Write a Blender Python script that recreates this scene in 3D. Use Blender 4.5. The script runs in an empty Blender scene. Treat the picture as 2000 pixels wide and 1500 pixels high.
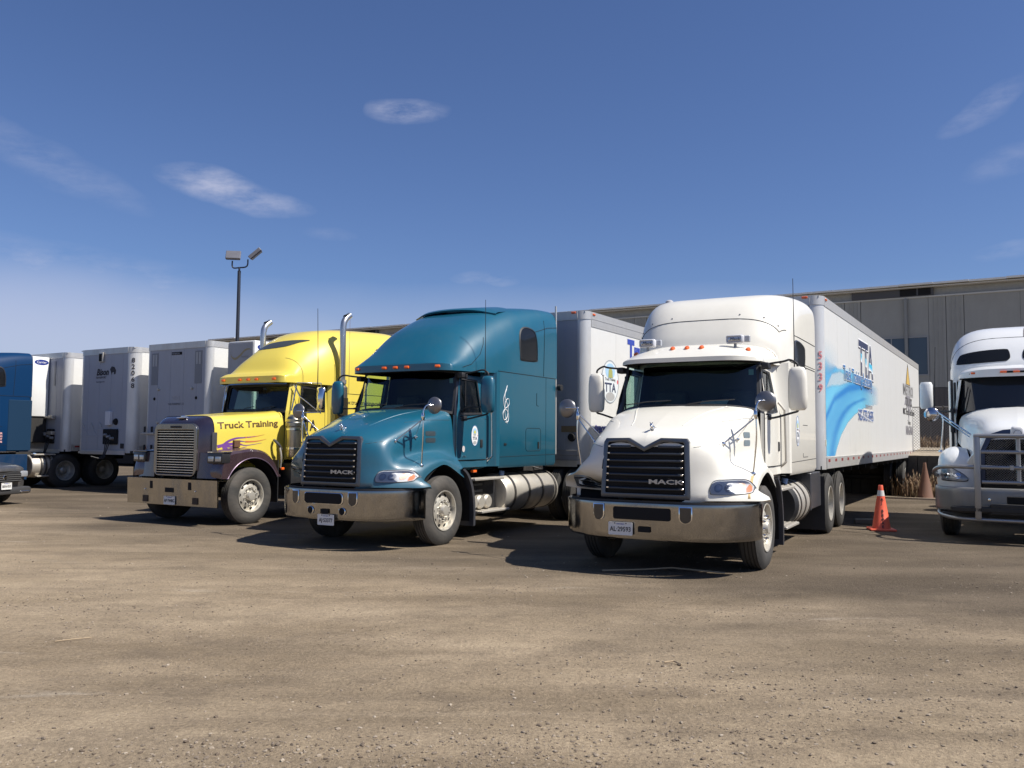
import bpy, bmesh, math, random
import numpy as np
from mathutils import Vector, Matrix
R = math.radians
PI = math.pi
random.seed(7)
SC = bpy.context.scene
COL = SC.collection

# ------------------------------------------------------------------ camera
cam_d = bpy.data.cameras.new('camera'); cam = bpy.data.objects.new('camera', cam_d); COL.objects.link(cam)
cam_d.sensor_width = 36.0
cam_d.lens = 1662.0 / 2000.0 * 36.0
cam_d.clip_end = 4000; cam_d.clip_start = 0.1
P_ = math.atan(103 / 1662.) + .0012; RO = .0069
fw = Vector((0, math.cos(P_), math.sin(P_))); up0 = Vector((0, -math.sin(P_), math.cos(P_))); rt0 = Vector((1, 0, 0))
rt = rt0 * math.cos(RO) + up0 * math.sin(RO); up = up0 * math.cos(RO) - rt0 * math.sin(RO)
cam.matrix_world = Matrix(((rt.x, up.x, -fw.x, 0), (rt.y, up.y, -fw.y, 0), (rt.z, up.z, -fw.z, 1.6), (0, 0, 0, 1)))
SC.camera = cam

# ------------------------------------------------------------------ light
YAW = 31.0
SUN_EL = 52.0
SUN_AZ = -YAW + 9.0            # world angle of the sun from +X (deg), towards -Y
sdir = Vector((math.cos(R(SUN_AZ)) * math.cos(R(SUN_EL)), math.sin(R(SUN_AZ)) * math.cos(R(SUN_EL)), math.sin(R(SUN_EL))))
sl = bpy.data.lights.new('sun', 'SUN'); sl.energy = 5.0; sl.angle = R(0.53); sl.color = (1.0, .95, .87)
so = bpy.data.objects.new('sun', sl); COL.objects.link(so)
so.rotation_euler = sdir.to_track_quat('Z', 'Y').to_euler()

W_ = bpy.data.worlds.new('World'); SC.world = W_; W_.use_nodes = True
nt = W_.node_tree; nt.nodes.clear(); N = nt.nodes.new; L = nt.links.new
out = N('ShaderNodeOutputWorld'); bg = N('ShaderNodeBackground'); bg.inputs['Strength'].default_value = .061
sky = N('ShaderNodeTexSky'); sky.sky_type = 'NISHITA'; sky.sun_disc = False
sky.sun_elevation = R(SUN_EL); sky.sun_rotation = R(90 - SUN_AZ)
sky.air_density = 1.0; sky.dust_density = .6; sky.ozone_density = 2.2; sky.altitude = 100
geo = N('ShaderNodeNewGeometry')
def vmath(op, a=None, b=None):
    n = N('ShaderNodeVectorMath'); n.operation = op
    for i, v in enumerate((a, b)):
        if v is None: continue
        if isinstance(v, (tuple, list)): n.inputs[i].default_value = v
        else: L(v, n.inputs[i])
    return n
def smath(op, a=None, b=None, c=None, clamp=False):
    n = N('ShaderNodeMath'); n.operation = op; n.use_clamp = clamp
    for i, v in enumerate((a, b, c)):
        if v is None: continue
        if isinstance(v, (int, float)): n.inputs[i].default_value = v
        else: L(v, n.inputs[i])
    return n.outputs[0]
tc = N('ShaderNodeTexCoord')
dirv = tc.outputs['Generated']
sep = N('ShaderNodeSeparateXYZ'); L(dirv, sep.inputs[0])
# angles: azimuth from +Y (to the right positive) and elevation
az = smath('ARCTAN2', sep.outputs[0], sep.outputs[1]); el = smath('ARCSINE', sep.outputs[2])
nz = N('ShaderNodeTexNoise'); nz.inputs['Scale'].default_value = 1.0; nz.inputs['Detail'].default_value = 9; nz.inputs['Roughness'].default_value = .62
cmb = N('ShaderNodeCombineXYZ')
L(smath('MULTIPLY', az, 16.0), cmb.inputs[0]); L(smath('MULTIPLY', smath('SUBTRACT', el, smath('MULTIPLY', az, .05)), 44.0), cmb.inputs[1]); L(cmb.outputs[0], nz.inputs['Vector'])
wn = N('ShaderNodeTexNoise'); wn.inputs['Scale'].default_value = 6.0; wn.inputs['Detail'].default_value = 5; L(dirv, wn.inputs['Vector'])
ws_ = N('ShaderNodeSeparateColor'); L(wn.outputs['Color'], ws_.inputs[0])
azw = smath('ADD', az, smath('MULTIPLY', smath('SUBTRACT', ws_.outputs[0], .5), .10)); elw = smath('ADD', el, smath('MULTIPLY', smath('SUBTRACT', ws_.outputs[1], .5), .035))
def cloud(u, v, ru, rv, amt, tilt=0.0):
    """soft ellipse at a viewing azimuth/elevation, in radians"""
    a0 = math.atan((u - 1000) / 1662.); e0 = math.atan((750 - v) / 1662. * math.cos(a0)) + P_ * math.cos(a0)
    da = smath('SUBTRACT', azw, a0); de = smath('SUBTRACT', elw, e0)
    de = smath('SUBTRACT', de, smath('MULTIPLY', da, tilt))
    q = smath('ADD', smath('POWER', smath('ABSOLUTE', smath('DIVIDE', da, ru / 1662.)), 2.0), smath('POWER', smath('ABSOLUTE', smath('DIVIDE', de, rv / 1662.)), 2.0))
    m = smath('SUBTRACT', 1.0, q, clamp=True)
    return smath('MULTIPLY', m, amt)
acc = None
for c in ((445, 375, 150, 36, .72, -.12), (800, 215, 75, 24, .60, .06), (130, 600, 620, 110, .50, -.10), (60, 315, 190, 40, .22, -.35),
          (1935, 200, 90, 26, .32, .45), (1960, 305, 80, 30, .20, .2), (945, 546, 60, 16, .35, 0), (640, 455, 60, 16, .15, 0),
          (1060, 592, 120, 20, .2, 0), (1985, 480, 60, 18, .25, .1), (250, 700, 800, 75, .50, 0)):
    k = cloud(*c); acc = k if acc is None else smath('MAXIMUM', acc, k)
nn = N('ShaderNodeMapRange'); L(nz.outputs['Fac'], nn.inputs['Value']); nn.inputs['From Min'].default_value = .34; nn.inputs['From Max'].default_value = .74
hz = smath('MAXIMUM', cloud(60, 670, 950, 150, .52, -.04), cloud(1000, 720, 1500, 170, .30, 0))
cf = smath('MAXIMUM', smath('MULTIPLY', acc, nn.outputs[0], clamp=True), hz)
cf = smath('MULTIPLY', cf, 1.1, clamp=True)
mixc = N('ShaderNodeMix'); mixc.data_type = 'RGBA'; L(cf, mixc.inputs[0])
hs = N('ShaderNodeHueSaturation'); hs.inputs['Saturation'].default_value = 1.0; hs.inputs['Value'].default_value = 1.0
L(sky.outputs[0], hs.inputs['Color'])
tint = N('ShaderNodeMix'); tint.data_type = 'RGBA'; tint.blend_type = 'MULTIPLY'; tint.inputs[0].default_value = 1.0
L(hs.outputs[0], tint.inputs[6]); tint.inputs[7].default_value = (.80, .92, 1.25, 1)
L(tint.outputs[2], mixc.inputs[6]); mixc.inputs[7].default_value = (7.2, 7.4, 9.2, 1)
L(mixc.outputs[2], bg.inputs[0]); L(bg.outputs[0], out.inputs[0])

vs = SC.view_settings; vs.view_transform = 'Standard'; vs.look = 'None'; vs.exposure = 0.44; vs.gamma = 1.0; vs.use_curve_mapping = False
SC.cycles.max_bounces = 8; SC.cycles.transparent_max_bounces = 12; SC.cycles.use_denoising = True

# ------------------------------------------------------------------ frames
def gw(x, y, z=0.0, ang=YAW):
    a = R(ang); return Vector((x * math.cos(a) + y * math.sin(a), -x * math.sin(a) + y * math.cos(a), z))

# ------------------------------------------------------------------ materials
MATS = {}
def mat(name, col, rough=.5, metal=0.0, coat=0.0, noise=0.0, nscale=4.0, bump=0.0, bscale=60.0, dirt=0.0, dirtcol=(.22, .18, .14), spec=.5, alpha=1.0, trans=0.0, emis=None, flake=0.0, backdark=False, dirtlow=None):
    if name in MATS: return MATS[name]
    m = bpy.data.materials.new(name); m.use_nodes = True; MATS[name] = m
    t = m.node_tree; b = t.nodes['Principled BSDF']; n = t.nodes.new; l = t.links.new
    b.inputs['Base Color'].default_value = (*col, 1); b.inputs['Roughness'].default_value = rough; b.inputs['Metallic'].default_value = metal
    b.inputs['Coat Weight'].default_value = coat; b.inputs['Coat Roughness'].default_value = .04; b.inputs['Specular IOR Level'].default_value = spec
    if emis: b.inputs['Emission Color'].default_value = (*emis[:3], 1); b.inputs['Emission Strength'].default_value = emis[3]
    c = None
    tcn = n('ShaderNodeTexCoord')
    if noise > 0:
        tx = n('ShaderNodeTexNoise'); tx.inputs['Scale'].default_value = nscale; tx.inputs['Detail'].default_value = 6; tx.inputs['Roughness'].default_value = .65
        l(tcn.outputs['Object'], tx.inputs['Vector'])
        mr = n('ShaderNodeMapRange'); l(tx.outputs['Fac'], mr.inputs[0]); mr.inputs['From Min'].default_value = .3; mr.inputs['From Max'].default_value = .7
        mr.inputs['To Min'].default_value = 1 - noise; mr.inputs['To Max'].default_value = 1 + noise
        mx = n('ShaderNodeMix'); mx.data_type = 'RGBA'; mx.blend_type = 'MULTIPLY'; mx.inputs[0].default_value = 1
        mx.inputs[6].default_value = (*col, 1); l(mr.outputs[0], mx.inputs[7]); c = mx.outputs[2]
    if dirt > 0:
        tx = n('ShaderNodeTexNoise'); tx.inputs['Scale'].default_value = 2.3; tx.inputs['Detail'].default_value = 8; tx.inputs['Roughness'].default_value = .7
        mp = n('ShaderNodeMapping'); mp.inputs['Scale'].default_value = (1.5, 1.5, .45); l(tcn.outputs['Object'], mp.inputs[0]); l(mp.outputs[0], tx.inputs['Vector'])
        mr = n('ShaderNodeMapRange'); l(tx.outputs['Fac'], mr.inputs[0]); mr.inputs['From Min'].default_value = .42; mr.inputs['From Max'].default_value = .75
        mr.inputs['To Max'].default_value = dirt
        fac = mr.outputs[0]
        if dirtlow:      # more dust near the bottom: (z_low, z_high, amount)
            sp = n('ShaderNodeSeparateXYZ'); l(tcn.outputs['Object'], sp.inputs[0])
            m2 = n('ShaderNodeMapRange'); l(sp.outputs[2], m2.inputs[0]); m2.inputs['From Min'].default_value = dirtlow[0]; m2.inputs['From Max'].default_value = dirtlow[1]
            m2.inputs['To Min'].default_value = dirtlow[2]; m2.inputs['To Max'].default_value = 0
            ad = n('ShaderNodeMath'); ad.operation = 'ADD'; ad.use_clamp = True; l(fac, ad.inputs[0]); l(m2.outputs[0], ad.inputs[1]); fac = ad.outputs[0]
        mx = n('ShaderNodeMix'); mx.data_type = 'RGBA'; l(fac, mx.inputs[0])
        if c: l(c, mx.inputs[6])
        else: mx.inputs[6].default_value = (*col, 1)
        mx.inputs[7].default_value = (*dirtcol, 1); c = mx.outputs[2]
        rr = n('ShaderNodeMapRange'); l(fac, rr.inputs[0]); rr.inputs['To Min'].default_value = rough; rr.inputs['To Max'].default_value = .8; l(rr.outputs[0], b.inputs['Roughness'])
        if coat > 0:
            cr_ = n('ShaderNodeMapRange'); l(fac, cr_.inputs[0]); cr_.inputs['To Min'].default_value = coat; cr_.inputs['To Max'].default_value = 0; l(cr_.outputs[0], b.inputs['Coat Weight'])
    if backdark:
        g = n('ShaderNodeNewGeometry'); mx = n('ShaderNodeMix'); mx.data_type = 'RGBA'; l(g.outputs['Backfacing'], mx.inputs[0])
        if c: l(c, mx.inputs[6])
        else: mx.inputs[6].default_value = (*col, 1)
        mx.inputs[7].default_value = (.02, .02, .022, 1); c = mx.outputs[2]
    if c: l(c, b.inputs['Base Color'])
    if bump > 0:
        tx = n('ShaderNodeTexNoise'); tx.inputs['Scale'].default_value = bscale; tx.inputs['Detail'].default_value = 4
        l(tcn.outputs['Object'], tx.inputs['Vector']); bp = n('ShaderNodeBump'); bp.inputs['Strength'].default_value = bump; bp.inputs['Distance'].default_value = .02
        l(tx.outputs['Fac'], bp.inputs['Height']); l(bp.outputs[0], b.inputs['Normal'])
    if flake > 0:
        b.inputs['Metallic'].default_value = flake
    return m
def glassmat(name, col, clear, rough=.02):
    if name in MATS: return MATS[name]
    m = bpy.data.materials.new(name); m.use_nodes = True; MATS[name] = m; t = m.node_tree; t.nodes.clear(); n = t.nodes.new; l = t.links.new
    o = n('ShaderNodeOutputMaterial'); tr = n('ShaderNodeBsdfTransparent'); tr.inputs[0].default_value = (*[c * clear for c in col], 1)
    gl = n('ShaderNodeBsdfGlossy'); gl.inputs['Roughness'].default_value = rough; gl.inputs[0].default_value = (.9, .95, 1, 1)
    fr = n('ShaderNodeFresnel'); fr.inputs[0].default_value = 1.5
    mx = n('ShaderNodeMixShader'); l(fr.outputs[0], mx.inputs[0]); l(tr.outputs[0], mx.inputs[1]); l(gl.outputs[0], mx.inputs[2]); l(mx.outputs[0], o.inputs[0])
    return m
M = dict(
    teal=mat('teal_paint', (.004, .090, .148), .38, coat=.8, flake=.0, dirt=.05, backdark=True, dirtlow=(.85, 1.5, .12)),
    white=mat('white_paint', (.74, .715, .635), .42, coat=.5, dirt=.12, dirtcol=(.45, .40, .30), backdark=True, noise=.02, dirtlow=(.85, 1.4, .10)),
    yellow=mat('yellow_paint', (.72, .575, .085), .42, coat=.6, dirt=.08, dirtcol=(.5, .42, .16), backdark=True),
    purple=mat('purple_paint', (.028, .022, .042), .24, coat=.9, metal=.4, dirt=.22, dirtcol=(.10, .08, .085), backdark=True),
    navy=mat('navy_paint', (.003, .030, .092), .5, coat=.06, spec=.12, dirt=.0, backdark=True),
    whiteR=mat('cool_white_paint', (.70, .71, .71), .4, coat=.5, dirt=.14, dirtcol=(.42, .40, .37), backdark=True, dirtlow=(.5, 1.4, .30)),
    chrome=mat('dull_chrome', (.31, .305, .30), .09, metal=1.0, dirt=.40, dirtcol=(.13, .11, .09), bump=.004, bscale=3),
    chromehi=mat('bright_chrome', (.78, .78, .78), .10, metal=1.0, dirt=.15),
    alum=mat('brushed_aluminium', (.54, .51, .45), .42, metal=.55, dirt=.45, dirtcol=(.38, .32, .26), noise=.08),
    alumwheel=mat('wheel_aluminium', (.62, .59, .52), .38, metal=.55, dirt=.35, dirtcol=(.40, .33, .25)),
    steel=mat('galvanised_steel', (.34, .34, .34), .5, metal=.7, noise=.15),
    dark=mat('black_plastic', (.018, .018, .020), .55, noise=.2),
    darkg=mat('dark_grey_trim', (.045, .047, .055), .35, coat=.2, dirt=.15),
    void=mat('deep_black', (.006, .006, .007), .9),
    frame=mat('frame_black', (.022, .021, .020), .7, dirt=.4, dirtcol=(.06, .05, .042)),
    rubber=mat('tyre_rubber', (.040, .039, .037), .85, dirt=.75, dirtcol=(.115, .10, .085), bump=.15, bscale=40),
    amber=mat('amber_lens', (.75, .13, .02), .25, coat=.5),
    red=mat('red_lens', (.45, .02, .02), .3, coat=.3),
    redtxt=mat('red_lettering', (.55, .20, .22), .6),
    blktxt=mat('black_lettering', (.025, .022, .025), .6),
    bluetxt=mat('blue_lettering', (.035, .065, .36), .5),
    whttxt=mat('white_lettering', (.85, .84, .84), .6),
    interior=mat('cab_interior', (.07, .072, .075), .8),
    paper=mat('paper', (.75, .78, .74), .8),
    lens=glassmat('lamp_lens', (.95, .96, 1.0), .9),
    glass=glassmat('tinted_glass', (.72, .92, .84), .80),
    glassd=mat('dark_window', (.010, .011, .013), .10, spec=.3),
    platem=mat('plate_white', (.72, .72, .70), .45, dirt=.2),
    trwhite=mat('trailer_white', (.66, .66, .64), .38, coat=.15, dirt=.16, dirtcol=(.50, .45, .38), noise=.015, dirtlow=(1.1, 1.7, .25)),
    trfront=mat('trailer_front_shaded', (.34, .36, .41), .42, dirt=.30, dirtcol=(.30, .29, .28), bump=.06, bscale=3, dirtlow=(1.1, 1.8, .3)),  # front sheet colour lowered and blued to stand for the shade on it
    tralu=mat('trailer_aluminium', (.58, .57, .55), .42, metal=.55, dirt=.35, dirtcol=(.34, .31, .27)),
    mirrorglass=mat('mirror_glass', (.7, .7, .7), .05, metal=1.0),
    orange=mat('cone_orange', (.80, .12, .06), .5, dirt=.25, dirtcol=(.35, .12, .07)),
    orangeold=mat('old_cone', (.16, .075, .045), .8, dirt=.6, dirtcol=(.10, .07, .05)),
    refl=mat('reflective_band', (.62, .60, .58), .45, dirt=.3),
    steelpost=mat('dark_post', (.018, .022, .035), .5),
    lampgrey=mat('lamp_grey', (.13, .13, .15), .5, noise=.1),
    lampdark=mat('lamp_dark', (.02, .02, .035), .4),
)

# ------------------------------------------------------------------ mesh builder
JOINED = {'panel_gap', 'roof_seam', 'door_gap', 'hood_gap', 'hood_seam', 'tie_cord', 'wiper', 'strap_hook', 'fairing_bolt', 'mount_foot', 'mirror_stalk', 'mirror_arm', 'underframe', 'landing_gear', 'frame_rail', 'rear_axle', 'air_hose', 'door_hinge', 'hand_rail', 'flame_decal', 'trailer_axle', 'cab_side'}
class MB:
    def __init__(s): s.v = []; s.f = []; s.m = []; s.cur = 0
    def add(s, vs, fs):
        b = len(s.v); s.v.extend([tuple(map(float, p)) for p in vs]); s.f.extend([tuple(b + i for i in f) for f in fs]); s.m.extend([s.cur] * len(fs)); return s
    def box(s, x0, x1, y0, y1, z0, z1):
        return s.add([(x0, y0, z0), (x1, y0, z0), (x1, y1, z0), (x0, y1, z0), (x0, y0, z1), (x1, y0, z1), (x1, y1, z1), (x0, y1, z1)],
                     [(0, 3, 2, 1), (4, 5, 6, 7), (0, 1, 5, 4), (1, 2, 6, 5), (2, 3, 7, 6), (3, 0, 4, 7)])
    def rbox(s, x0, x1, y0, y1, z0, z1, r=.02, seg=3, taper=1.0):
        bm = bmesh.new(); bmesh.ops.create_cube(bm, size=1)
        for v in bm.verts:
            k = taper if v.co.z > 0 else 1
            v.co = Vector(((x0 + x1) / 2 + v.co.x * (x1 - x0) * k, (y0 + y1) / 2 + v.co.y * (y1 - y0) * k, (z0 + z1) / 2 + v.co.z * (z1 - z0)))
        bmesh.ops.bevel(bm, geom=bm.edges[:], offset=r, segments=seg, profile=.5, affect='EDGES')
        bm.verts.index_update(); s.add([v.co for v in bm.verts], [[v.index for v in f.verts] for f in bm.faces]); bm.free(); return s
    def prism(s, poly, axis, a, b):
        """extrude a 2D polygon along an axis from a to b. axis x: poly=(y,z); y: (x,z); z: (x,y)"""
        def p(q, t): return {'x': (t, q[0], q[1]), 'y': (q[0], t, q[1]), 'z': (q[0], q[1], t)}[axis]
        n = len(poly); vs = [p(q, a) for q in poly] + [p(q, b) for q in poly]
        fs = [tuple(range(n)), tuple(range(2 * n - 1, n - 1, -1))] + [(i, n + i, n + (i + 1) % n, (i + 1) % n) for i in range(n)]
        return s.add(vs, fs)
    def ringprism(s, outer, inner, axis, a, b):
        def p(q, t): return {'x': (t, q[0], q[1]), 'y': (q[0], t, q[1]), 'z': (q[0], q[1], t)}[axis]
        n = len(outer); vs = [p(q, a) for q in outer] + [p(q, a) for q in inner] + [p(q, b) for q in outer] + [p(q, b) for q in inner]
        fs = []
        for i in range(n):
            j = (i + 1) % n
            fs += [(i, j, n + j, n + i), (2 * n + i, 3 * n + i, 3 * n + j, 2 * n + j), (i, 2 * n + i, 2 * n + j, j), (n + i, n + j, 3 * n + j, 3 * n + i)]
        return s.add(vs, fs)
    def tube(s, pts, r, seg=8, caps=True):
        pts = [Vector(p) for p in pts]; n = len(pts); rr = r if isinstance(r, (list, tuple)) else [r] * n
        ref = None; vs = []
        for i, p in enumerate(pts):
            d = (pts[min(i + 1, n - 1)] - pts[max(i - 1, 0)]).normalized()
            if ref is None: ref = Vector((0, 0, 1)) if abs(d.z) < .9 else Vector((1, 0, 0))
            a = d.cross(ref).normalized(); b = a.cross(d).normalized(); ref = b
            for k in range(seg):
                t = 2 * PI * k / seg; vs.append(p + (a * math.cos(t) + b * math.sin(t)) * rr[i])
        fs = [(i * seg + k, i * seg + (k + 1) % seg, (i + 1) * seg + (k + 1) % seg, (i + 1) * seg + k) for i in range(n - 1) for k in range(seg)]
        if caps: fs += [tuple(range(seg))[::-1], tuple((n - 1) * seg + k for k in range(seg))]
        return s.add(vs, fs)
    def lathe(s, prof, axis='x', c=(0, 0, 0), seg=32, cap=True):
        """prof: (along, radius)"""
        vs = []
        for (a, r) in prof:
            for k in range(seg):
                t = 2 * PI * k / seg; q = (math.cos(t) * r, math.sin(t) * r)
                vs.append({'x': (c[0] + a, c[1] + q[0], c[2] + q[1]), 'y': (c[0] + q[0], c[1] + a, c[2] + q[1]), 'z': (c[0] + q[0], c[1] + q[1], c[2] + a)}[axis])
        n = len(prof); fs = [(i * seg + k, (i + 1) * seg + k, (i + 1) * seg + (k + 1) % seg, i * seg + (k + 1) % seg) for i in range(n - 1) for k in range(seg)]
        if cap and prof[0][1] > 1e-4: fs.append(tuple(range(seg)))
        if cap and prof[-1][1] > 1e-4: fs.append(tuple((n - 1) * seg + k for k in range(seg))[::-1])
        return s.add(vs, fs)
    def grid(s, g, flip=False):
        nr = len(g); nc = len(g[0]); vs = [p for r in g for p in r]
        fs = [(i * nc + j, i * nc + j + 1, (i + 1) * nc + j + 1, (i + 1) * nc + j) for i in range(nr - 1) for j in range(nc - 1)]
        if flip: fs = [f[::-1] for f in fs]
        return s.add(vs, fs)
    def surf(s, g, nu=4, nv=4, mirror=False, flip=False):
        g = [[tuple(p) for p in r] for r in g]
        if mirror: g = [[(-p[0], p[1], p[2]) for p in reversed(r[1:])] + r for r in g]
        return s.grid(refine(g, nu, nv), flip)
    def patch(s, outline, f3, rings=3, flip=False):
        cx = sum(p[0] for p in outline) / len(outline); cy = sum(p[1] for p in outline) / len(outline); n = len(outline); vs = []
        for k in range(rings):
            t = 1 - k / rings; vs += [f3(cx + (p[0] - cx) * t, cy + (p[1] - cy) * t) for p in outline]
        vs.append(f3(cx, cy)); fs = []
        for k in range(rings - 1):
            fs += [(k * n + i, k * n + (i + 1) % n, (k + 1) * n + (i + 1) % n, (k + 1) * n + i) for i in range(n)]
        fs += [((rings - 1) * n + i, (rings - 1) * n + (i + 1) % n, rings * n) for i in range(n)]
        if flip: fs = [f[::-1] for f in fs]
        return s.add(vs, fs)
    def build(s, name, m, parent=None, loc=None, smooth=35, fix=True, weld=False):
        me = bpy.data.meshes.new(name); me.from_pydata(s.v, [], s.f)
        for x in (m if isinstance(m, (list, tuple)) else [m]): me.materials.append(x)
        if any(s.m): me.polygons.foreach_set('material_index', s.m)
        if fix:
            bm = bmesh.new(); bm.from_mesh(me)
            if weld: bmesh.ops.remove_doubles(bm, verts=bm.verts[:], dist=1e-5)
            bmesh.ops.recalc_face_normals(bm, faces=bm.faces[:]); bm.to_mesh(me); bm.free()
        if smooth:
            me.shade_smooth(); me.set_sharp_from_angle(angle=R(smooth))
        o = bpy.data.objects.new(name, me); COL.objects.link(o)
        if parent is not None: o.parent = parent
        if loc: o.location = loc
        if name in JOINED: o['kind'] = 'stuff'
        return o
def crv(p0, p1, p2, p3, t):
    return .5 * ((2 * p1) + (p2 - p0) * t + (2 * p0 - 5 * p1 + 4 * p2 - p3) * t * t + (3 * p1 - p0 - 3 * p2 + p3) * t ** 3)
def refine1(a, n):
    """Catmull-Rom along axis 0 of a numpy array"""
    m = len(a); ext = np.concatenate([[2 * a[0] - a[1]], a, [2 * a[-1] - a[-2]]]); o = []
    for i in range(m - 1):
        for k in range(n): o.append(crv(ext[i], ext[i + 1], ext[i + 2], ext[i + 3], k / n))
    o.append(a[-1]); return np.array(o)
def refine(g, nu, nv):
    a = np.array(g, float); a = refine1(a, nu); a = np.swapaxes(refine1(np.swapaxes(a, 0, 1), nv), 0, 1)
    return [[tuple(p) for p in r] for r in a]
def curve(pts, n=6): return [tuple(p) for p in refine1(np.array(pts, float), n)]
def rrect(x0, x1, z0, z1, r=.03, n=4):
    o = []
    for cx, cz, a0 in ((x1 - r, z1 - r, 0), (x0 + r, z1 - r, 90), (x0 + r, z0 + r, 180), (x1 - r, z0 + r, 270)):
        for k in range(n + 1):
            a = R(a0 + 90 * k / n); o.append((cx + r * math.cos(a), cz + r * math.sin(a)))
    return o
def circ(cx, cz, rx, rz=None, n=16): return [(cx + rx * math.cos(2 * PI * k / n), cz + (rz or rx) * math.sin(2 * PI * k / n)) for k in range(n)]
def thing(name, label, cat, loc, rotz=0.0, group=None):
    o = bpy.data.objects.new(name, None); COL.objects.link(o); o.location = loc; o.rotation_euler = (0, 0, rotz); o['label'] = label; o['category'] = cat
    if group: o['group'] = group
    o.empty_display_size = .3
    return o
def tag(o, label, cat, group=None):
    o['label'] = label; o['category'] = cat
    if group: o['group'] = group
    return o
def struct(o): o['kind'] = 'structure'; return o
def stuff(o): o['kind'] = 'stuff'; return o
def copyp(o, parent, loc=None, rot=None):
    c = o.copy(); COL.objects.link(c); c.parent = parent
    if loc is not None: c.location = loc
    if rot is not None: c.rotation_euler = rot
    for ch in list(o.children): copyp(ch, c)
    return c
def text(s, size, m, parent, loc, rot=(PI / 2, 0, 0), name='lettering', sx=1.0, ext=.0012, align='LEFT', bold=0.0, shear=0.0, space=1.0):
    cu = bpy.data.curves.new(name, 'FONT'); cu.body = s; cu.size = size; cu.extrude = ext; cu.align_x = align; cu.offset = bold; cu.shear = shear; cu.resolution_u = 2; cu.space_line = space
    o = bpy.data.objects.new(name, cu); COL.objects.link(o)
    dg = bpy.context.evaluated_depsgraph_get(); me = bpy.data.meshes.new_from_object(o.evaluated_get(dg)); bpy.data.objects.remove(o); bpy.data.curves.remove(cu)
    me.materials.clear(); me.materials.append(m); me.name = name
    o = bpy.data.objects.new(name, me); COL.objects.link(o); o.parent = parent; o.location = loc; o.rotation_euler = rot; o.scale = (sx, 1, 1)
    return o
FRONT = (PI / 2, 0, 0); SIDE = (PI / 2, 0, PI / 2)

# superellipse roof lofts -------------------------------------------------
class Roof:
    """stations (y, ztop, zbot, w, n, sweep)"""
    def __init__(s, st, sub=5): s.st = refine1(np.array(st, float), sub)
    def sec(s, u):
        u = max(0, min(len(s.st) - 1, u)); i = min(int(u), len(s.st) - 2); t = u - i; return s.st[i] * (1 - t) + s.st[i + 1] * t
    def P(s, u, a, off=0.0):
        y, zt, zb, w, n, sw = s.sec(u); sn, cs = math.sin(abs(a)), max(0.0, math.cos(a))
        x = w * sn ** (2 / n) * (1 if a >= 0 else -1); z = zb + (zt - zb) * cs ** (2 / n)
        p = Vector((x, y + sw * sn * sn, z))
        if off: p += s.nrm(u, a) * off
        return p
    def nrm(s, u, a):
        e = .02; p = s.P(u, a); a2 = min(a + e, PI / 2) if a < PI / 2 - 1e-3 else a - e
        d1 = s.P(min(u + .05, len(s.st) - 1), a) - s.P(max(0, u - .05), a); d2 = s.P(u, a2) - p
        n = d1.cross(d2).normalized(); c = Vector((0, p.y, s.sec(u)[2] + .0))
        return n if n.dot(p - c) > 0 else -n
    def build(s, name, m, parent, na=14, cap=True):
        A = [(-1 + 2 * k / (2 * na)) * PI / 2 for k in range(2 * na + 1)]
        # cluster angles towards the corners for high exponents
        A = [math.copysign(1, a) * PI / 2 * (abs(a) / (PI / 2)) ** 1.0 for a in A]
        g = [[s.P(u, a) for a in A] for u in range(len(s.st))]
        mb = MB(); mb.grid(g)
        if cap:
            r = g[0]; zl = s.st[0][2]; mb.grid([[tuple(p) for p in r], [(p[0], p[1], min(p[2], zl)) for p in r]])
            for r in (g[-1],):
                n = len(r); mb.add(r + [tuple((Vector(r[0]) + Vector(r[-1])) / 2)], [(i, i + 1, n) for i in range(n - 1)])
        return mb.build(name, m, parent, smooth=40, weld=True)
    def side(s, y, z, off=0.0, sg=1):
        """the point on the flank at (y, z)"""
        lo, hi = 0.0, len(s.st) - 1.0; a = 1.2
        for _ in range(3):
            l, h = lo, hi
            for _ in range(18):
                m = (l + h) / 2
                if s.P(m, a).y < y: l = m
                else: h = m
            u = (l + h) / 2; st = s.sec(u); k = max(0, min(1, (z - st[2]) / (st[1] - st[2]))); a = math.acos(k ** (st[4] / 2))
        p = s.P(u, a, off); return Vector((p.x * sg, p.y, p.z))

# ------------------------------------------------------------------ shared wheel meshes
def tyre_mesh(w=.28, r=.515, seg=56):
    mb = MB(); h = w / 2
    prof = [(-h + .03, .29), (-h + .005, .33), (-h, .40), (-h + .015, .47), (-h + .04, .502), (-h + .05, r)]
    n = 4; inner = w - .1
    for k in range(n):
        a = -h + .05 + inner * k / n; b = -h + .05 + inner * (k + 1) / n
        prof += [(a + .006, r), (b - .010, r), (b - .009, r - .014), (b + .001, r - .014)]
    prof += [(h - .048, r), (h - .04, .502), (h - .015, .47), (h, .40), (h - .005, .33), (h - .03, .29)]
    return mb.lathe(prof, 'x', seg=seg, cap=False)
def rim_steer():
    """aluminium disc, outer face towards +x, hand holes are black discs, their dark depth painted on"""
    mb = MB(); mb.lathe([(-.13, .285), (.115, .287), (.125, .30), (.132, .298), (.128, .282), (.06, .272), (.055, .262), (.085, .20), (.098, .165), (.098, .145), (.060, .135)], 'x', seg=48, cap=False)
    return mb
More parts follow.
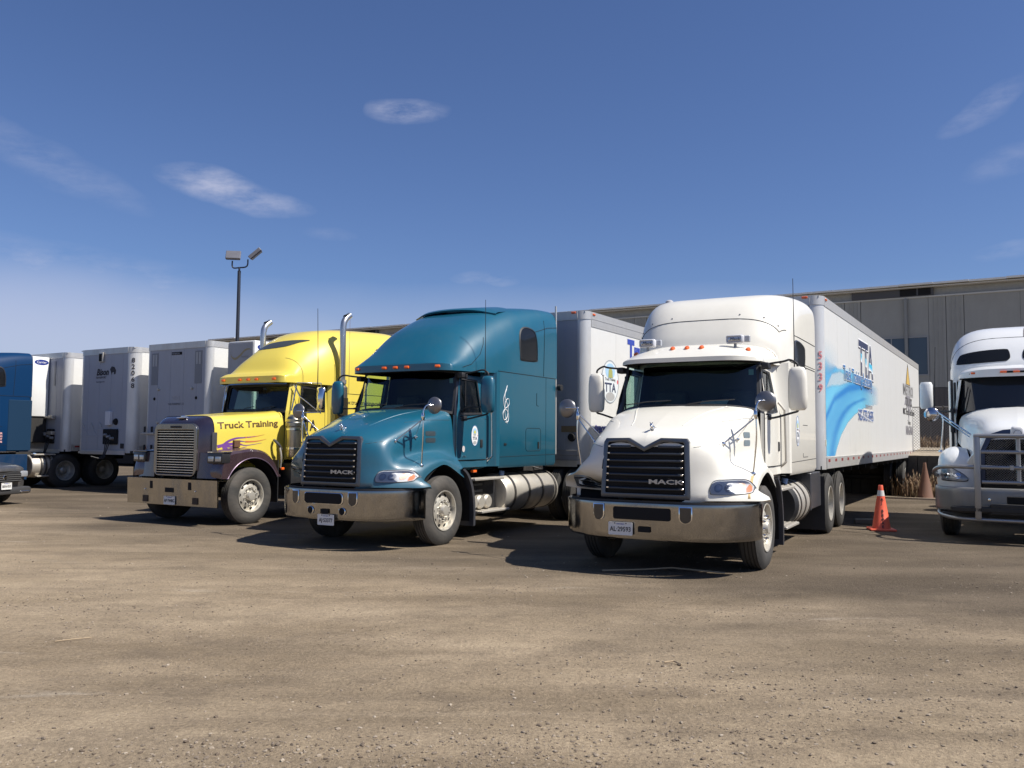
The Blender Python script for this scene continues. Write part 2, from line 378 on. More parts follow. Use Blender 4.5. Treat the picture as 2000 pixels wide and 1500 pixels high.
def holes(rr=.232, xx=.0735, n=10, rot=.3, tx=.029, tr=.020):
    mb = MB()
    for k in range(n):
        t = 2 * PI * k / n + rot; c = Vector((xx, rr * math.cos(t), rr * math.sin(t)))
        nrm = Vector((.85, .40 * math.cos(t), .40 * math.sin(t))).normalized(); e1 = Vector((0, -math.sin(t), math.cos(t))); e2 = nrm.cross(e1)
        pts = [c + nrm * .004 + (e1 * math.cos(q) + e2 * math.sin(q)) * tx * (1.0) for q in [2 * PI * j / 12 for j in range(12)]]
        mb.add(pts, [tuple(range(12))])
    return mb
def hub_steer():
    mb = MB(); mb.lathe([(.055, .15), (.075, .142), (.080, .095), (.13, .085), (.15, .075), (.155, .04), (.155, 0)], 'x', seg=24)
    return mb
def nuts(xx=.085, rr=.1425, n=10, ln=.05, r0=.017):
    mb = MB()
    for k in range(n):
        t = 2 * PI * k / n; mb.lathe([(0, r0), (ln * .6, r0 * .95), (ln, r0 * .5), (ln, 0)], 'x', (xx, rr * math.cos(t), rr * math.sin(t)), seg=8)
    return mb
def wheel_proto():
    h = bpy.data.objects.new('wheel', None); COL.objects.link(h)
    return h
def make_steer(parent, loc, side, nutm=None):
    """thing > wheel > tyre, rim, hub, lug_nut"""
    w = tyre_mesh().build('wheel', M['rubber'], parent, loc, smooth=30) if not WP else None
    if w is None:
        w = WP['tyre'].copy(); COL.objects.link(w); w.parent = parent; w.location = loc
    else: WP['tyre'] = w
    w.name = 'wheel'
    if 'rim' not in WP:
        WP['rim'] = rim_steer().build('rim', M['alumwheel'], w, smooth=40); WP['hole'] = holes().build('hand_hole', M['void'], w, smooth=0)
        WP['hub'] = hub_steer().build('hub', M['alumwheel'], w, smooth=40); WP['nut'] = nuts().build('lug_nuts', M['chromehi'], w, smooth=40)
        WP['nut']['kind'] = 'stuff'; WP['hole']['kind'] = 'stuff'
    else:
        for k in ('rim', 'hole', 'hub', 'nut'): copyp(WP[k], w)
    w.rotation_euler = (random.uniform(0, 1.5), 0, 0 if side > 0 else PI)
    if side < 0: w.rotation_euler = (0, 0, PI)
    return w
WP = {}
DP = {}
def make_dual(parent, loc, side):
    """dual rear wheel; outer rim dished inwards"""
    if not DP:
        mb = tyre_mesh(.27); mb2 = tyre_mesh(.27)
        mb2.v = [(x - .33, y, z) for x, y, z in mb2.v]; mb.add(mb2.v, mb2.f)
        DP['t'] = mb.build('wheel', mat('tyre_rubber_shaded', (.030, .029, .027), .85, dirt=.5, dirtcol=(.075, .065, .055), bump=.15, bscale=40), parent, loc, smooth=30); w = DP['t']  # rubber colour darkened to carry the shade under trucks and trailers
        r = MB(); r.lathe([(-.1, .285), (.11, .287), (.122, .30), (.128, .297), (.122, .28), (.02, .275), (-.05, .262), (-.075, .21), (-.085, .15), (-.085, .12), (-.02, .11), (.0, .10), (.03, .06), (.03, 0)], 'x', seg=40, cap=False)
        DP['r'] = r.build('rim', mat('rim_dull_shaded', (.50, .48, .43), .42, metal=.5, dirt=.7, dirtcol=(.16, .13, .10)), w, smooth=40)  # dirty steel, with the underside shade also put into its colour
        DP['n'] = nuts(-.085, .15, 10, .045).build('lug_nuts', M['alum'], w); DP['n']['kind'] = 'stuff'
    else:
        w = DP['t'].copy(); COL.objects.link(w); w.parent = parent; w.location = loc; copyp(DP['r'], w); copyp(DP['n'], w)
    w.rotation_euler = (random.uniform(0, 1.5), 0, 0) if side > 0 else (0, 0, PI)
    return w
def plate(parent, x, y, z, s, w=.30, h=.15, rot=FRONT):
    p = MB().ringprism(rrect(-w / 2, w / 2, -h / 2, h / 2, .012), rrect(-w / 2 + .008, w / 2 - .008, -h / 2 + .008, h / 2 - .008, .008), 'y', -.008, 0)
    p.box(-w / 2 + .004, w / 2 - .004, -.004, 0.001, -h / 2 + .004, h / 2 - .004)
    o = p.build('license_plate', M['platem'], parent, (x, y, z), smooth=0)
    t = text(s, .078, M['blktxt'], o, (0, -.0055, -.032), FRONT, align='CENTER', sx=.86 * w / .30, bold=.0012)
    text('ONTARIO', .022, M['bluetxt'], o, (0, -.0055, .046), FRONT, align='CENTER')
    for sx in (-.07, .07): MB().lathe([(-.012, 0), (-.011, .007), (-.004, .008)], 'y', (sx, 0, .062), seg=8).build('screw', M['dark'], o)
    return o

# ------------------------------------------------------------------ aero-hood tractor (local frame: x to the truck's left, y backwards from the front axle, z up)
HOOD = [  # v lines from the centre to the wheel arch; each from the bumper line over the nose to the cowl
    [(0, -1.27, .86), (0, -1.265, 1.15), (0, -1.245, 1.50), (0, -1.12, 1.66), (0, -.72, 1.81), (0, -.25, 1.96), (0, .22, 2.055)],
    [(.30, -1.265, .86), (.30, -1.26, 1.15), (.30, -1.235, 1.51), (.30, -1.09, 1.655), (.32, -.70, 1.80), (.36, -.24, 1.955), (.40, .26, 2.05)],
    [(.545, -1.235, .86), (.54, -1.225, 1.15), (.53, -1.19, 1.50), (.53, -1.03, 1.64), (.57, -.66, 1.775), (.64, -.20, 1.93), (.70, .32, 2.035)],
    [(.76, -1.125, .86), (.76, -1.115, 1.15), (.755, -1.075, 1.42), (.755, -.94, 1.57), (.80, -.57, 1.71), (.87, -.12, 1.865), (.91, .42, 1.97)],
    [(.88, -1.02, .86), (.875, -1.01, 1.12), (.85, -.97, 1.30), (.83, -.87, 1.44), (.87, -.51, 1.55), (.925, -.08, 1.66), (.97, .44, 1.77)],
    [(.975, -.91, .86), (.97, -.90, 1.10), (.915, -.865, 1.215), (.865, -.78, 1.285), (.885, -.47, 1.36), (.935, -.05, 1.42), (.99, .46, 1.50)],
    [(1.105, -.755, .86), (1.10, -.745, 1.07), (1.06, -.70, 1.18), (1.01, -.61, 1.245), (1.0, -.37, 1.315), (1.01, -.02, 1.35), (1.035, .48, 1.29)],
    [(1.155, -.64, .88), (1.16, -.63, 1.02), (1.155, -.58, 1.115), (1.15, -.49, 1.175), (1.15, -.30, 1.235), (1.15, 0, 1.265), (1.13, .50, 1.13)],
    [(1.165, -.60, .86), (1.17, -.59, .95), (1.17, -.54, 1.02), (1.17, -.45, 1.075), (1.17, -.27, 1.150), (1.175, 0, 1.187), (1.16, .50, .98)],
]
from mathutils.bvhtree import BVHTree
HB = [None]
def hfront(x, z, off=0.0):
    h = HB[0].ray_cast(Vector((x, -3, z)), Vector((0, 1, 0)))
    if h[0] is None: return Vector((x, -.6, z))
    n = h[1] if h[1].y < 0 else -h[1]; return h[0] + n * off
def hside(y, z, s, off=0.0):
    h = HB[0].ray_cast(Vector((s * 3, y, z)), Vector((-s, 0, 0)))
    if h[0] is None: return Vector((s * .95, y, z))
    n = h[1] if h[1].x * s > 0 else -h[1]; return h[0] + n * off
def htop(x, y, off=0.0):
    h = HB[0].ray_cast(Vector((x, y, 4)), Vector((0, 0, -1)))
    return (x, y, (h[0].z if h[0] is not None else 1.9) + off)
def hood_trim(paint, t):
    for s in (1, -1):
        a = curve([(.60, .22), (.54, -.05), (.44, -.35), (.36, -.62), (.33, -.80)], 5); n = len(a); m = MB()
        m.tube([htop(s * x, y, -.010 - .006 * abs(i / (n - 1) - .4)) for i, (x, y) in enumerate(a)], .017, 10); m.build('hood_ridge', paint, t, smooth=60)
        m = MB(); m.tube([tuple(hside(y, 1.86 + .02 * y - .10 * max(0, -y - .1), s, .0)) for y in np.linspace(-.45, .40, 10)], .0035, 5)
        m.tube([tuple(hfront(s * x, 1.50 + .01 * k, .0)) for k, x in enumerate(np.linspace(.57, .80, 5))], .0035, 5); m.build('hood_seam', mat('seam_grey', (.03, .04, .045), .7), t, smooth=0)
def hood_obj(paint, t):
    g = HOOD; mb = MB(); mb.surf(g, 4, 4, mirror=True)
    HB[0] = BVHTree.FromPolygons([Vector(p) for p in mb.v], mb.f)
    keep = [f for f in mb.f if not all(abs(mb.v[i][0]) < .552 and .80 < mb.v[i][2] < 1.53 and mb.v[i][1] < -1.1 for i in f)]
    mb.f = keep; mb.m = [0] * len(keep)
    # inner lip of the wheel arch, both sides
    for s in (1, -1):
        e = refine1(np.array(g[-1]), 4); r0 = [(s * p[0], p[1], p[2]) for p in e]; r1 = [(s * (p[0] - .05), p[1], p[2] - .004) for p in e]; mb.grid([r0, r1])
    return mb.build('hood', paint, t, smooth=50)
def hoodpt(v, u):
    """a point on the hood surface by control line v and row u"""
    v0 = min(int(v), 6); u0 = min(int(u), 5); a = v - v0; b = u - u0
    g = HOOD; p = [Vector(g[v0 + i][u0 + j]) for i in (0, 1) for j in (0, 1)]
    return p[0] * (1 - a) * (1 - b) + p[1] * (1 - a) * b + p[2] * a * (1 - b) + p[3] * a * b
NOSE = curve([(0, -1.275), (.30, -1.27), (.545, -1.243), (.77, -1.118), (.97, -.90), (1.10, -.742), (1.175, -.63), (1.2, -.5)], 8)
def nosex(x, c=None, off=0.0):
    c = c or NOSE
    for (x0, y0), (x1, y1) in zip(c, c[1:]):
        if x0 <= x <= x1 + 1e-9:
            t = (x - x0) / max(1e-6, x1 - x0); d = Vector((y1 - y0, -(x1 - x0))).normalized(); d = d if d.y < 0 else -d
            return Vector((x + d.x * off, y0 + (y1 - y0) * t + d.y * off))
    return Vector((x, c[-1][1]))
def headlight(t, s, milky=False):
    zc = lambda x: 1.045 + .035 * (x - .76)
    out_ = [(.765, .985), (.79, .968), (.95, .965), (1.07, .968), (1.145, .98), (1.158, 1.0), (1.145, 1.045), (1.10, 1.105), (1.04, 1.128), (.90, 1.128), (.81, 1.120), (.775, 1.09), (.755, 1.03)]
    f = lambda off: (lambda x, z: tuple(hfront(s * x, z, off)))
    oo = refine1(np.array(out_ + [out_[0]], float), 3)[:-1]
    b = MB(); b.patch([tuple(p) for p in oo], f(.004), 4)
    h = b.build('headlight', mat('lamp_bowl', (.60, .60, .58), .35, coat=.4), t, smooth=60)
    cx, cz = .95, 1.04; rim_ = [(cx + (p[0] - cx) * 1.05, cz + (p[1] - cz) * 1.09) for p in oo]
    m = MB(); n = len(oo); a = [f(.002)(*p) for p in rim_]; c_ = [f(.014)(cx + (p[0] - cx) * 1.02, cz + (p[1] - cz) * 1.03) for p in oo]; d_ = [f(.006)(*p) for p in oo]
    m.add(a + c_ + d_, [(i, (i + 1) % n, n + (i + 1) % n, n + i) for i in range(n)] + [(n + i, n + (i + 1) % n, 2 * n + (i + 1) % n, 2 * n + i) for i in range(n)])
    m.build('bezel', mat('lamp_bezel', (.22, .24, .26), .3, metal=.6), h, smooth=50)
    for k, (x, z, r, mm) in enumerate(((.835, 1.035, .048, 'chromehi'), (.935, 1.040, .052, 'chromehi'))):
        q = MB(); q.patch(circ(x, z, r * .85, r), f(.007), 2); q.build('reflector', mat('lamp_reflector', (.30, .30, .30), .3, metal=.5), h, smooth=60)
        q = MB(); q.patch(circ(x, z, r * .60, r * .70), f(.012), 2); q.build('bulb', mat('bulb_glass', (.42, .43, .44), .15, metal=.3), h, smooth=60)
    q = MB(); q.patch(circ(1.04, 1.045, .038, .052), f(.007), 2); q.build('turn_reflector', mat('pale_amber', (.75, .55, .42), .25, metal=.3), h, smooth=60)
    q = MB(); q.patch([(1.10, .982), (1.14, .987), (1.148, 1.004), (1.138, 1.035), (1.105, 1.075), (1.09, 1.03)], f(.007), 2); q.build('turn_signal', mat('turn_lens', (.72, .24, .10), .3, coat=.4), h, smooth=60)
    q = MB(); q.patch([tuple(p) for p in oo], f(.018), 4)
    q.build('lens', mat('milky_lens', (.60, .60, .57), .25, coat=.6) if False else M['lens'], h, smooth=60)
    return h
def bumper_m(t, kind):
    C_ = [(0, -1.385), (.35, -1.38), (.62, -1.345), (.86, -1.235), (1.05, -1.06), (1.165, -.88), (1.215, -.72), (1.225, -.60)]
    rows = []
    for dz, dy, k in ((.842, .04, .97), (.846, .006, .995), (.835, -.006, 1), (.70, -.004, 1.0), (.55, .002, .998), (.44, .010, .992), (.425, .035, .975)):
        rows.append([(x * k, y + dy, dz - (.0 if dz > .6 else 0)) for x, y in C_])
    mb = MB(); mb.surf(rows, 3, 4, mirror=True); b = mb.build('bumper', M['chrome'], t, smooth=50)
    md = b.modifiers.new('thickness', 'SOLIDIFY'); md.thickness = .006; md.offset = -1
    cc = curve(C_, 6)
    f = lambda off: (lambda x, z: (lambda p: (math.copysign(p[0], x) if x else 0, p[1], z))(nosex(abs(x), cc, off + .012)))
    def pocket(ol, name, m, ring=True, dense=3):
        oo = [tuple(p) for p in ol]; q = MB(); q.patch(oo, f(.003), dense); o = q.build(name, m, b, smooth=60)
        if ring:
            n = len(oo); cx = sum(p[0] for p in oo) / n; cz = sum(p[1] for p in oo) / n; g = MB()
            A = [f(.001)(cx + (p[0] - cx) * (1 + .012 / max(.03, abs(p[0] - cx) + .0)) if abs(p[0] - cx) > .02 else p[0], cz + (p[1] - cz) * 1.12) for p in oo]; B = [f(.008)(*p) for p in oo]
            g.add(A + B, [(i, (i + 1) % n, n + (i + 1) % n, n + i) for i in range(n)]); g.build('edge_trim', M['chromehi'], o, smooth=60)
        return o
    def shield(cx, z0, z1, w): return [(cx - w / 2, z1), (cx - w / 2, z0 + w / 2)] + [(cx + w / 2 * math.cos(a), z0 + w / 2 + w / 2 * math.sin(a)) for a in [PI + PI * k / 8 for k in range(1, 8)]] + [(cx + w / 2, z0 + w / 2), (cx + w / 2, z1)]
    for s in (-1, 1): 
        o = pocket(shield(s * .53, .64, .815, .125), 'fog_lamp', mat('smoked_lens', (.03, .032, .035), .12, coat=.4), ring=True)
    pocket(rrect(-.34, .36, .655, .80, .025 if kind == 'W' else .05), 'air_intake', M['void'], ring=(kind == 'T'), dense=4)
    pocket(rrect(-.03, .12, .515, .58, .006), 'tow_slot', M['void'], ring=False)
    if kind == 'T':
        for s in (-1, 1): pocket(circ(.07 + s * .29, .555, .05), 'tow_hole', M['void'], ring=True)
        plate(b, .09, -1.415, .43, 'AJ·53377')
    elif kind == 'W': plate(b, -.24, -1.412, .545, 'AL·29593')
    # black filler between bumper and hood
    q = MB(); q.surf([[(x * .975, y + .055, z) for x, y in C_] for z in (.80, .875)], 2, 4, mirror=True); q.build('bumper_filler', M['dark'], t, smooth=50)
    return b
def dog(t):
    """small chrome hood ornament: a seated dog on a wedge"""
    bm = bmesh.new()
    def el(c, r):
        bmesh.ops.create_uvsphere(bm, u_segments=10, v_segments=7, radius=1, matrix=Matrix.Translation(c) @ Matrix.Diagonal((*r, 1)))
    el((0, .05, .012), (.028, .085, .014)); el((0, .05, .045), (.022, .045, .028)); el((0, .02, .07), (.024, .026, .034)); el((0, 0, .108), (.021, .024, .022)); el((0, -.02, .102), (.014, .014, .012))
    for s in (-1, 1): el((s * .016, .006, .132), (.006, .006, .012)); el((s * .019, -.004, .035), (.009, .011, .034)); el((s * .024, .07, .028), (.010, .026, .018))
    me = bpy.data.meshes.new('hood_ornament'); bm.to_mesh(me); bm.free(); me.materials.append(M['chromehi']); me.shade_smooth()
    o = bpy.data.objects.new('hood_ornament', me); COL.objects.link(o); o.parent = t; o.location = (0.02, -1.02, 1.665); o.rotation_euler = (R(20), 0, 0); return o
def grille_m(t):
    out_ = [(-.545, .895), (.545, .895), (.555, .93), (.53, 1.56), (.50, 1.605), (.20, 1.61), (.13, 1.575), (0, 1.505), (-.13, 1.575), (-.20, 1.61), (-.50, 1.605), (-.53, 1.56), (-.555, .93)]
    inn = [(-.485, .95), (.485, .95), (.495, .965), (.475, 1.535), (.46, 1.558), (.225, 1.562), (.15, 1.525), (0, 1.452), (-.15, 1.525), (-.225, 1.562), (-.46, 1.558), (-.475, 1.535), (-.495, .965)]
    lean = lambda x, z, o: (x, -1.282 - o + .055 * max(0, (z - 1.25)) / .35 + .05 * (x / .55) ** 2, z)
    n = len(out_); mid = [((a[0] + b[0]) / 2, (a[1] + b[1]) / 2) for a, b in zip(out_, inn)]
    vs = [lean(*p, -.03) for p in out_] + [lean(*p, .022) for p in out_] + [lean(*p, .032) for p in mid] + [lean(*p, .022) for p in inn] + [lean(*p, -.03) for p in inn]
    mb = MB(); mb.add(vs, [(k * n + i, k * n + (i + 1) % n, (k + 1) * n + (i + 1) % n, (k + 1) * n + i) for k in range(4) for i in range(n)])
    fr = mb.build('grille_surround', mat('satin_grille_frame', (.10, .115, .14), .28, metal=.7, dirt=.2), t, smooth=40)
    q = MB(); q.patch(inn, lambda x, z: lean(x, z, -.002), 3); q.build('grille_screen', M['void'], fr, smooth=0)
    ms = mat('grille_slat', (.05, .058, .072), .28, metal=.5)
    for k in range(7):
        z = 1.015 + k * .082; w = .470 - .02 * (z - 1.0)
        spans = [(-w, w)] if z < 1.46 else [(-w, -(z - 1.43) * 1.95 - .02), ((z - 1.43) * 1.95 + .02, w)]
        for a, b in spans:
            m = MB(); nseg = 10; pr = [(.010, -.020), (.022, -.012), (.026, 0), (.018, .010), (.006, .014)]
            g = [[lean(a + (b - a) * j / nseg, z + dz, o) for j in range(nseg + 1)] for o, dz in pr]; m.grid(g); m.build('grille_slat', ms, fr, smooth=60)
        for s in (-1, 1):
            c = lean(s * (w - .006), z, .026); MB().rbox(c[0] - .014, c[0] + .014, c[1] - .006, c[1] + .004, z - .009, z + .010, .003, 1).build('slat_clip', M['chromehi'], fr)
    text('MACK', .072, mat('badge_satin', (.42, .42, .44), .3, metal=.9), fr, (.07, -1.318, 1.075), FRONT, name='badge', sx=2.05, ext=.004, bold=.002)
    return fr
def side_mirror(t, s, paint, y=.62, x=1.50, loop=False):
    zc = 2.27
    mb = MB(); prof = []
    for (z, w, d, off) in ((-.29, .02, .02, .01), (-.285, .085, .05, .0), (-.25, .115, .07, 0), (-.12, .125, .085, 0), (.12, .122, .085, 0), (.23, .11, .075, 0), (.275, .08, .05, 0), (.285, .02, .02, 0)):
        ring = []
        for k in range(16):
            a = 2 * PI * k / 16; c, n_ = math.cos(a), math.sin(a)
            ring.append((s * (x + math.copysign(abs(c) ** .7, c) * w), y + (math.copysign(abs(n_) ** .8, n_) * d if n_ < 0 else n_ * .02), zc + z))
        prof.append(ring)
    vs = [p for r in prof for p in r]; nr = len(prof)
    mb.add(vs, [(i * 16 + k, i * 16 + (k + 1) % 16, (i + 1) * 16 + (k + 1) % 16, (i + 1) * 16 + k) for i in range(nr - 1) for k in range(16)] + [tuple(range(16)), tuple((nr - 1) * 16 + k for k in range(16))])
    o = mb.build('side_mirror', paint, t, smooth=50)
    MB().rbox(s * x - .095, s * x + .095, y + .018, y + .026, zc - .24, zc + .24, .003, 1).build('mirror_glass', M['mirrorglass'], o)
    MB().rbox(s * x - .105, s * x + .105, y + .004, y + .020, zc - .26, zc + .26, .006, 1).build('rubber_edge', M['dark'], o)
    arm = MB(); xi = .99
    arm.tube(curve([(s * xi, .66, 2.60), (s * (xi + .25), .65, 2.63), (s * (x - .10), y + .01, 2.65), (s * (x - .01), y, 2.60), (s * x, y, zc + .27)], 4), .014)
    arm.tube(curve([(s * (xi + .03), .62, 1.90), (s * (xi + .12), .62, 1.885), (s * (x - .08), y + .01, 1.95), (s * (x - .01), y, 1.97), (s * x, y, zc - .27)], 4), .014)
    if loop: arm.tube(curve([(s * (xi + .04), .60, 1.88), (s * (xi + .05), .62, 2.0), (s * (xi + .14), .62, 2.07), (s * (x - .1), y, 2.075)], 4), .012)
    for z in (2.58, 1.90): arm.rbox(s * (xi + .03) - .05, s * (xi + .03) + .05, .56, .72, z - .045, z + .04, .012, 2)
    arm.build('mirror_arm', M['dark'], o, smooth=50)
    return o
def hood_mirror(t, s):
    c = Vector((s * 1.24, -.44, 2.06)) if s > 0 else Vector((-1.37, -.48, 2.0)); bolts = [hside(-.80, 1.545, s), hside(-.40, 1.60, s), hside(-.56, 1.19, s)]
    top = Vector((s * 1.16, -.60, 1.98)); rod = MB()
    rod.tube(curve([bolts[2], (s * 1.16, -.60, 1.6), (s * 1.16, -.60, 1.90), (s * 1.165, -.59, 2.0), (s * 1.19, -.55, c.z), (c.x, c.y - .035, c.z + .005)], 4), .011)
    rod.tube([bolts[0], (s * 1.155, -.60, 1.86)], .0085); rod.tube([bolts[1], (s * 1.155, -.60, 1.93)], .0085)
    rod.rbox(s * 1.155 - .02, s * 1.155 + .02, -.62, -.58, 1.84, 1.95, .006, 1)
    m = MB(); m.lathe([(-.035, 0), (-.034, .04), (-.022, .10), (-.004, .122), (.004, .126), (.01, .122), (.010, 0)], 'y', seg=28)
    o = m.build('hood_mirror', mat('mirror_back', (.22, .22, .23), .32, metal=.8, dirt=.3), t, loc=tuple(c), smooth=40)
    r = rod.build('mirror_stalk', M['chromehi'], o, smooth=50); r.location = -c
    b = MB()
    for p in bolts: b.lathe([(-.02, .024), (.012, .028), (.02, .02), (.03, .012), (.03, 0)], 'x' if s > 0 else 'x', tuple(p - Vector((s * .0, 0, 0))), seg=12)
    q = b.build('mount_foot', M['chromehi'], o, smooth=40); q.location = -c
    return o
def marker_light(t, x, y, z, kind, rotz=0):
    m = MB()
    if kind == 'round': m.lathe([(0, .034), (.02, .034), (.034, .024), (.036, 0)], 'z', seg=14); m.v = [(a, b * 1.5, c) for a, b, c in m.v]
    else: m.rbox(-.042, .042, -.018, .02, -.02, .02, .008, 2)
    o = m.build('marker_light', M['amber'], t, (x, y, z), smooth=40); o.rotation_euler = (R(-25) if kind != 'round' else R(25), 0, rotz); return o
def fuel_tank(t, s, y0, y1, r=.335, dark_end=False):
    cx = s * .86; cz = .66
    m = MB(); m.lathe([(y0, 0), (y0, r * .75), (y0 + .012, r * .93), (y0 + .05, r), (y1 - .05, r), (y1 - .012, r * .93), (y1, r * .75), (y1, 0)], 'y', (cx, 0, cz), seg=40)
    o = m.build('fuel_tank', M['alum'], t, smooth=35)
    n = 4 if y1 - y0 > 1.6 else 3
    for k in range(n):
        y = y0 + .25 + (y1 - y0 - .42) * k / (n - 1); q = MB(); q.lathe([(y, r), (y, r + .012), (y + .055, r + .012), (y + .055, r)], 'y', (cx, 0, cz), seg=40); q.build('tank_strap', mat('tank_strap', (.16, .15, .14), .35, metal=.8), o, smooth=35)
    if dark_end: MB().lathe([(y0 - .012, 0), (y0 - .010, r * .9), (y0 + .02, r + .006), (y0 + .10, r + .006)], 'y', (cx, 0, cz), seg=40).build('tank_end_cover', M['dark'], o, smooth=35)
    MB().tube([(cx + s * .12, y0 + .16, cz + r - .03), (cx + s * .135, y0 + .16, cz + r + .045)], .045, 14).build('fuel_cap', mat('blue_cap', (.25, .38, .62), .4), o)
    return o
def step(t, s, x0, x1, y0, y1, z):
    m = MB(); m.rbox(min(s * x0, s * x1), max(s * x0, s * x1), y0, y1, z - .035, z, .006, 1)
    for k in range(3): xx = x0 + (x1 - x0) * (k + .5) / 3; m.box(min(s * (xx - .012), s * (xx + .012)), max(s * (xx - .012), s * (xx + .012)), y0 + .01, y1 - .01, z, z + .007)
    return m.build('step', M['alum'], t, smooth=0)
def oval_badge(t, x, y, z, ry, rz, grey=False):
    o = MB(); o.patch(circ(y, z, ry, rz, 24), lambda a, b: (x, a, b), 1); b = o.build('door_badge', mat('badge_white', (.74, .74, .73), .5), t, smooth=0)
    r = MB(); oo = circ(y, z, ry, rz, 24); ii = circ(y, z, ry * .93, rz * .955, 24); r.ringprism(oo, ii, 'x', x, x + .002); r.build('badge_ring', mat('badge_blue', (.12, .22, .42), .5), b, smooth=0)
    k = MB(); k.patch(circ(y, z + rz * .42, ry * .62, rz * .30, 14), lambda a, c: (x + .0015, a, c), 1); k.build('badge_picture', mat('badge_sky', (.35, .55, .75), .5), b, smooth=0)
    k = MB(); k.prism([(y - ry * .3, z + rz * .2), (y + ry * .35, z + rz * .2), (y + ry * .25, z + rz * .42), (y + .02, z + rz * .55), (y - ry * .25, z + rz * .45)], 'x', x + .002, x + .003); k.build('badge_truck', mat('badge_yellow', (.55, .52, .12), .5), b, smooth=0)
    text('CLASS 1', rz * .16, M['blktxt'], b, (x + .002, y, z + rz * .02), SIDE, align='CENTER', sx=ry / rz * 1.6, ext=.0005)
    text('TTA', rz * .42, mat('badge_steel', (.03, .06, .12), .4), b, (x + .002, y, z - rz * .40), SIDE, align='CENTER', sx=ry / rz * 1.5, ext=.0005, bold=.002)
    k = MB(); k.patch(circ(y, z - rz * .68, ry * .5, rz * .17, 12), lambda a, c: (x + .0015, a, c), 1); k.build('badge_seal', mat('badge_grey', (.38, .38, .38), .5), b, smooth=0)
    k = MB(); k.patch([(y + ry * .72, z + rz * .0), (y + ry * .82, z + rz * .07), (y + ry * .92, z), (y + ry * .82, z - rz * .07)], lambda a, c: (x + .0015, a, c), 1); k.build('badge_leaf', M['red'], b, smooth=0)
    return b
def frame_rails(t, y1, y0=-.9):
    m = MB()
    for s in (-1, 1): m.rbox(s * .43 - .04, s * .43 + .04, y0, y1, .82, 1.06, .01, 1)
    m.rbox(-.4, .4, -.05, .08, .45, .62, .02, 1); m.rbox(-.95, .95, -.06, .06, .47, .58, .03, 1); m.rbox(-.35, .35, y0 + .5, y0 + 1.6, .55, 1.1, .05, 2)   # axle, sump, engine block
    for y in (1.6, 2.6, 3.6): m.box(-.4, .4, y, y + .08, .85, 1.0)
    return m.build('frame_rail', M['frame'], t, smooth=30)
def rear_bogie(t, ys, wheels=True):
    m = MB()
    for y in ys: m.rbox(-.95, .95, y - .09, y + .09, .44, .60, .04, 2); m.rbox(-.17, .17, y - .2, y + .16, .36, .70, .08, 2)
    m.rbox(-.55, -.35, ys[0] - .4, ys[1] + .4, .62, .72, .02, 1); m.rbox(.35, .55, ys[0] - .4, ys[1] + .4, .62, .72, .02, 1)
    m.rbox(-.45, .45, (ys[0] + ys[1]) / 2 - .4, (ys[0] + ys[1]) / 2 + .4, 1.07, 1.16, .02, 1)
    m.build('rear_axle', M['frame'], t, smooth=30)
    for y in ys:
        for s in (1, -1): make_dual(t, (s * 1.09, y, .51), s)

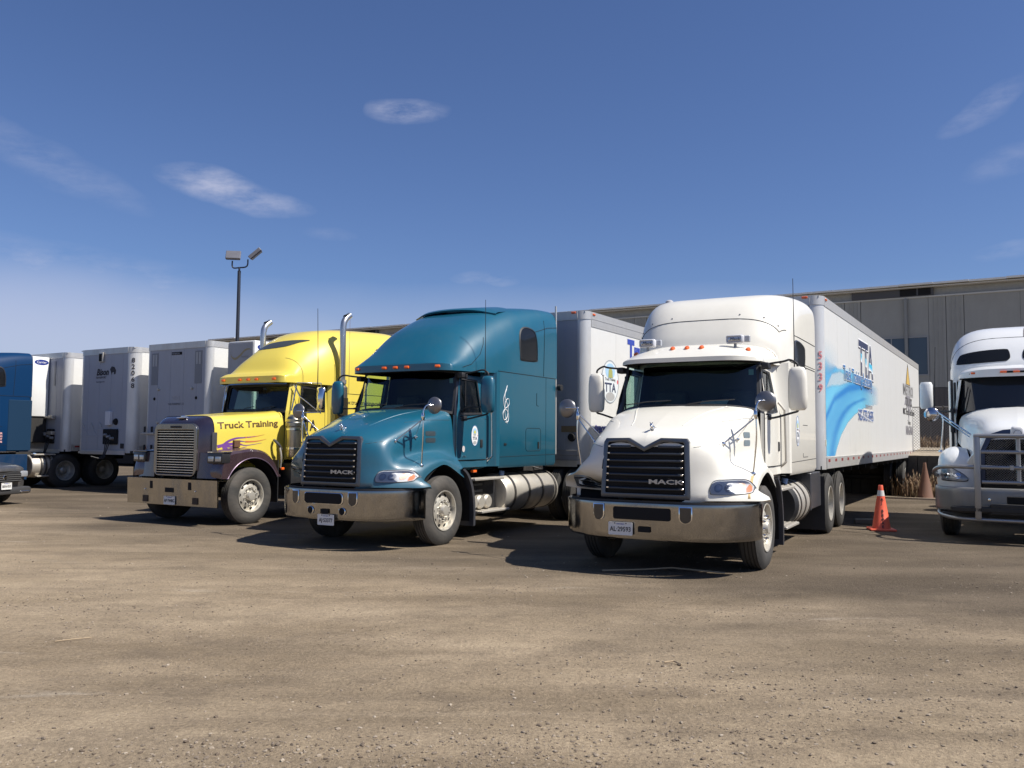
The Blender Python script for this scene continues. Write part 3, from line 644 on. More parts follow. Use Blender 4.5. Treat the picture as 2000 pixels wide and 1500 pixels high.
def mack(name, label, loc, ang, paint, kind):
    t = thing(name, label, 'semi truck', gw(*loc), -R(ang), 'semi trucks parked side by side in front of their trailers')
    hood_obj(paint, t); hood_trim(paint, t); grille_m(t); bumper_m(t, kind); dog(t)
    for s in (1, -1):
        headlight(t, s); hood_mirror(t, s); side_mirror(t, s, paint, y=.62 if kind != 'W' else .66, x=1.51 if kind != 'W' else 1.42, loop=(kind == 'T'))
        make_steer(t, (s * 1.02, 0, .51), s)
        # dark fender flare behind the wheel, inner liner
        fl = MB(); arc = [(.0 + .70 * math.cos(a), .52 + .70 * math.sin(a)) for a in [R(q) for q in range(200, -32, -8)]]
        arc = [(y, max(.16, z)) for y, z in arc if y > .25 or z > .9]
        pts = curve([(.40, 1.11), (.52, 1.03), (.63, .88), (.69, .70), (.72, .50), (.72, .22)], 4)
        ra = [(s * 1.20, y, z) for y, z in pts]; rb = [(s * 1.20, y + .055, z + .012) for y, z in pts]; rc = [(s * .85, y + .055, z + .012) for y, z in pts]; rd = [(s * .85, y, z) for y, z in pts]
        fl.grid([rd, ra, rb, rc]); fl.build('fender_flare', M['darkg'], t, smooth=50)
        ln = MB(); pts = [(-.60, .80)] + [(.64 * math.cos(a), .52 + .66 * math.sin(a)) for a in [R(q) for q in range(150, 20, -10)]] + [(.66, .75), (.68, .30)]
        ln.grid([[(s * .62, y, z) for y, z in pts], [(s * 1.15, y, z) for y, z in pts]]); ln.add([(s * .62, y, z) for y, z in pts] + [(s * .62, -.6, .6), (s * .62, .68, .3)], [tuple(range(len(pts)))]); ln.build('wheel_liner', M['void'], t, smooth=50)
        # hood side vents
        for z in (1.655, 1.555):
            v = MB(); ol = rrect(-.19, .03, z - .036, z + .036, .022)
            v.patch(ol, lambda a, b: tuple(hside(a, b, s, .004)), 1)
            v.build('hood_vent', mat('vent_dark', (.035, .05, .06), .5) if kind != 'W' else mat('vent_grey', (.16, .20, .22), .5), t, smooth=0)
    # windscreen: curved glass, seal, wipers
    B = [(0, .13, 2.03), (.4, .17, 2.03), (.72, .28, 2.01), (.95, .48, 1.97)]; T_ = [(0, .40, 2.67), (.4, .43, 2.67), (.70, .50, 2.66), (.93, .64, 2.64)]
    def lerp(k, in_=1.0): return [((a[0] * (1 - k) + b[0] * k) * in_, a[1] * (1 - k) + b[1] * k, a[2] * (1 - k) + b[2] * k) for a, b in zip(B, T_)]
    ws = MB().surf([lerp(0), lerp(.33), lerp(.66), lerp(1)], 3, 5, mirror=True).build('windshield', M['glass'], t, smooth=60, fix=False)
    bt = MB(); 
    for k0, k1 in ((-.01, .05), (.95, 1.01)): bt.surf([[(x, y - .008, z) for x, y, z in lerp(k0)], [(x, y - .008, z) for x, y, z in lerp(k1)]], 2, 5, mirror=True)
    for s in (1, -1): bt.surf([[(s * (p[0] - .03), p[1] - .022, p[2]) for p in (lerp(k)[-1] for k in (0, .33, .66, 1))], [(s * (p[0] + .012), p[1] - .004, p[2]) for p in (lerp(k)[-1] for k in (0, .33, .66, 1))]], 1, 4)
    bt.build('windshield_seal', M['dark'], ws, smooth=60)
    tgx = MB(); tgx.box(.80, .865, .60, .604, 2.46, 2.535); tgx.build('windshield_sticker', mat('sticker_cyan', (.45, .70, .66), .5), ws, smooth=0)
    wp = MB()
    for x in (-.75, .10):
        wp.tube([(x, .12, 2.06), (x + .30, .105, 2.10), (x + .62, .16, 2.115)], .008, 6)
    wp.build('wiper', M['dark'], ws, smooth=50)
    # dashboard, seats, wheel, paper, inside of the cab
    it = MB(); it.rbox(-.88, .88, .30, .80, 1.55, 2.0, .08, 3); it.box(-.98, .98, .5, 1.3, 1.18, 1.24); it.box(-1.0, 1.0, 1.42, 1.46, 1.2, 2.6)
    it.build('dashboard', M['interior'], t, smooth=40)
    for s in (1, -1):
        q = MB(); q.rbox(s * .5 - .25, s * .5 + .25, .85, 1.3, 1.45, 1.65, .06, 3); q.rbox(s * .5 - .24, s * .5 + .24, 1.22, 1.38, 1.6, 2.3, .06, 3); q.build('seat', M['interior'], t, smooth=40)
    st = MB(); st.tube([( .48 + .21 * math.cos(a), .72 - .06 * math.sin(a), 2.02 + .15 * math.sin(a)) for a in [2 * PI * k / 20 for k in range(21)]], .014, 6, False); st.tube([(.48, .72, 2.02), (.48, .5, 1.9)], .03); st.build('steering_wheel', M['dark'], t, smooth=40)
    px_ = .22 if kind == 'W' else -.32
    pp = MB(); pp.add([(px_, .27, 2.055), (px_ + .36, .29, 2.06), (px_ + .36, .42, 2.12), (px_, .40, 2.115)], [(0, 1, 2, 3)]); pp.build('paper', M['paper'], t, smooth=0)
    # doors
    for s in (1, -1):
        X = lambda z: s * (1.055 - .13 * max(0, z - 1.95) / .7 - .02 * max(0, 1.4 - z))
        def pan(poly, x_off=0): return [(X(z) + s * x_off, y, z) for y, z in poly]
        d = MB(); y0, y1 = .46, 1.31
        lower = [[(X(z) + s * bul * .02, y, z) for y, bul in ((y0, -1.2), (.60, .3), (.9, 1), (1.2, .6), (y1, .3))] for z in (1.25, 1.45, 1.7, 1.92)]
        d.grid(refine(lower, 2, 2))
        ou = [(y0, 1.92), (y1, 1.92), (y1, 2.60), (.66, 2.60), (.52, 2.16)]; inn = [(.53, 1.965), (1.17, 1.99), (1.17, 2.52), (.70, 2.535), (.575, 2.14)]
        n = 5; a = [(X(z) + s * (.005 if y > .5 else -.024), y, z) for y, z in ou]; b_ = [(X(z) + s * .004, y, z) for y, z in inn]; c_ = [(X(z) - s * .04, y, z) for y, z in inn]
        d.add(a + b_ + c_, [(i, (i + 1) % n, n + (i + 1) % n, n + i) for i in range(n)] + [(n + i, n + (i + 1) % n, 2 * n + (i + 1) % n, 2 * n + i) for i in range(n)])
        dr = d.build('door', paint, t, smooth=40)
        g = MB(); g.add([(X(z) - s * .012, y, z) for y, z in inn], [tuple(range(5))]); g.build('door_window', M['glass'], dr, smooth=0, fix=False)
        tr_ = MB(); a = [(X(z) + s * .008, y, z) for y, z in [(.515, 1.95), (1.185, 1.975), (1.185, 2.535), (.69, 2.55), (.56, 2.14)]]; b_ = [(X(z) + s * .008, y, z) for y, z in [(.55, 1.985), (1.155, 2.005), (1.155, 2.505), (.708, 2.52), (.59, 2.14)]]
        tr_.add(a + b_, [(i, (i + 1) % n, n + (i + 1) % n, n + i) for i in range(n)]); tr_.box(min(X(2.2) - s * .01, X(2.2) + s * .007), max(X(2.2) - s * .01, X(2.2) + s * .007), .735, .755, 2.0, 2.5); tr_.build('window_trim', M['dark'], dr, smooth=0)
        hd = MB(); hd.rbox(min(X(1.5) + s * .005, X(1.5) + s * .03), max(X(1.5) + s * .005, X(1.5) + s * .03), 1.10, 1.17, 1.44, 1.57, .01, 2); hd.build('door_handle', M['dark'], dr)
        sm = MB()
        for y in (.455, 1.315): sm.tube([(X(1.25) + s * (.003 if y > 1 else -.022), y, 1.24), (X(1.9) + s * (.005 if y > 1 else -.022), y, 1.94)], .006, 5)
        sm.tube([(X(1.90) + s * .004, .47, 1.90), (X(1.90) + s * .014, .9, 1.90), (X(1.90) + s * .008, 1.31, 1.90)], .003, 4)
        sm.tube([(X(1.25) + s * .002, .46, 1.245), (X(1.25) + s * .01, 1.31, 1.245)], .006, 5); sm.build('door_gap', M['void'], dr)
        oval_badge(dr, X(1.62) + s * .022, .93, 1.63, .105, .165) if (s > 0 and kind == 'T') else None
        if kind == 'T' and s > 0:
            q = MB(); q.patch(circ(.62, 1.42, .04, .05, 14), lambda a, b: (X(b) + .012, a, b), 1); q.build('door_sticker', mat('sticker_grey', (.55, .5, .48), .6), dr, smooth=0)
            text('PINNACLE', .045, M['chromehi'], dr, (X(1.3) + .01, .60, 1.285), SIDE, sx=1.1, ext=.003)
        # sill, A pillar, corner between cab and sleeper, grab rail
        b = MB(); b.grid([[(s * 1.045, .50, 1.235), (s * 1.055, 1.33, 1.235)], [(s * 1.05, .56, 1.13), (s * 1.06, 1.33, 1.13)], [(s * .9, .60, 1.08), (s * .9, 1.33, 1.08)]])
        pil = [[(s * (1.035), .455, 1.92), (s * (.995), .545, 2.16), (s * .945, .665, 2.62)], [(s * (.985), .452, 1.93), (s * .965, .52, 2.16), (s * .925, .63, 2.66)], [(s * .955, .475, 1.95), (s * .94, .53, 2.16), (s * .905, .65, 2.66)]]
        b.grid(pil); b.grid([[(s * 1.03, .455, 1.24), (s * 1.035, .455, 1.93)], [(s * .98, .44, 1.24), (s * .985, .44, 1.95)]])
        cor = [(1.31, 1.03), (1.36, 1.035), (1.39, 1.06), (1.44, 1.10), (1.48, 1.15), (1.56, 1.165)]
        b.grid([[(s * (x - (.0 if y > 1.45 else .10 * max(0, z - 1.95) / .7)), y, z) for y, x in cor] for z in (1.13, 1.95, 2.68)])
        b.build('cab_side', paint, t, smooth=35)
        gr = MB(); gr.tube(curve([(s * 1.045, 1.36, 1.22), (s * 1.11, 1.37, 1.28), (s * 1.12, 1.38, 1.36), (s * 1.11, 1.38, 1.95), (s * 1.10, 1.37, 2.02), (s * 1.03, 1.345, 2.12)], 4), .016); gr.build('grab_rail', M['chromehi'] if kind == 'T' else M['alum'], t, smooth=50)
    # sleeper lower body
    xs = 1.165; b = MB(); zz = (1.10, 1.16, 1.9, 2.71); b.grid([[(-xs + .03 * (z < 1.12), 1.56, z) for z in zz], [(-xs + .03 * (z < 1.12), 3.60, z) for z in zz], [(-xs + .06, 3.66, z) for z in zz], [(xs - .06, 3.66, z) for z in zz], [(xs - .03 * (z < 1.12), 3.60, z) for z in zz], [(xs - .03 * (z < 1.12), 1.56, z) for z in zz]])
    b.add([(-1.1, 1.4, 1.10), (1.1, 1.4, 1.10), (1.1, 3.66, 1.10), (-1.1, 3.66, 1.10)], [(0, 1, 2, 3)])
    sl_ = b.build('sleeper', paint, t, smooth=30)
    g = MB()
    for s in (1, -1):
        x = s * (xs + .001)
        g.tube([(x, 1.57, 1.28), (x, 3.60, 1.30)], .004, 4); g.tube([(x, 1.5, 2.705), (x, 3.60, 2.705)], .006, 4)
        if kind == 'T':
            o2 = rrect(2.46, 3.02, 1.37, 1.77, .06); g.tube([(x, a, c) for a, c in o2 + [o2[0]]], .0045, 4, False); g.tube([(x, 2.86, 2.40), (x, 2.86, 2.18), (x, 2.93, 2.17)], .006, 4); g.tube([(x, 3.22, 1.1), (x, 3.22, 2.70)], .003, 4)
            g.rbox(min(x, x + s * .012), max(x, x + s * .012), 2.90, 2.95, 1.41, 1.53, .004, 1); g.rbox(min(x, x + s * .01), max(x, x + s * .01), 1.70, 1.78, 1.47, 1.51, .004, 1)
        else:
            g.tube([(x, 2.45, 1.82), (x, 2.85, 1.82)], .004, 4); g.tube([(x, 2.45, 1.40), (x, 2.45, 1.34), (x, 2.85, 1.34)], .004, 4)
    g.build('panel_gap', M['void'], sl_, smooth=0)
    if kind == 'W':
        rs = MB(); pts = [(1.125 + .012 * math.sin(z * 9), z) for z in np.linspace(1.17, .88, 9)]; rs.grid([[tuple(hfront(x - .011, z, .002)) for x, z in pts], [tuple(hfront(x + .011, z, .002)) for x, z in pts]]); rs.build('rust_streak', mat('rust_stain', (.50, .36, .17), .7, noise=.3, nscale=20), t, smooth=60)
        oval_badge(sl_, xs + .003, 2.02, 1.73, .13, .22)
    # roof
    if kind in 'TN':
        rf = Roof([(.25, 2.755, 2.645, .985, 9, .17), (.30, 2.81, 2.645, .995, 5.5, .18), (.5, 3.00, 2.65, 1.03, 3.4, .20), (.92, 3.37, 2.66, 1.08, 3.0, .20), (1.27, 3.56, 2.67, 1.12, 3.1, .15), (1.7, 3.745, 2.68, 1.145, 3.4, .09), (2.15, 3.875, 2.69, 1.16, 4.2, .04), (2.7, 3.96, 2.70, 1.165, 5.5, 0), (3.3, 4.01, 2.70, 1.165, 8, 0), (3.66, 4.02, 2.70, 1.165, 9, 0)])
        r_ = rf.build('roof', paint, t)
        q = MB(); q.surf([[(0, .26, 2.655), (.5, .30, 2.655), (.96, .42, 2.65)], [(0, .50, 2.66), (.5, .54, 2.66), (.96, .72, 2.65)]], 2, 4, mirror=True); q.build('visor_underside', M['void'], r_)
        for a in (-.80, -.225, 0, .225, .80):
            marker_light(r_, a, .25 + .17 * (abs(a) / .985) ** 9 - .014, 2.705, 'box', rotz=math.copysign(.22 if abs(a) > .5 else 0, a))
        for s in (1, -1):
            m = MB(); ol = [tuple(p) for p in refine1(np.array([(2.28, 2.99), (2.26, 3.25), (2.31, 3.44), (2.45, 3.53), (2.66, 3.53), (2.80, 3.47), (2.86, 3.30), (2.87, 3.05), (2.83, 2.99), (2.55, 2.97), (2.32, 2.97), (2.28, 2.99)], float), 3)[:-1]]; m.patch(ol, lambda a, b: tuple(rf.side(a, b, .006, s)), 3); w = m.build('sleeper_window', M['glassd'], r_, smooth=60)
            m = MB(); n = len(ol); cx, cz = 2.56, 3.26; A = [tuple(rf.side(cx + (p[0] - cx) * 1.09, cz + (p[1] - cz) * 1.09, .003, s)) for p in ol]; Bq = [tuple(rf.side(*p, .014, s)) for p in ol]; m.add(A + Bq, [(i, (i + 1) % n, n + (i + 1) % n, n + i) for i in range(n)]); m.build('window_seal', M['dark'], w, smooth=60)
            m = MB(); m.tube([tuple(rf.side(3.12 + .05 * (z - 2.7), z, .002, s)) for z in np.linspace(2.72, 3.75, 8)], .005, 4); m.tube([tuple(rf.P(u, s * .9 * PI / 2 * .93, .002)) for u in (33, 36, 40, 45)], .005, 4)
            m.tube([tuple(rf.P(u, s * a, .002)) for u, a in ((9, 1.52), (12, 1.46), (15, 1.30), (17.5, 1.12), (19, .98))], .005, 4); m.build('roof_seam', M['void'], r_, smooth=0)
        q = MB(); q.surf([[(0, 1.75, 3.80), (.5, 1.80, 3.78), (.85, 1.95, 3.72)], [(0, 1.78, 3.86), (.5, 1.83, 3.84), (.85, 2.0, 3.775)], [(0, 2.5, 3.97), (.5, 2.55, 3.965), (.85, 2.7, 3.89)]], 2, 4, mirror=True); q.build('wind_deflector', paint, r_, smooth=50)
        for s in (1, -1):
            if kind == 'T': MB().box(s * 1.13 - .012, s * 1.13 + .012, 3.665, 3.70, 1.3, 4.09).build('fairing_edge', M['tralu'], t, smooth=0)
    else:
        rb = Roof([(.20, 2.695, 2.635, .955, 6, .30), (.30, 2.76, 2.64, .97, 3.6, .30), (.55, 2.87, 2.64, .99, 2.8, .24), (.9, 2.93, 2.64, 1.01, 3.0, .15), (1.25, 2.96, 2.64, 1.03, 3.2, .08), (1.5, 2.97, 2.66, 1.05, 3.4, 0)])
        cabroof = rb.build('cab_roof', paint, t)
        rf = Roof([(1.10, 2.92, 2.66, 1.0, 4, .25), (1.18, 3.12, 2.68, 1.05, 4, .25), (1.40, 3.44, 2.69, 1.10, 4.2, .22), (1.68, 3.66, 2.70, 1.14, 4.6, .16), (2.1, 3.78, 2.70, 1.16, 6.5, .08), (2.8, 3.83, 2.70, 1.165, 9, 0), (3.35, 3.84, 2.70, 1.165, 11, 0), (3.66, 3.82, 2.70, 1.165, 11, 0)])
        r_ = rf.build('roof_fairing', paint, t)
        m = MB(); m.tube([tuple(rf.P(8.3 + 0 * a, a, .002)) for a in np.linspace(-1.1, 1.1, 25)], .005, 4)
        for s in (1, -1):
            m.tube([tuple(rf.P(8.3 + 3.2 * (k / 10) ** 1.0, s * (1.1 + .16 * k / 10), .002)) for k in range(11)], .005, 4)
            m.tube([tuple(rf.side(y, 3.12, .002, s)) for y in np.linspace(1.95, 3.62, 8)], .005, 4); m.tube([tuple(rf.side(y, 2.74, .002, s)) for y in np.linspace(1.7, 3.6, 5)], .004, 4)
        m.build('roof_seam', M['void'], r_, smooth=0)
        bo = MB()
        for a in (-1.0, -.6, -.2, .2, .6, 1.0):
            p = rf.P(9.3, a, .002); bo.lathe([(0, .013), (.006, .011), (.007, 0)], 'y', (p.x, p.y - .006, p.z), seg=8)
        bo.build('fairing_bolt', M['steel'], r_, smooth=0)
        sl2 = MB()
        sl2.tube(curve([tuple(rb.P(19.5, a, .004)) for a in np.linspace(-1.35, 1.35, 15)], 2), .014, 6); sl2.build('drip_moulding', M['alum'], cabroof, smooth=50)
        for s in (1, -1):
            m = MB(); ol = [(1.93, 2.77), (2.02, 2.71), (2.60, 2.71), (2.68, 2.76), (2.70, 2.92), (2.62, 3.02), (2.12, 3.05), (1.97, 3.0)]
            ol = [tuple(p) for p in refine1(np.array(ol + [ol[0]], float), 3)[:-1]]
            f = lambda a, b: tuple(rf.side(a, max(b, 2.702), .006, s)); m.patch(ol, f, 3); w = m.build('sleeper_window', M['glassd'], r_, smooth=60)
            mm = MB(); n = len(ol); A = [tuple(rf.side(2.32 + (p[0] - 2.32) * 1.06, max(2.702, 2.88 + (p[1] - 2.88) * 1.1), .003, s)) for p in ol]; Bq = [tuple(rf.side(p[0], max(2.702, p[1]), .012, s)) for p in ol]; mm.add(A + Bq, [(i, (i + 1) % n, n + (i + 1) % n, n + i) for i in range(n)]); mm.build('window_seal', M['darkg'], w, smooth=60)
        for a in (-.79, -.215, 0, .215, .79):
            best = min(((abs(rb.P(u, math.copysign(b, a) if a else 0).x - a) + 1.0 * abs(rb.P(u, math.copysign(b, a) if a else 0).z - (2.84 if abs(a) < .5 else 2.80)), u, b) for u in np.linspace(0, 16, 50) for b in (np.linspace(.02, 1.5, 75) if a else [0])), key=lambda q: q[0])
            p = rb.P(best[1], math.copysign(best[2], a) if a else 0, .0); marker_light(cabroof, p.x, p.y, p.z - .006, 'round')
        for x in (-.62, .62):
            q = MB(); q.rbox(-.12, .12, -.05, .05, .03, .15, .03, 3); lamp = q.build('roof_lamp', mat('roof_lamp', (.55, .56, .60), .2, coat=.5), cabroof, (x, .62, 2.86), smooth=40)
            MB().rbox(-.10, .10, -.056, -.048, .045, .135, .02, 2).build('lamp_glass', mat('lamp_glass', (.50, .52, .56), .12, metal=.5), lamp)
            MB().rbox(.09, .19, .02, .07, .05, .14, .01, 1).build('lamp_bracket', mat('lamp_bracket', (.36, .38, .42), .4), lamp)
            text('Mack', .060, M['blktxt'], lamp, (-.065, -.059, .07), FRONT, shear=.3, sx=1.1); MB().lathe([(-.02, .02), (.04, .02)], 'z', seg=8).build('lamp_stem', M['steel'], lamp)
        for x, y in ((-.86, .42), (-.28, 2.0)):
            pass
        p = rf.P(22, -.35); MB().lathe([(0, .07), (.05, .06), (.07, .03), (.07, 0)], 'z', (p.x, p.y, p.z - .01), seg=14).build('roof_antenna', mat('antenna_cap', (.4, .4, .42), .5), r_)
    # whips
    for s in (1, -1):
        if kind == 'W' and s > 0: MB().tube([(s * 1.37, .72, 2.55), (s * 1.37, .72, 2.85), (s * 1.36, .74, 3.74)], [.009, .007, .004], 6).build('antenna', M['dark'], t)
        if kind == 'T' and s > 0: MB().tube([(1.22, 1.0, 2.62), (1.22, 1.0, 2.9), (1.215, 1.0, 3.82)], [.010, .006, .004], 6).build('antenna', M['dark'], t)
    # chassis
    frame_rails(t, 7.2)
    for s in (1, -1):
        fuel_tank(t, s, 1.78, 3.72 if kind == 'T' else 2.95, dark_end=(kind == 'W'))
        step(t, s, .98, 1.18, .80, 1.70, .95); step(t, s, .98, 1.20, .98, 1.86, .43)
        if kind == 'T':
            for k in range(3):
                y = .95 + .22 * k; q = MB(); q.lathe([(s * .55, .11), (s * 1.04, .115), (s * 1.075, .09), (s * 1.08, 0)], 'x', (0, y, .56), seg=24); q.build('air_tank', M['alum'], t, smooth=35)
        bx = MB(); bx.rbox(s * .78 - .2, s * .78 + .2, .80, 1.75, .40, .90, .03, 2)
        bx.build('battery_box', M['dark'], t)
        g = MB()
        for zz_ in (.76, .86):
            for k in range(14): g.box(min(s * .982, s * .986), max(s * .982, s * .986), .85 + k * .035, .868 + k * .035, zz_ - .04, zz_ - .005)
        gg = g.build('box_slots', M['steel'], t, smooth=0); stuff(gg)
        MB().rbox(s * 1.0 - .03, s * 1.0 + .03, .98, 1.08, 1.04, 1.08, .006, 1).build('side_marker', M['amber'], t)
    if kind == 'W':
        for s in (1, -1):
            m = MB(); m.rbox(min(s * .70, s * 1.17), max(s * .70, s * 1.17), 3.05, 3.09, .50, 1.08, .01, 1)
            m.rbox(min(s * .70, s * 1.17), max(s * .70, s * 1.17), 3.09, 3.95, 1.04, 1.08, .01, 1); m.rbox(min(s * 1.14, s * 1.17), max(s * 1.14, s * 1.17), 3.09, 3.98, .52, 1.06, .01, 1); m.build('chassis_fairing', M['darkg'], t)
            MB().box(s * .95 - .28, s * .95 + .28, 3.99, 4.0, .12, 1.0).build('mud_flap', M['dark'], t, smooth=0)
    rear_bogie(t, (4.75, 6.05))
    # hoses behind the cab
    h = MB()
    for k in range(3):
        x = -.2 + .2 * k; h.tube([(x + .06 * math.cos(a * 1.0), 3.72 + a * .012, 1.75 + .05 * k + .07 * math.sin(a)) for a in np.linspace(0, 30, 90)], .009, 5)
    h.build('air_hose', M['dark'], t, smooth=50)
    if kind == 'T': MB().lathe([(0, .06), (.07, .06)], 'x', (1.17, 3.72, 2.55), seg=14).build('work_lamp', M['dark'], t)
    return t, rf

# ------------------------------------------------------------------ classic long-nose tractor
SEA = [-PI / 2, -1.56, -1.54, -1.5, -1.4, -1.2, -1.0, -.85, -.7, -.55, -.42, -.3, -.2, -.12, -.06, -.02, -.004]; SEA = SEA + [0] + [-a for a in reversed(SEA)]
def classic(loc, ang):
    t = thing('semi_truck', 'yellow long-nose semi truck with purple fenders and twin chrome stacks', 'semi truck', gw(*loc), -R(ang), 'semi trucks parked side by side in front of their trailers')
    Yp, Pp = M['yellow'], M['purple']
    # hood: purple nose, yellow behind
    st = [(-.735, 1.81, .86, .575, 9, .0), (-.70, 1.86, .86, .60, 9, 0), (-.62, 1.915, .86, .665, 9, 0), (-.52, 1.955, .86, .735, 9, 0)]
    nose = Roof(st, 4); A = SEA
    MB().grid([[nose.P(u, a) for a in A] for u in range(len(nose.st))]).build('hood_nose', Pp, t, smooth=40)
    st2 = [(-.52, 1.955, .86, .735, 9, 0), (-.2, 1.98, .95, .765, 9, 0), (.3, 2.02, 1.0, .80, 9, 0), (.75, 2.06, 1.0, .825, 9, 0), (1.10, 2.10, 1.0, .85, 9, 0)]
    hd = Roof(st2, 4); hood = MB().grid([[hd.P(u, a, .001) for a in A] for u in range(len(hd.st))]).build('hood', Yp, t, smooth=40)
    m = MB(); m.tube([hd.P(len(hd.st) - 1, a, .002) for a in A], .007, 5); m.tube([hd.P(.05, a, .002) for a in A], .006, 5)
    m.tube([(.80, -.5, 1.10), (.81, 1.05, 1.10)], .004, 4); m.build('hood_gap', M['void'], hood, smooth=0)
    # side trim panel dark behind the nose
    for s in (1, -1):
        m = MB(); m.rbox(min(s * .735, s * .75), max(s * .735, s * .75), -.57, -.46, 1.12, 1.66, .006, 2); m.build('nose_trim', M['darkg'], t)
        m = MB(); m.rbox(s * .79 - .03, s * .79 + .03, -.12, .02, 1.39, 1.52, .006, 1); m.build('fender_marker', mat('rust_brown', (.12, .06, .03), .6), t)
    # lettering and flames on the hood side
    def hside(y, z, off=.004): p = hd.side(max(-.5, y), z, off, 1); return (p.x, y, p.z)
    tx = text('Truck Training', .205, mat('brown_lettering', (.10, .055, .018), .5), hood, (0, 0, 0), (0, 0, 0), bold=.006, ext=0)
    xw = max(v.co.x for v in tx.data.vertices)
    for v in tx.data.vertices:
        yy = -.44 + v.co.x / xw * 1.38; p = hside(yy, 1.725 + v.co.y * .82 + (yy + .44) * .055, .003); v.co = Vector(p)
    fl = MB()
    def strip(pts, w, mb):
        pts = curve(pts, 6); n = len(pts); g0, g1 = [], []
        for i, (y, z) in enumerate([(p[0], p[1]) for p in pts]):
            k = w[0] * (1 - i / (n - 1)) ** .8 + w[1]; d = Vector(pts[min(i + 1, n - 1)]) - Vector(pts[max(0, i - 1)]); nn_ = Vector((-d.y, d.x)).normalized() * k / 2
            g0.append(hside(y + nn_.x, z + nn_.y)); g1.append(hside(y - nn_.x, z - nn_.y))
        mb.grid([g0, g1])
    strip([(-.45, 1.40), (-.33, 1.43), (-.22, 1.50), (-.05, 1.555), (.16, 1.57), (.42, 1.60)], (.06, .003), fl)
    strip([(-.30, 1.44), (-.12, 1.455), (.02, 1.50), (.18, 1.49)], (.055, .004), fl)
    strip([(-.30, 1.42), (-.15, 1.40), (.02, 1.44), (.2, 1.425), (.55, 1.47)], (.035, .003), fl)
    strip([(-.34, 1.40), (-.18, 1.345), (0, 1.36), (.2, 1.40)], (.05, .003), fl)
    fl.build('flame_decal', mat('flame_purple', (.16, .055, .26), .5), hood, smooth=0)
    f2 = MB(); strip([(.14, 1.572), (.35, 1.585), (.62, 1.63)], (.022, .002), f2); strip([(.16, 1.492), (.4, 1.50), (.66, 1.54)], (.030, .002), f2); strip([(-.02, 1.505), (.02, 1.47), (.10, 1.445)], (.02, .002), f2)
    f2.build('flame_decal', mat('flame_red', (.55, .16, .07), .5), hood, smooth=0)
    # grille
    fr = MB(); ou = rrect(-.575, .575, .86, 1.82, .15, 6); inn = rrect(-.50, .50, .90, 1.70, .015, 6)
    fr.ringprism(ou, inn, 'y', -.775, -.70); g = fr.build('grille_surround', mat('dull_grille_shell', (.26, .25, .235), .2, metal=.9, dirt=.3, dirtcol=(.13, .11, .09)), t, smooth=40)
    md = g.modifiers.new('edge', 'BEVEL'); md.width = .012; md.segments = 2; md.limit_method = 'ANGLE'
    MB().box(-.50, .50, -.735, -.73, .90, 1.70).build('grille_screen', M['void'], g, smooth=0)
    for k in range(17):
        z = .925 + k * .0465; m = MB(); m.rbox(-.50, .50, -.768, -.745, z, z + .013, .004, 1); m.build('grille_slat', M['chromehi'], g)
    MB().rbox(-.12, .17, -.787, -.772, 1.735, 1.775, .015, 2).build('grille_badge', M['dark'], g)
    o = MB(); o.rbox(-.10, .12, -.66, -.50, 0, .022, .01, 2); o.prism([(-.12, .01), (.03, .02), (.15, .045), (.06, .05), (-.02, .04)], 'y', -.60, -.58); o.rbox(-.02, .05, -.62, -.56, .01, .05, .01, 2)
    oo = o.build('hood_ornament', M['chromehi'], t, (0, -.02, 1.915))
    # bumper: flat steel
    b = MB(); b.prism([(-.840, .815), (-.826, .345), (-.80, .345), (-.80, .815)], 'x', -1.215, 1.215); b.box(-1.20, 1.20, -.80, -.60, .80, .812); bp = b.build('bumper', M['chrome'], t)
    for (x, z, w, h) in ((-.03, .615, .24, .085), (-.53, .70, .08, .14), (.51, .70, .09, .14), (-.69, .44, .15, .12), (.66, .44, .15, .12)):
        MB().rbox(x - w / 2, x + w / 2, -.842, -.83, z - h / 2, z + h / 2, .006, 1).build('bumper_opening' if w > .1 else 'tow_slot', M['void'] if abs(x) < .6 else mat('rusty_grid', (.05, .035, .025), .8), bp)
    for x in (-.70, .66): MB().lathe([(-.015, 0), (-.014, .012), (0, .018)], 'y', (x, -.836, .61), seg=10).build('bumper_bolt', M['chromehi'], bp)
    plate(bp, -.01, -.842, .43, 'AP·7448G')
    # fenders with headlight pods
    for s in (1, -1):
        pr = [(-.72, .86), (-.72, 1.00), (-.66, 1.20), (-.55, 1.31), (-.30, 1.355), (0, 1.375), (.28, 1.33), (.48, 1.20), (.60, 1.02), (.68, .84)]
        pts = curve(pr, 4); outx = lambda y, z: 1.20 - .02 * max(0, z - 1.1)
        top = [(s * .74, y, z - .01 + (.02 if y > -.5 else 0)) for y, z in pts]; mid = [(s * 1.05, y, z) for y, z in pts]; e1 = [(s * 1.15, y, z - .015) for y, z in pts]; e2 = [(s * 1.195, y, z - .06 if z > .9 else z) for y, z in pts]
        # lower edge follows the wheel arch
        low = []
        for y, z in pts:
            r_ = .66; zl = .52 + math.sqrt(max(0, r_ * r_ - y * y)) if abs(y) < r_ else .52
            low.append((s * 1.20, y, max(.84, min(z - .065, zl + .02))))
        m = MB(); m.grid([top, mid, e1, e2, low]); m.add([top[0], mid[0], e1[0], e2[0], low[0], (s * 1.2, -.70, .84), (s * .62, -.70, .84)], [(0, 1, 2, 3, 4, 5, 6)])
        # flat front of the fender between grille and corner
        m.grid([[(s * .58, -.745, .84), (s * .60, -.72, 1.30)], [(s * .9, -.735, .84), (s * .88, -.70, 1.28)], [(s * 1.2, -.70, .84), (s * 1.12, -.60, 1.24)]])
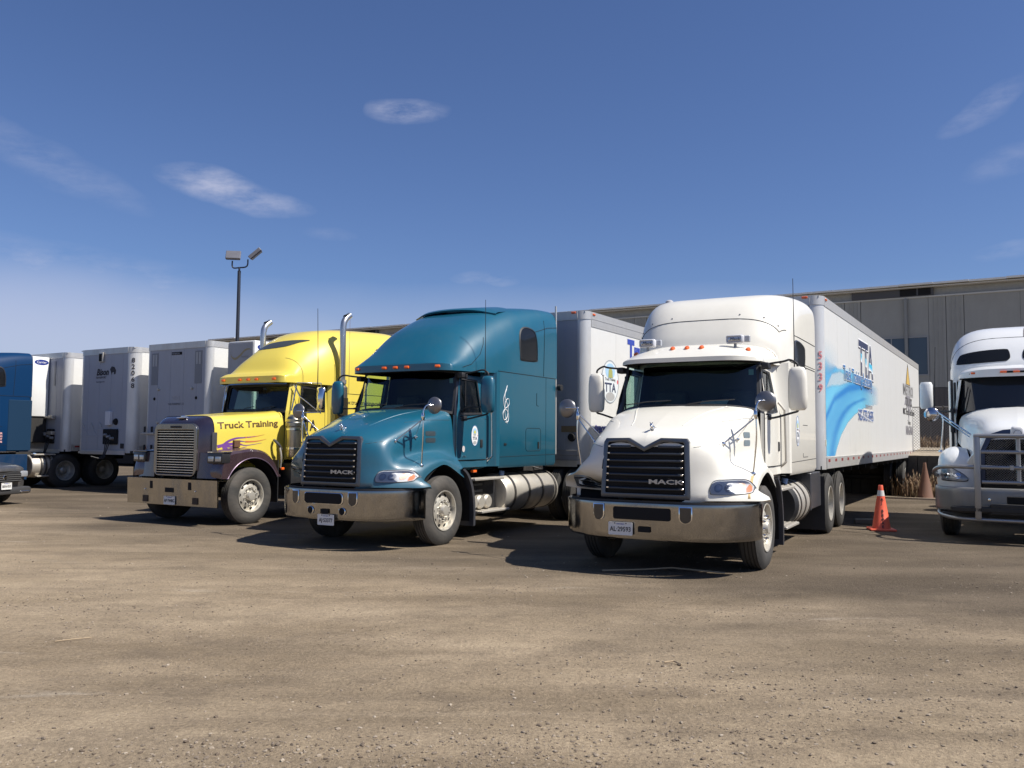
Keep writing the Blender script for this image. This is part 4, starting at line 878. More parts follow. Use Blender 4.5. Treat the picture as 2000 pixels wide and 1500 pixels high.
        f = m.build('fender', mat('fender_maroon', (.075, .045, .055), .25, coat=.9, metal=.45, dirt=.25, dirtcol=(.14, .11, .10), backdark=True), t, smooth=35)
        lp = MB(); lp.tube([p for p in low if abs(p[1]) < .62], .010, 6); lp.build('fender_lip', mat('fender_lip', (.22, .16, .22), .3, metal=.6), f, smooth=50)
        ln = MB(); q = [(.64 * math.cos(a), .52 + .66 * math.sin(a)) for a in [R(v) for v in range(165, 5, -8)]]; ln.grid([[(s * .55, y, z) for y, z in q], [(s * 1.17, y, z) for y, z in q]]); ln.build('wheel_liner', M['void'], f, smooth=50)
        h = MB(); h.rbox(min(s * .80, s * 1.17), max(s * .80, s * 1.17), -.80, -.60, 1.11, 1.295, .02, 2); hl = h.build('headlight', mat('pod_dark', (.05, .05, .055), .3, metal=.5), t)
        hl.rotation_euler = (0, 0, R(s * 3))
        hc = MB(); hc.rbox(min(s * .79, s * 1.18), max(s * .79, s * 1.18), -.79, -.58, 1.290, 1.315, .008, 1); hc.build('bezel', M['chrome'], hl)
        for x in (.90, 1.07): MB().rbox(s * x - .065, s * x + .065, -.812, -.795, 1.145, 1.235, .012, 2).build('lens', mat('sealed_beam', (.42, .44, .46), .15, metal=.4, coat=.5), hl)
        make_steer(t, (s * 1.03, 0, .51), s)
    # cab
    b = MB()
    for s in (1, -1):
        X = .94
        b.grid([[(s * .88, 1.08, z) for z in (1.15, 2.10)], [(s * X, 1.16, z) for z in (1.15, 2.10)], [(s * X, 1.40, z) for z in (1.15, 2.10)], [(s * X, 2.2, z) for z in (1.15, 2.10)]])
        ou = [(1.17, 2.10), (2.2, 2.10), (2.2, 2.68), (1.30, 2.68)]; inn = [(1.40, 2.13), (2.10, 2.13), (2.10, 2.585), (1.50, 2.585)]; a = [(s * (X - .03 * (z > 2.2)), y, z) for y, z in ou]; c = [(s * (X - .03 * (z > 2.2)), y, z) for y, z in inn]
        b.add(a + c, [(i, (i + 1) % 4, 4 + (i + 1) % 4, 4 + i) for i in range(4)])
        b.grid([[(s * .88, 1.09, 2.10), (s * .87, 1.20, 2.66)], [(s * .94, 1.17, 2.10), (s * .91, 1.30, 2.68)]])
    # windscreen wall: frame around two panes
    wf = lambda x, z: (x, 1.085 + .115 * (z - 2.10) / .56 + .05 * (abs(x) / .88) ** 2, z)
    oo = rrect(-.90, .90, 2.06, 2.68, .02, 4)
    for sg in (0,):
        ii = rrect(-.845, .845, 2.12, 2.62, .07, 4); n = len(oo); b.add([wf(*p) for p in oo] + [wf(*p) for p in ii], [(i, (i + 1) % n, n + (i + 1) % n, n + i) for i in range(n)])
    cab = b.build('cab', Yp, t, smooth=30)
    g_ = MB(); g_.patch([p for p in ii], lambda x, z: tuple(Vector(wf(x, z)) + Vector((0, .01, 0))), 3); w = g_.build('windshield', M['glass'], t, smooth=60, fix=False)
    m = MB(); i2 = rrect(-.822, .822, 2.145, 2.595, .06, 4); m.add([tuple(Vector(wf(*p)) - Vector((0, .006, 0))) for p in ii] + [tuple(Vector(wf(*p)) - Vector((0, .006, 0))) for p in i2], [(i, (i + 1) % n, n + (i + 1) % n, n + i) for i in range(n)]); m.build('windshield_seal', M['dark'], w, smooth=0)
    m = MB()
    for x in (-.3, .25): m.tube([(x, 1.06, 2.11), (x + .08, 1.07, 2.16), (x + .3, 1.10, 2.19)], .007, 5)
    m.tube([(-.9, 1.05, 2.08), (.9, 1.05, 2.08)], .008, 5); m.build('wiper', M['dark'], w)
    it = MB(); it.rbox(-.85, .85, 1.3, 1.62, 1.6, 2.06, .06, 2); it.box(-.9, .9, 2.5, 2.52, 1.2, 2.66); it.rbox(-.72, -.3, 1.8, 2.2, 1.6, 2.45, .08, 3); it.rbox(.3, .72, 1.8, 2.2, 1.6, 2.45, .08, 3); it.build('dashboard', M['interior'], t, smooth=40)
    for s in (1, -1):
        X = .94; dr = MB(); q = [(s * (X + .002), y, z) for y, z in [(1.36, 1.22), (1.33, 2.08), (1.45, 2.64), (2.13, 2.64), (2.15, 1.22), (1.36, 1.22)]]; dr.tube(q, .005, 4, False); d = dr.build('door', M['void'], t, smooth=0)
        gl = MB(); inn = [(1.40, 2.13), (2.10, 2.13), (2.10, 2.585), (1.50, 2.585)]; gl.add([(s * (X - .03 * (z > 2.2) - .012), y, z) for y, z in inn], [(0, 1, 2, 3)]); gl.build('door_window', M['glass'], d, smooth=0, fix=False)
        tr_ = MB(); A_ = [(s * (X - .03 * (z > 2.2) + .006), y, z) for y, z in [(1.37, 2.10), (2.13, 2.10), (2.13, 2.615), (1.48, 2.615)]]; B_ = [(s * (X - .03 * (z > 2.2) + .006), y, z) for y, z in [(1.425, 2.155), (2.075, 2.155), (2.075, 2.56), (1.52, 2.56)]]
        tr_.add(A_ + B_, [(i, (i + 1) % 4, 4 + (i + 1) % 4, 4 + i) for i in range(4)]); tr_.build('window_trim', M['dark'], d, smooth=0)
    dd = cab
    text('TTA', .30, M['blktxt'], dd, (.945, 1.40, 1.72), SIDE, sx=.85, bold=.008); text('Truck', .15, M['blktxt'], dd, (.945, 1.55, 1.55), SIDE, bold=.003); text('Training', .15, M['blktxt'], dd, (.945, 1.45, 1.39), SIDE, bold=.003); text('Academy', .15, M['blktxt'], dd, (.945, 1.42, 1.24), SIDE, bold=.003)
    # sleeper and roof
    xs = 1.12; b = MB(); zz = (1.08, 2.4, 2.70); rowsS = []
    for s in (1,):
        b.grid([[(-.94, 2.2, z) for z in zz], [(-1.0, 2.25, z) for z in zz], [(-xs, 2.35, z) for z in zz], [(-xs, 4.55, z) for z in zz], [(xs, 4.55, z) for z in zz], [(xs, 2.35, z) for z in zz], [(1.0, 2.25, z) for z in zz], [(.94, 2.2, z) for z in zz]])
    sl_ = b.build('sleeper', Yp, t, smooth=30)
    m = MB(); m.tube([(xs + .001, 2.4, 2.50), (xs + .001, 4.5, 2.50)], .006, 4); m.tube([(xs + .001, 2.4, 1.5), (xs + .001, 4.5, 1.5)], .005, 4); m.build('panel_gap', M['void'], sl_, smooth=0)
    text('www.trucktrainingacademy.com', .135, M['blktxt'], sl_, (xs + .002, 2.42, 2.28), SIDE, sx=1.02, bold=.001)
    rf = Roof([(.93, 2.79, 2.655, .93, 14, .10), (1.04, 2.86, 2.66, .945, 9, .12), (1.17, 2.92, 2.66, .95, 6, .14), (1.40, 3.23, 2.66, .96, 3.3, .15), (1.75, 3.55, 2.66, .99, 2.7, .16), (2.2, 3.79, 2.66, 1.05, 2.9, .10), (2.8, 3.92, 2.66, 1.11, 3.3, .03), (3.6, 3.98, 2.66, 1.12, 4, 0), (4.45, 4.02, 2.66, 1.12, 4.2, 0), (4.58, 3.98, 2.66, 1.11, 4.2, 0)])
    r_ = rf.build('roof', Yp, t, na=16)
    m = MB(); m.surf([[(0, .90, 2.625), (.5, .93, 2.625), (.93, 1.04, 2.62)], [(0, .905, 2.65), (.5, .935, 2.65), (.935, 1.045, 2.65)]], 1, 4, mirror=True); m.surf([[(0, .91, 2.63), (.5, .94, 2.63), (.93, 1.05, 2.63)], [(0, 1.22, 2.67), (.5, 1.23, 2.67), (.93, 1.27, 2.67)]], 1, 4, mirror=True); m.build('sun_visor', M['chrome'], r_, smooth=40)
    for a in (-.71, -.235, 0, .235, .71):
        marker_light(r_, a, .93 + .10 * (abs(a) / .93) ** 14 - .014, 2.725, 'box')
    # roof window (parallelogram on the dome) + side window
    def onroof(x, z, off=.006):
        best = None
        lo, hi = 12.0, 32.0
        for _ in range(22):
            u = (lo + hi) / 2; st_ = rf.sec(u); k = min(1, abs(x) / st_[3]); a = math.asin(k ** (st_[4] / 2)); p = rf.P(u, math.copysign(a, x) if x else 0)
            if p.z < z: lo = u
            else: hi = u
        return tuple(rf.P(u, math.copysign(a, x) if x else 0, off))
    ol = curve([(-.56, 3.40), (-.42, 3.48), (-.25, 3.545), (.1, 3.585), (.60, 3.60), (.48, 3.53), (.30, 3.445), (-.1, 3.41), (-.56, 3.395)], 3)[:-1]
    m = MB(); m.patch(ol, onroof, 4); m.build('roof_window', mat('roof_glass', (.05, .055, .05), .12, coat=.3), r_, smooth=60)
    for s in (1, -1):
        m = MB(); ol = rrect(3.55, 4.15, 3.05, 3.55, .12); m.patch(ol, lambda a, b_: tuple(rf.side(a, b_, .006, s)), 3); m.build('sleeper_window', M['glassd'], r_, smooth=60)
        m = MB(); m.tube([tuple(rf.side(2.3, z, .002, s)) for z in np.linspace(2.67, 3.1, 5)], .004, 4); m.tube([tuple(rf.P(u, s * 1.1 + 0 * u, .002)) for u in np.linspace(37, 37.5, 2)], .004, 4); m.build('roof_seam', M['void'], r_, smooth=0)
        # exhaust stack with curved tip
        m = MB(); pt = [(s * 1.16, 2.40, 1.0), (s * 1.16, 2.40, 3.90)]; 
        m.tube(curve([(s * 1.16, 2.40, 2.70), (s * 1.16, 2.40, 3.4), (s * 1.16, 2.40, 3.88), (s * 1.16, 2.46, 4.05), (s * 1.16, 2.60, 4.16)], 5), .064, 20, caps=False); ex = m.build('exhaust_stack', mat('stack_steel', (.55, .55, .55), .24, metal=.9, dirt=.3, dirtcol=(.25, .24, .22)), t, smooth=50)
        m = MB(); m.lathe([(1.05, .07), (1.1, .115), (2.62, .115), (2.66, .075), (2.78, .075)], 'z', (s * 1.16, 2.40, 0), seg=24); m.build('muffler', mat('muffler_steel', (.30, .28, .25), .35, metal=.9, dirt=.3), ex, smooth=35)
        m = MB(); m.lathe([(1.45, .125), (1.45, .13), (2.40, .13), (2.40, .125)], 'z', (s * 1.16, 2.40, 0), seg=24); m.build('heat_shield', mat('perforated_shield', (.10, .085, .06), .4, metal=.8), ex, smooth=35)
        m = MB(); m.lathe([(2.70, .07), (2.70, .088), (2.78, .088), (2.78, .07)], 'z', (s * 1.16, 2.40, 0), seg=20); m.box(s * 1.05 - .05, s * 1.05 + .05, 2.37, 2.43, 2.50, 2.56); m.build('clamp', M['steel'], ex)
        m = MB(); m.tube([(s * 1.16, 2.45, 4.10), (s * 1.16, 2.59, 4.155)], .050, 14); m.build('stack_bore', M['void'], ex)
        # air cleaner
        m = MB(); m.lathe([(1.19, .05), (1.20, .135), (1.24, .145), (1.78, .145), (1.80, .16), (1.86, .16), (1.88, .145), (1.93, .145), (1.97, .12), (1.985, .11), (2.02, .11), (2.025, 0)], 'z', (s * 1.10, 1.10, 0), seg=32); ac = m.build('air_cleaner', mat('air_cleaner_steel', (.42, .40, .34), .25, metal=1.0, dirt=.35), t, smooth=30)
        for z in (1.35, 1.72): MB().lathe([(z, .146), (z, .154), (z + .035, .154), (z + .035, .146)], 'z', (s * 1.10, 1.10, 0), seg=32).build('band', M['chromehi'], ac, smooth=30)
        # side mirror: tall chrome barrel on a tripod bracket
        m = MB(); mx, my = s * 1.30, 1.62; q = []
        for z, w, d in ((2.12, .02, .02), (2.125, .09, .05), (2.16, .115, .08), (2.54, .115, .08), (2.575, .09, .05), (2.58, .02, .02)):
            q.append([(mx + w * math.cos(a), my + d * math.sin(a) * (1 if math.sin(a) < 0 else .3), z) for a in [2 * PI * k / 16 for k in range(16)]])
        m.add([p for r in q for p in r], [(i * 16 + k, i * 16 + (k + 1) % 16, (i + 1) * 16 + (k + 1) % 16, (i + 1) * 16 + k) for i in range(5) for k in range(16)]); mo = m.build('side_mirror', M['chromehi'], t, smooth=50)
        MB().rbox(mx - .075, mx + .075, my + .022, my + .028, 2.15, 2.55, .003, 1).build('mirror_glass', M['mirrorglass'], mo)
        m = MB(); m.tube([(s * .95, 1.30, 2.66), (mx, my, 2.66), (mx, my, 2.56)], .011); m.tube([(mx, my, 2.66), (mx, my, 2.05)], .009); m.tube([(s * .95, 1.28, 2.06), (mx, my, 2.08)], .011); m.tube([(s * .95, 1.22, 2.62), (s * 1.02, 1.30, 2.40), (mx, my, 2.06)], .009); m.tube([(s * 1.0, 1.25, 2.62), (s * .97, 1.15, 2.1)], .013)
        m.build('mirror_arm', M['chromehi'], mo, smooth=50)
        m = MB(); m.tube(curve([(s * .86, .82, 1.52), (s * .92, .80, 1.50), (s * .98, .84, 1.42), (s * .98, .90, 1.34)], 4), .028, 10); m.build('air_horn', M['darkg'], t)
        continue
        m = MB(); m.lathe([(-.03, 0), (-.028, .05), (-.01, .10), (0, .105), (.008, .1), (.008, 0)], 'y', seg=22); hm = m.build('hood_mirror', mat('mirror_back', (.2, .2, .2), .3), t, (s * 1.20, .60, 2.22), smooth=40)
        m = MB(); m.tube(curve([(s * 1.20, .565, 2.24), (s * 1.19, .52, 2.16), (s * 1.19, .50, 1.95), (s * 1.16, .45, 1.40)], 4), .010); m.tube([(s * 1.19, .50, 2.0), (s * .84, .75, 1.62)], .008); m.tube([(s * 1.19, .50, 2.0), (s * 1.17, .9, 1.5)], .008); k_ = m.build('mirror_stalk', M['chromehi'], hm, smooth=50); k_.location = (-s * 1.20, -.60, -2.22)
        m = MB(); m.tube(curve([(s * .86, .82, 1.52), (s * .92, .80, 1.50), (s * .98, .84, 1.42), (s * .98, .90, 1.34)], 4), [.02] * 5 + [.035] * 4 + [.02] * 4 if False else .028, 10); m.build('air_horn', M['darkg'], t)
    MB().tube([(1.30, 1.52, 2.62), (1.30, 1.52, 3.0), (1.28, 1.50, 4.15)], [.010, .008, .005], 6).build('antenna', M['dark'], t)
    MB().tube([(1.30, 2.45, 2.5), (1.30, 2.45, 4.1)], [.005, .003], 6).build('antenna', mat('thin_whip', (.2, .12, .12), .5), t)
    frame_rails(t, 8.2, -.7)
    for s in (1, -1):
        fuel_tank(t, s, 2.2, 3.7); m = MB(); m.rbox(s * .88 - .22, s * .88 + .22, 1.05, 2.05, .45, 1.08, .03, 2); m.build('battery_box', M['dark'], t); step(t, s, .9, 1.15, 1.2, 1.9, .5)
        MB().rbox(s * 1.02 - .03, s * 1.02 + .03, .85, .93, .95, 1.0, .01, 1).build('side_marker', M['amber'], t)
        m = MB(); m.box(min(s * .7, s * 1.1), max(s * .7, s * 1.1), .70, .72, .35, 1.15); m.build('splash_guard', M['dark'], t)
        MB().tube(curve([(s * 1.08, .76, 1.38), (s * 1.10, .78, 1.2), (s * 1.06, .80, 1.0)], 4), .018).build('grab_rail', M['alum'], t)
    rear_bogie(t, (5.6, 6.9))
    return t

# ------------------------------------------------------------------ cool white tractor with a tube bull bar (local origin at the front bumper centre on the ground)
def bullbar_truck(loc, ang):
    t = thing('semi_truck', 'white semi truck with a grey tube bull bar and mesh grille, at the right edge', 'semi truck', gw(*loc), -R(ang), 'semi trucks parked side by side in front of their trailers')
    P = M['whiteR']; ax = 1.25
    H = [[(0, .28, .95), (0, .27, 1.3), (0, .30, 1.72), (0, .50, 1.88), (0, .95, 2.02), (0, 1.5, 2.13), (0, 1.95, 2.2)],
         [(.30, .29, .95), (.30, .28, 1.3), (.29, .32, 1.71), (.30, .52, 1.86), (.34, .97, 2.0), (.40, 1.5, 2.11), (.46, 1.97, 2.18)],
         [(.50, .34, .95), (.49, .34, 1.3), (.47, .38, 1.64), (.48, .56, 1.79), (.54, 1.0, 1.92), (.66, 1.5, 2.03), (.76, 2.02, 2.10)],
         [(.58, .44, .95), (.57, .44, 1.3), (.54, .50, 1.52), (.56, .64, 1.62), (.64, 1.05, 1.74), (.78, 1.5, 1.86), (.90, 2.06, 1.98)],
         [(.64, .50, .95), (.66, .52, 1.15), (.68, .58, 1.28), (.68, .70, 1.36), (.74, 1.05, 1.42), (.84, 1.5, 1.48), (.95, 2.1, 1.58)]]
    m = MB().surf(H, 4, 4, mirror=True); m.f = [f for f in m.f if not all(abs(m.v[i][0]) < .50 and m.v[i][2] < 1.66 and m.v[i][1] < .6 for i in f)]; m.m = [0] * len(m.f); m.build('hood', P, t, smooth=50)
    F = [[(.60, .44, .84), (.61, .46, 1.0), (.64, .52, 1.20), (.70, .62, 1.34), (.74, .90, 1.44), (.78, 1.25, 1.47), (.84, 1.75, 1.38), (.88, 2.0, 1.2)],
         [(.80, .40, .84), (.80, .42, 1.0), (.81, .48, 1.20), (.84, .60, 1.35), (.90, .90, 1.47), (.94, 1.25, 1.50), (.98, 1.72, 1.38), (1.0, 2.0, 1.15)],
         [(1.0, .45, .84), (1.0, .47, 1.0), (1.0, .54, 1.18), (1.02, .66, 1.32), (1.06, .92, 1.42), (1.09, 1.25, 1.45), (1.09, 1.70, 1.32), (1.08, 2.0, 1.08)],
         [(1.13, .60, .84), (1.14, .62, 1.0), (1.14, .68, 1.15), (1.15, .78, 1.24), (1.17, .96, 1.31), (1.18, 1.25, 1.34), (1.17, 1.66, 1.22), (1.15, 1.98, .98)],
         [(1.18, .72, .84), (1.19, .73, .95), (1.19, .76, 1.03), (1.19, .84, 1.08), (1.20, 1.0, 1.14), (1.20, 1.25, 1.18), (1.19, 1.62, 1.06), (1.17, 1.92, .84)]]
    for s in (1, -1):
        g = [[(s * x, y, z) for x, y, z in r] for r in F]
        m = MB(); m.surf(g, 3, 3); m.build('fender', P, t, smooth=50)
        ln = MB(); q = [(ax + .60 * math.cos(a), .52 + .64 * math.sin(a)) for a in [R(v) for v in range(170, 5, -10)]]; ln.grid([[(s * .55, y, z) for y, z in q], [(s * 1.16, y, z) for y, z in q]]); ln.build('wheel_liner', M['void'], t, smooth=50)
        make_steer(t, (s * 1.03, ax, .51), s)
        C_ = curve([(.60, .445), (.80, .405), (1.0, .455), (1.13, .605), (1.18, .72)], 6)
        f = lambda off: (lambda x, z: (lambda p: (s * p[0], p[1] + max(0, z - 1.0) * .30, z))(nosex(x, C_, off)))
        ol = [tuple(p) for p in refine1(np.array([(1.12, 1.16), (1.10, .98), (1.05, .955), (.85, .95), (.74, .955), (.72, .99), (.76, 1.04), (.85, 1.10), (.98, 1.16), (1.08, 1.185), (1.12, 1.16)], float), 3)[:-1]]
        m = MB(); m.patch(ol, f(.006), 4); h = m.build('headlight', mat('bowl_grey', (.40, .42, .45), .3, metal=.5), t, smooth=60)
        m = MB(); n = len(ol); cx, cz = .93, 1.05; A_ = [f(.004)(cx + (p[0] - cx) * 1.05, cz + (p[1] - cz) * 1.12) for p in ol]; B_ = [f(.015)(*p) for p in ol]; m.add(A_ + B_, [(i, (i + 1) % n, n + (i + 1) % n, n + i) for i in range(n)]); m.build('bezel', M['dark'], h, smooth=60)
        for x in (.86, 1.02): m = MB(); m.patch(circ(x, 1.03, .045, .05), f(.010), 2); m.build('reflector', M['chromehi'], h, smooth=60)
        m = MB(); m.patch(ol, f(.018), 4); m.build('lens', M['lens'], h, smooth=60)
        # big mirror, strut and stalk
        mx, my = s * 1.50, 2.75; q = []
        mz = lambda k: 2.46 + k
        for z, w, d in ((-.26, .03, .03), (-.255, .09, .06), (-.2, .115, .09), (.2, .115, .09), (.255, .09, .06), (.26, .03, .03)):
            q.append([(mx + math.copysign(abs(math.cos(a)) ** .7, math.cos(a)) * w, my + math.sin(a) * (d if math.sin(a) < 0 else .02), mz(z)) for a in [2 * PI * k / 16 for k in range(16)]])
        m = MB(); m.add([p for r in q for p in r], [(i * 16 + k, i * 16 + (k + 1) % 16, (i + 1) * 16 + (k + 1) % 16, (i + 1) * 16 + k) for i in range(5) for k in range(16)] + [tuple(range(16)), tuple(80 + k for k in range(16))]); mo = m.build('side_mirror', P, t, smooth=50)
        MB().rbox(mx - .10, mx + .10, my + .02, my + .03, 2.24, 2.68, .003, 1).build('mirror_glass', M['mirrorglass'], mo)
        m = MB(); m.tube([(s * .97, 2.25, 2.14), (mx, my, 2.15), (mx, my, 2.24)], .018); m.tube([(s * .97, 2.2, 1.82), (s * 1.3, 2.5, 2.05), (mx, my, 2.15)], .018); m.build('mirror_arm', M['dark'], mo, smooth=50)
        m = MB(); c = Vector((s * 1.27, .95, 2.05)); m.lathe([(-.04, 0), (-.035, .06), (-.01, .115), (0, .12), (.01, .11), (.01, 0)], 'y', tuple(c), seg=24); hm = m.build('hood_mirror', mat('chrome_mirror_back', (.5, .5, .52), .15, metal=1.0), t, smooth=40)
        m = MB(); m.tube(curve([(s * 1.14, .95, 1.42), (s * 1.10, .92, 1.8), (s * 1.10, .92, 2.0), (s * 1.16, .93, 2.08), (s * 1.27, .93, 2.08)], 4), .011); m.tube([(s * 1.16, .93, 2.08), (s * .66, .5, 1.70)], .014); m.tube([(s * 1.12, .93, 2.0), (s * .68, .55, 1.66)], .009); m.lathe([(-.01, .04), (.02, .03), (.03, 0)], 'z', (s * 1.14, .95, 1.42), seg=12); m.build('mirror_stalk', M['chromehi'], hm, smooth=50)
        # door pillar parts behind the hood
        m = MB(); m.grid([[(s * .95, 2.10, 1.2), (s * .97, 2.12, 2.0), (s * .88, 2.42, 2.72)], [(s * 1.0, 2.2, 1.2), (s * 1.0, 2.2, 2.05), (s * .93, 2.5, 2.74)], [(s * 1.02, 3.2, 1.2), (s * 1.02, 3.2, 2.05), (s * .97, 3.2, 2.76)]]); m.build('cab_side', P, t, smooth=40)
        m = MB(); m.grid([[(s * 1.008, 2.32, 2.08), (s * .945, 2.58, 2.66)], [(s * 1.02, 3.0, 2.08), (s * .97, 3.0, 2.66)]]); m.build('door_window', M['glassd'], t, smooth=0)
        m = MB()
        for yy in (2.16, 2.28, 3.02): m.rbox(s * 1.03 - .02, s * 1.03 + .02, yy, yy + .05, 1.3, 2.72, .01, 1)
        m.rbox(s * 1.03 - .03, s * 1.03 + .04, 2.1, 2.3, 1.74, 1.90, .02, 1); m.rbox(s * 1.03 - .03, s * 1.03 + .04, 2.1, 2.3, 2.10, 2.20, .02, 1); m.build('door_hinge', M['dark'], t)
        MB().tube([(s * 1.42, 3.3, 2.05), (s * 1.38, 3.4, 3.45)], [.013, .006], 6).build('antenna', M['dark'], t)
        fuel_tank(t, s, 3.3, 4.6)
    # windscreen and visor
    B = [(0, 1.92, 2.17), (.45, 1.97, 2.16), (.75, 2.08, 2.13), (.92, 2.26, 2.08)]; T_ = [(0, 2.18, 2.76), (.45, 2.22, 2.76), (.72, 2.32, 2.75), (.88, 2.48, 2.73)]
    MB().surf([B, T_], 3, 5, mirror=True).build('windshield', mat('dark_screen', (.02, .022, .026), .06, coat=.3), t, smooth=60)
    v = Roof([(1.98, 2.88, 2.74, .90, 3.4, .34), (2.08, 2.93, 2.74, .92, 3.2, .34), (2.5, 2.98, 2.74, .95, 3.2, .25), (3.1, 3.0, 2.74, .98, 3.5, .1)]); vo = v.build('cab_roof', P, t)
    m = MB(); m.surf([[(0, 1.968, 2.80), (.4, 2.01, 2.80), (.74, 2.15, 2.80)], [(0, 1.975, 2.835), (.4, 2.017, 2.835), (.74, 2.157, 2.835)]], 1, 5, mirror=True); m.build('visor_slot', M['void'], vo, smooth=0)
    for x in (-.66, -.2, 0, .2, .66):
        yy = 1.975 + .34 * (abs(x) / .92) ** 2 * .9 - .03; MB().rbox(x - .05, x + .05, yy - .015, yy + .02, 2.80, 2.835, .006, 1).build('marker_light', M['amber'], vo)
    rf = Roof([(3.05, 3.02, 2.74, 1.04, 3.6, .15), (3.12, 3.15, 2.74, 1.08, 3.6, .15), (3.35, 3.45, 2.74, 1.12, 3.6, .15), (3.7, 3.72, 2.74, 1.15, 3.6, .10), (4.2, 3.86, 2.74, 1.17, 4, .04), (5.0, 3.92, 2.74, 1.17, 4.5, 0), (5.6, 3.90, 2.74, 1.17, 4.5, 0)]); r_ = rf.build('roof', P, t)
    for s in (1, -1):
        ol = [tuple(p) for p in refine1(np.array([(.16, 3.10), (.10, 3.16), (.12, 3.30), (.20, 3.34), (.6, 3.32), (.90, 3.27), (.97, 3.20), (1.0, 3.10), (.95, 3.06), (.5, 3.08), (.16, 3.10)], float), 3)[:-1]]
        def onr(x, z, off=.008):
            lo, hi = 0., 22.
            for _ in range(20):
                u = (lo + hi) / 2; st_ = rf.sec(u); a = math.asin(min(1, x / st_[3]) ** (st_[4] / 2)); p = rf.P(u, s * a)
                if p.z < z: lo = u
                else: hi = u
            return tuple(rf.P(u, s * a, off))
        m = MB(); m.patch(ol, onr, 4); m.build('roof_window', M['glassd'], r_, smooth=60)
    m = MB(); m.tube([tuple(rf.P(12.3, a, .002)) for a in np.linspace(-1.45, 1.45, 21)], .005, 4); m.tube([tuple(rf.P(u, 0.02, .002)) for u in np.linspace(12.3, 22, 8)], .006, 4); m.build('roof_seam', M['void'], r_, smooth=0)
    b = MB(); xs = 1.17; zz = (1.1, 2.0, 2.76); b.grid([[(-1.0, 3.12, z) for z in zz], [(-1.12, 3.25, z) for z in zz], [(-xs, 3.45, z) for z in zz], [(-xs, 5.6, z) for z in zz], [(xs, 5.6, z) for z in zz], [(xs, 3.45, z) for z in zz], [(1.12, 3.25, z) for z in zz], [(1.0, 3.12, z) for z in zz]]); b.build('sleeper', P, t, smooth=40)
    # grille mesh
    g = MB(); gx = lambda x, z, o: (x, .275 - o + .03 * (x / .5) ** 2 + max(0, z - 1.3) * .08, z)
    fo = [(-.52, .92), (.52, .92), (.52, 1.45), (.42, 1.70), (.2, 1.78), (0, 1.80), (-.2, 1.78), (-.42, 1.70), (-.52, 1.45)]; fi = [(-.46, .96), (.46, .96), (.46, 1.43), (.37, 1.63), (.18, 1.71), (0, 1.73), (-.18, 1.71), (-.37, 1.63), (-.46, 1.43)]
    n = 9; g.add([gx(*p, .0) for p in fo] + [gx(*p, .03) for p in fo] + [gx(*p, .03) for p in fi] + [gx(*p, 0) for p in fi], [(k * n + i, k * n + (i + 1) % n, (k + 1) * n + (i + 1) % n, (k + 1) * n + i) for k in range(3) for i in range(n)]); gs = g.build('grille_surround', mat('dark_blue_trim', (.05, .065, .12), .3, metal=.5), t, smooth=30)
    g = MB(); g.patch(fi, lambda x, z: gx(x, z, .004), 1); g.build('grille_screen', M['void'], gs, smooth=0)
    wm = MB()
    def inside(x, z): return abs(x) < .46 - max(0, z - 1.43) * .45 - (.02 if z > 1.6 else 0) and .96 < z < 1.72 - .25 * (x / .46) ** 2 * .4
    for sg in (1, -1):
        for k in range(-34, 36):
            c = k * .037; seg = []
            for j in range(0, 60):
                x = -.47 + .94 * j / 59; z = 1.33 + sg * x * 1.0 + c
                if inside(x, z): seg.append(gx(x, z, .012))
                elif len(seg) > 1: wm.tube([seg[0], seg[-1]], .0055, 3, False); seg = []
                else: seg = []
            if len(seg) > 1: wm.tube([seg[0], seg[-1]], .0055, 3, False)
    q = wm.build('grille_mesh', mat('mesh_silver', (.60, .60, .60), .35, metal=.9), gs, smooth=0); stuff(q)
    m = MB(); m.rbox(-.11, .11, .10, .24, 1.66, 1.84, .05, 3, .8); m.lathe([(-.02, .05), (-.025, 0)], 'y', (0, .10, 1.72), seg=16); m.build('spot_lamp', mat('lamp_white', (.7, .7, .7), .3), t, smooth=40)
    MB().lathe([(-.006, .055), (-.008, 0)], 'y', (0, .095, 1.72), seg=16).build('spot_glass', M['glassd'], t)
    # bumper
    C_ = [(0, .14), (.5, .13), (.85, .16), (1.08, .30), (1.19, .50), (1.22, .75), (1.22, .85)]
    m = MB(); m.surf([[(x * .97, y + .05, .86) for x, y in C_], [(x, y, .84) for x, y in C_], [(x, y - .01, .68) for x, y in C_], [(x, y, .50) for x, y in C_], [(x * .97, y + .04, .47) for x, y in C_]], 3, 4, mirror=True); bp = m.build('bumper', mat('grey_plastic', (.23, .235, .24), .35, metal=.45, dirt=.5), t, smooth=50)
    MB().rbox(-.17, .2, .105, .13, .62, .74, .01, 1).build('bumper_opening', M['void'], bp)
    plate(bp, -.09, .105, .535, '929·4', w=.30, h=.15)
    MB().lathe([(-.03, 0), (-.028, .022), (0, .03)], 'y', (-.41, .115, .68), seg=12).build('bumper_bolt', M['chromehi'], bp)
    MB().box(-.5, .5, .2, .24, .86, .94).build('bumper_filler', M['void'], t, smooth=0)
    # bull bar
    bb = mat('bull_bar_grey', (.36, .365, .37), .38, metal=.75, dirt=.3); m = MB()
    m.tube(curve([(1.19, .72, 1.02), (1.21, .45, 1.10), (1.12, .22, 1.17), (.95, .05, 1.19), (.6, .0, 1.19), (.3, .0, 1.19)], 5), .032, 10)
    q = MB(); q.v = [(-x, y, z) for x, y, z in m.v]; q.f = m.f; q.m = m.m
    main = MB(); main.tube([(-.60, -.03, 1.68), (.60, -.03, 1.68)], .034, 12); br = main.build('bull_bar', bb, t, smooth=40)
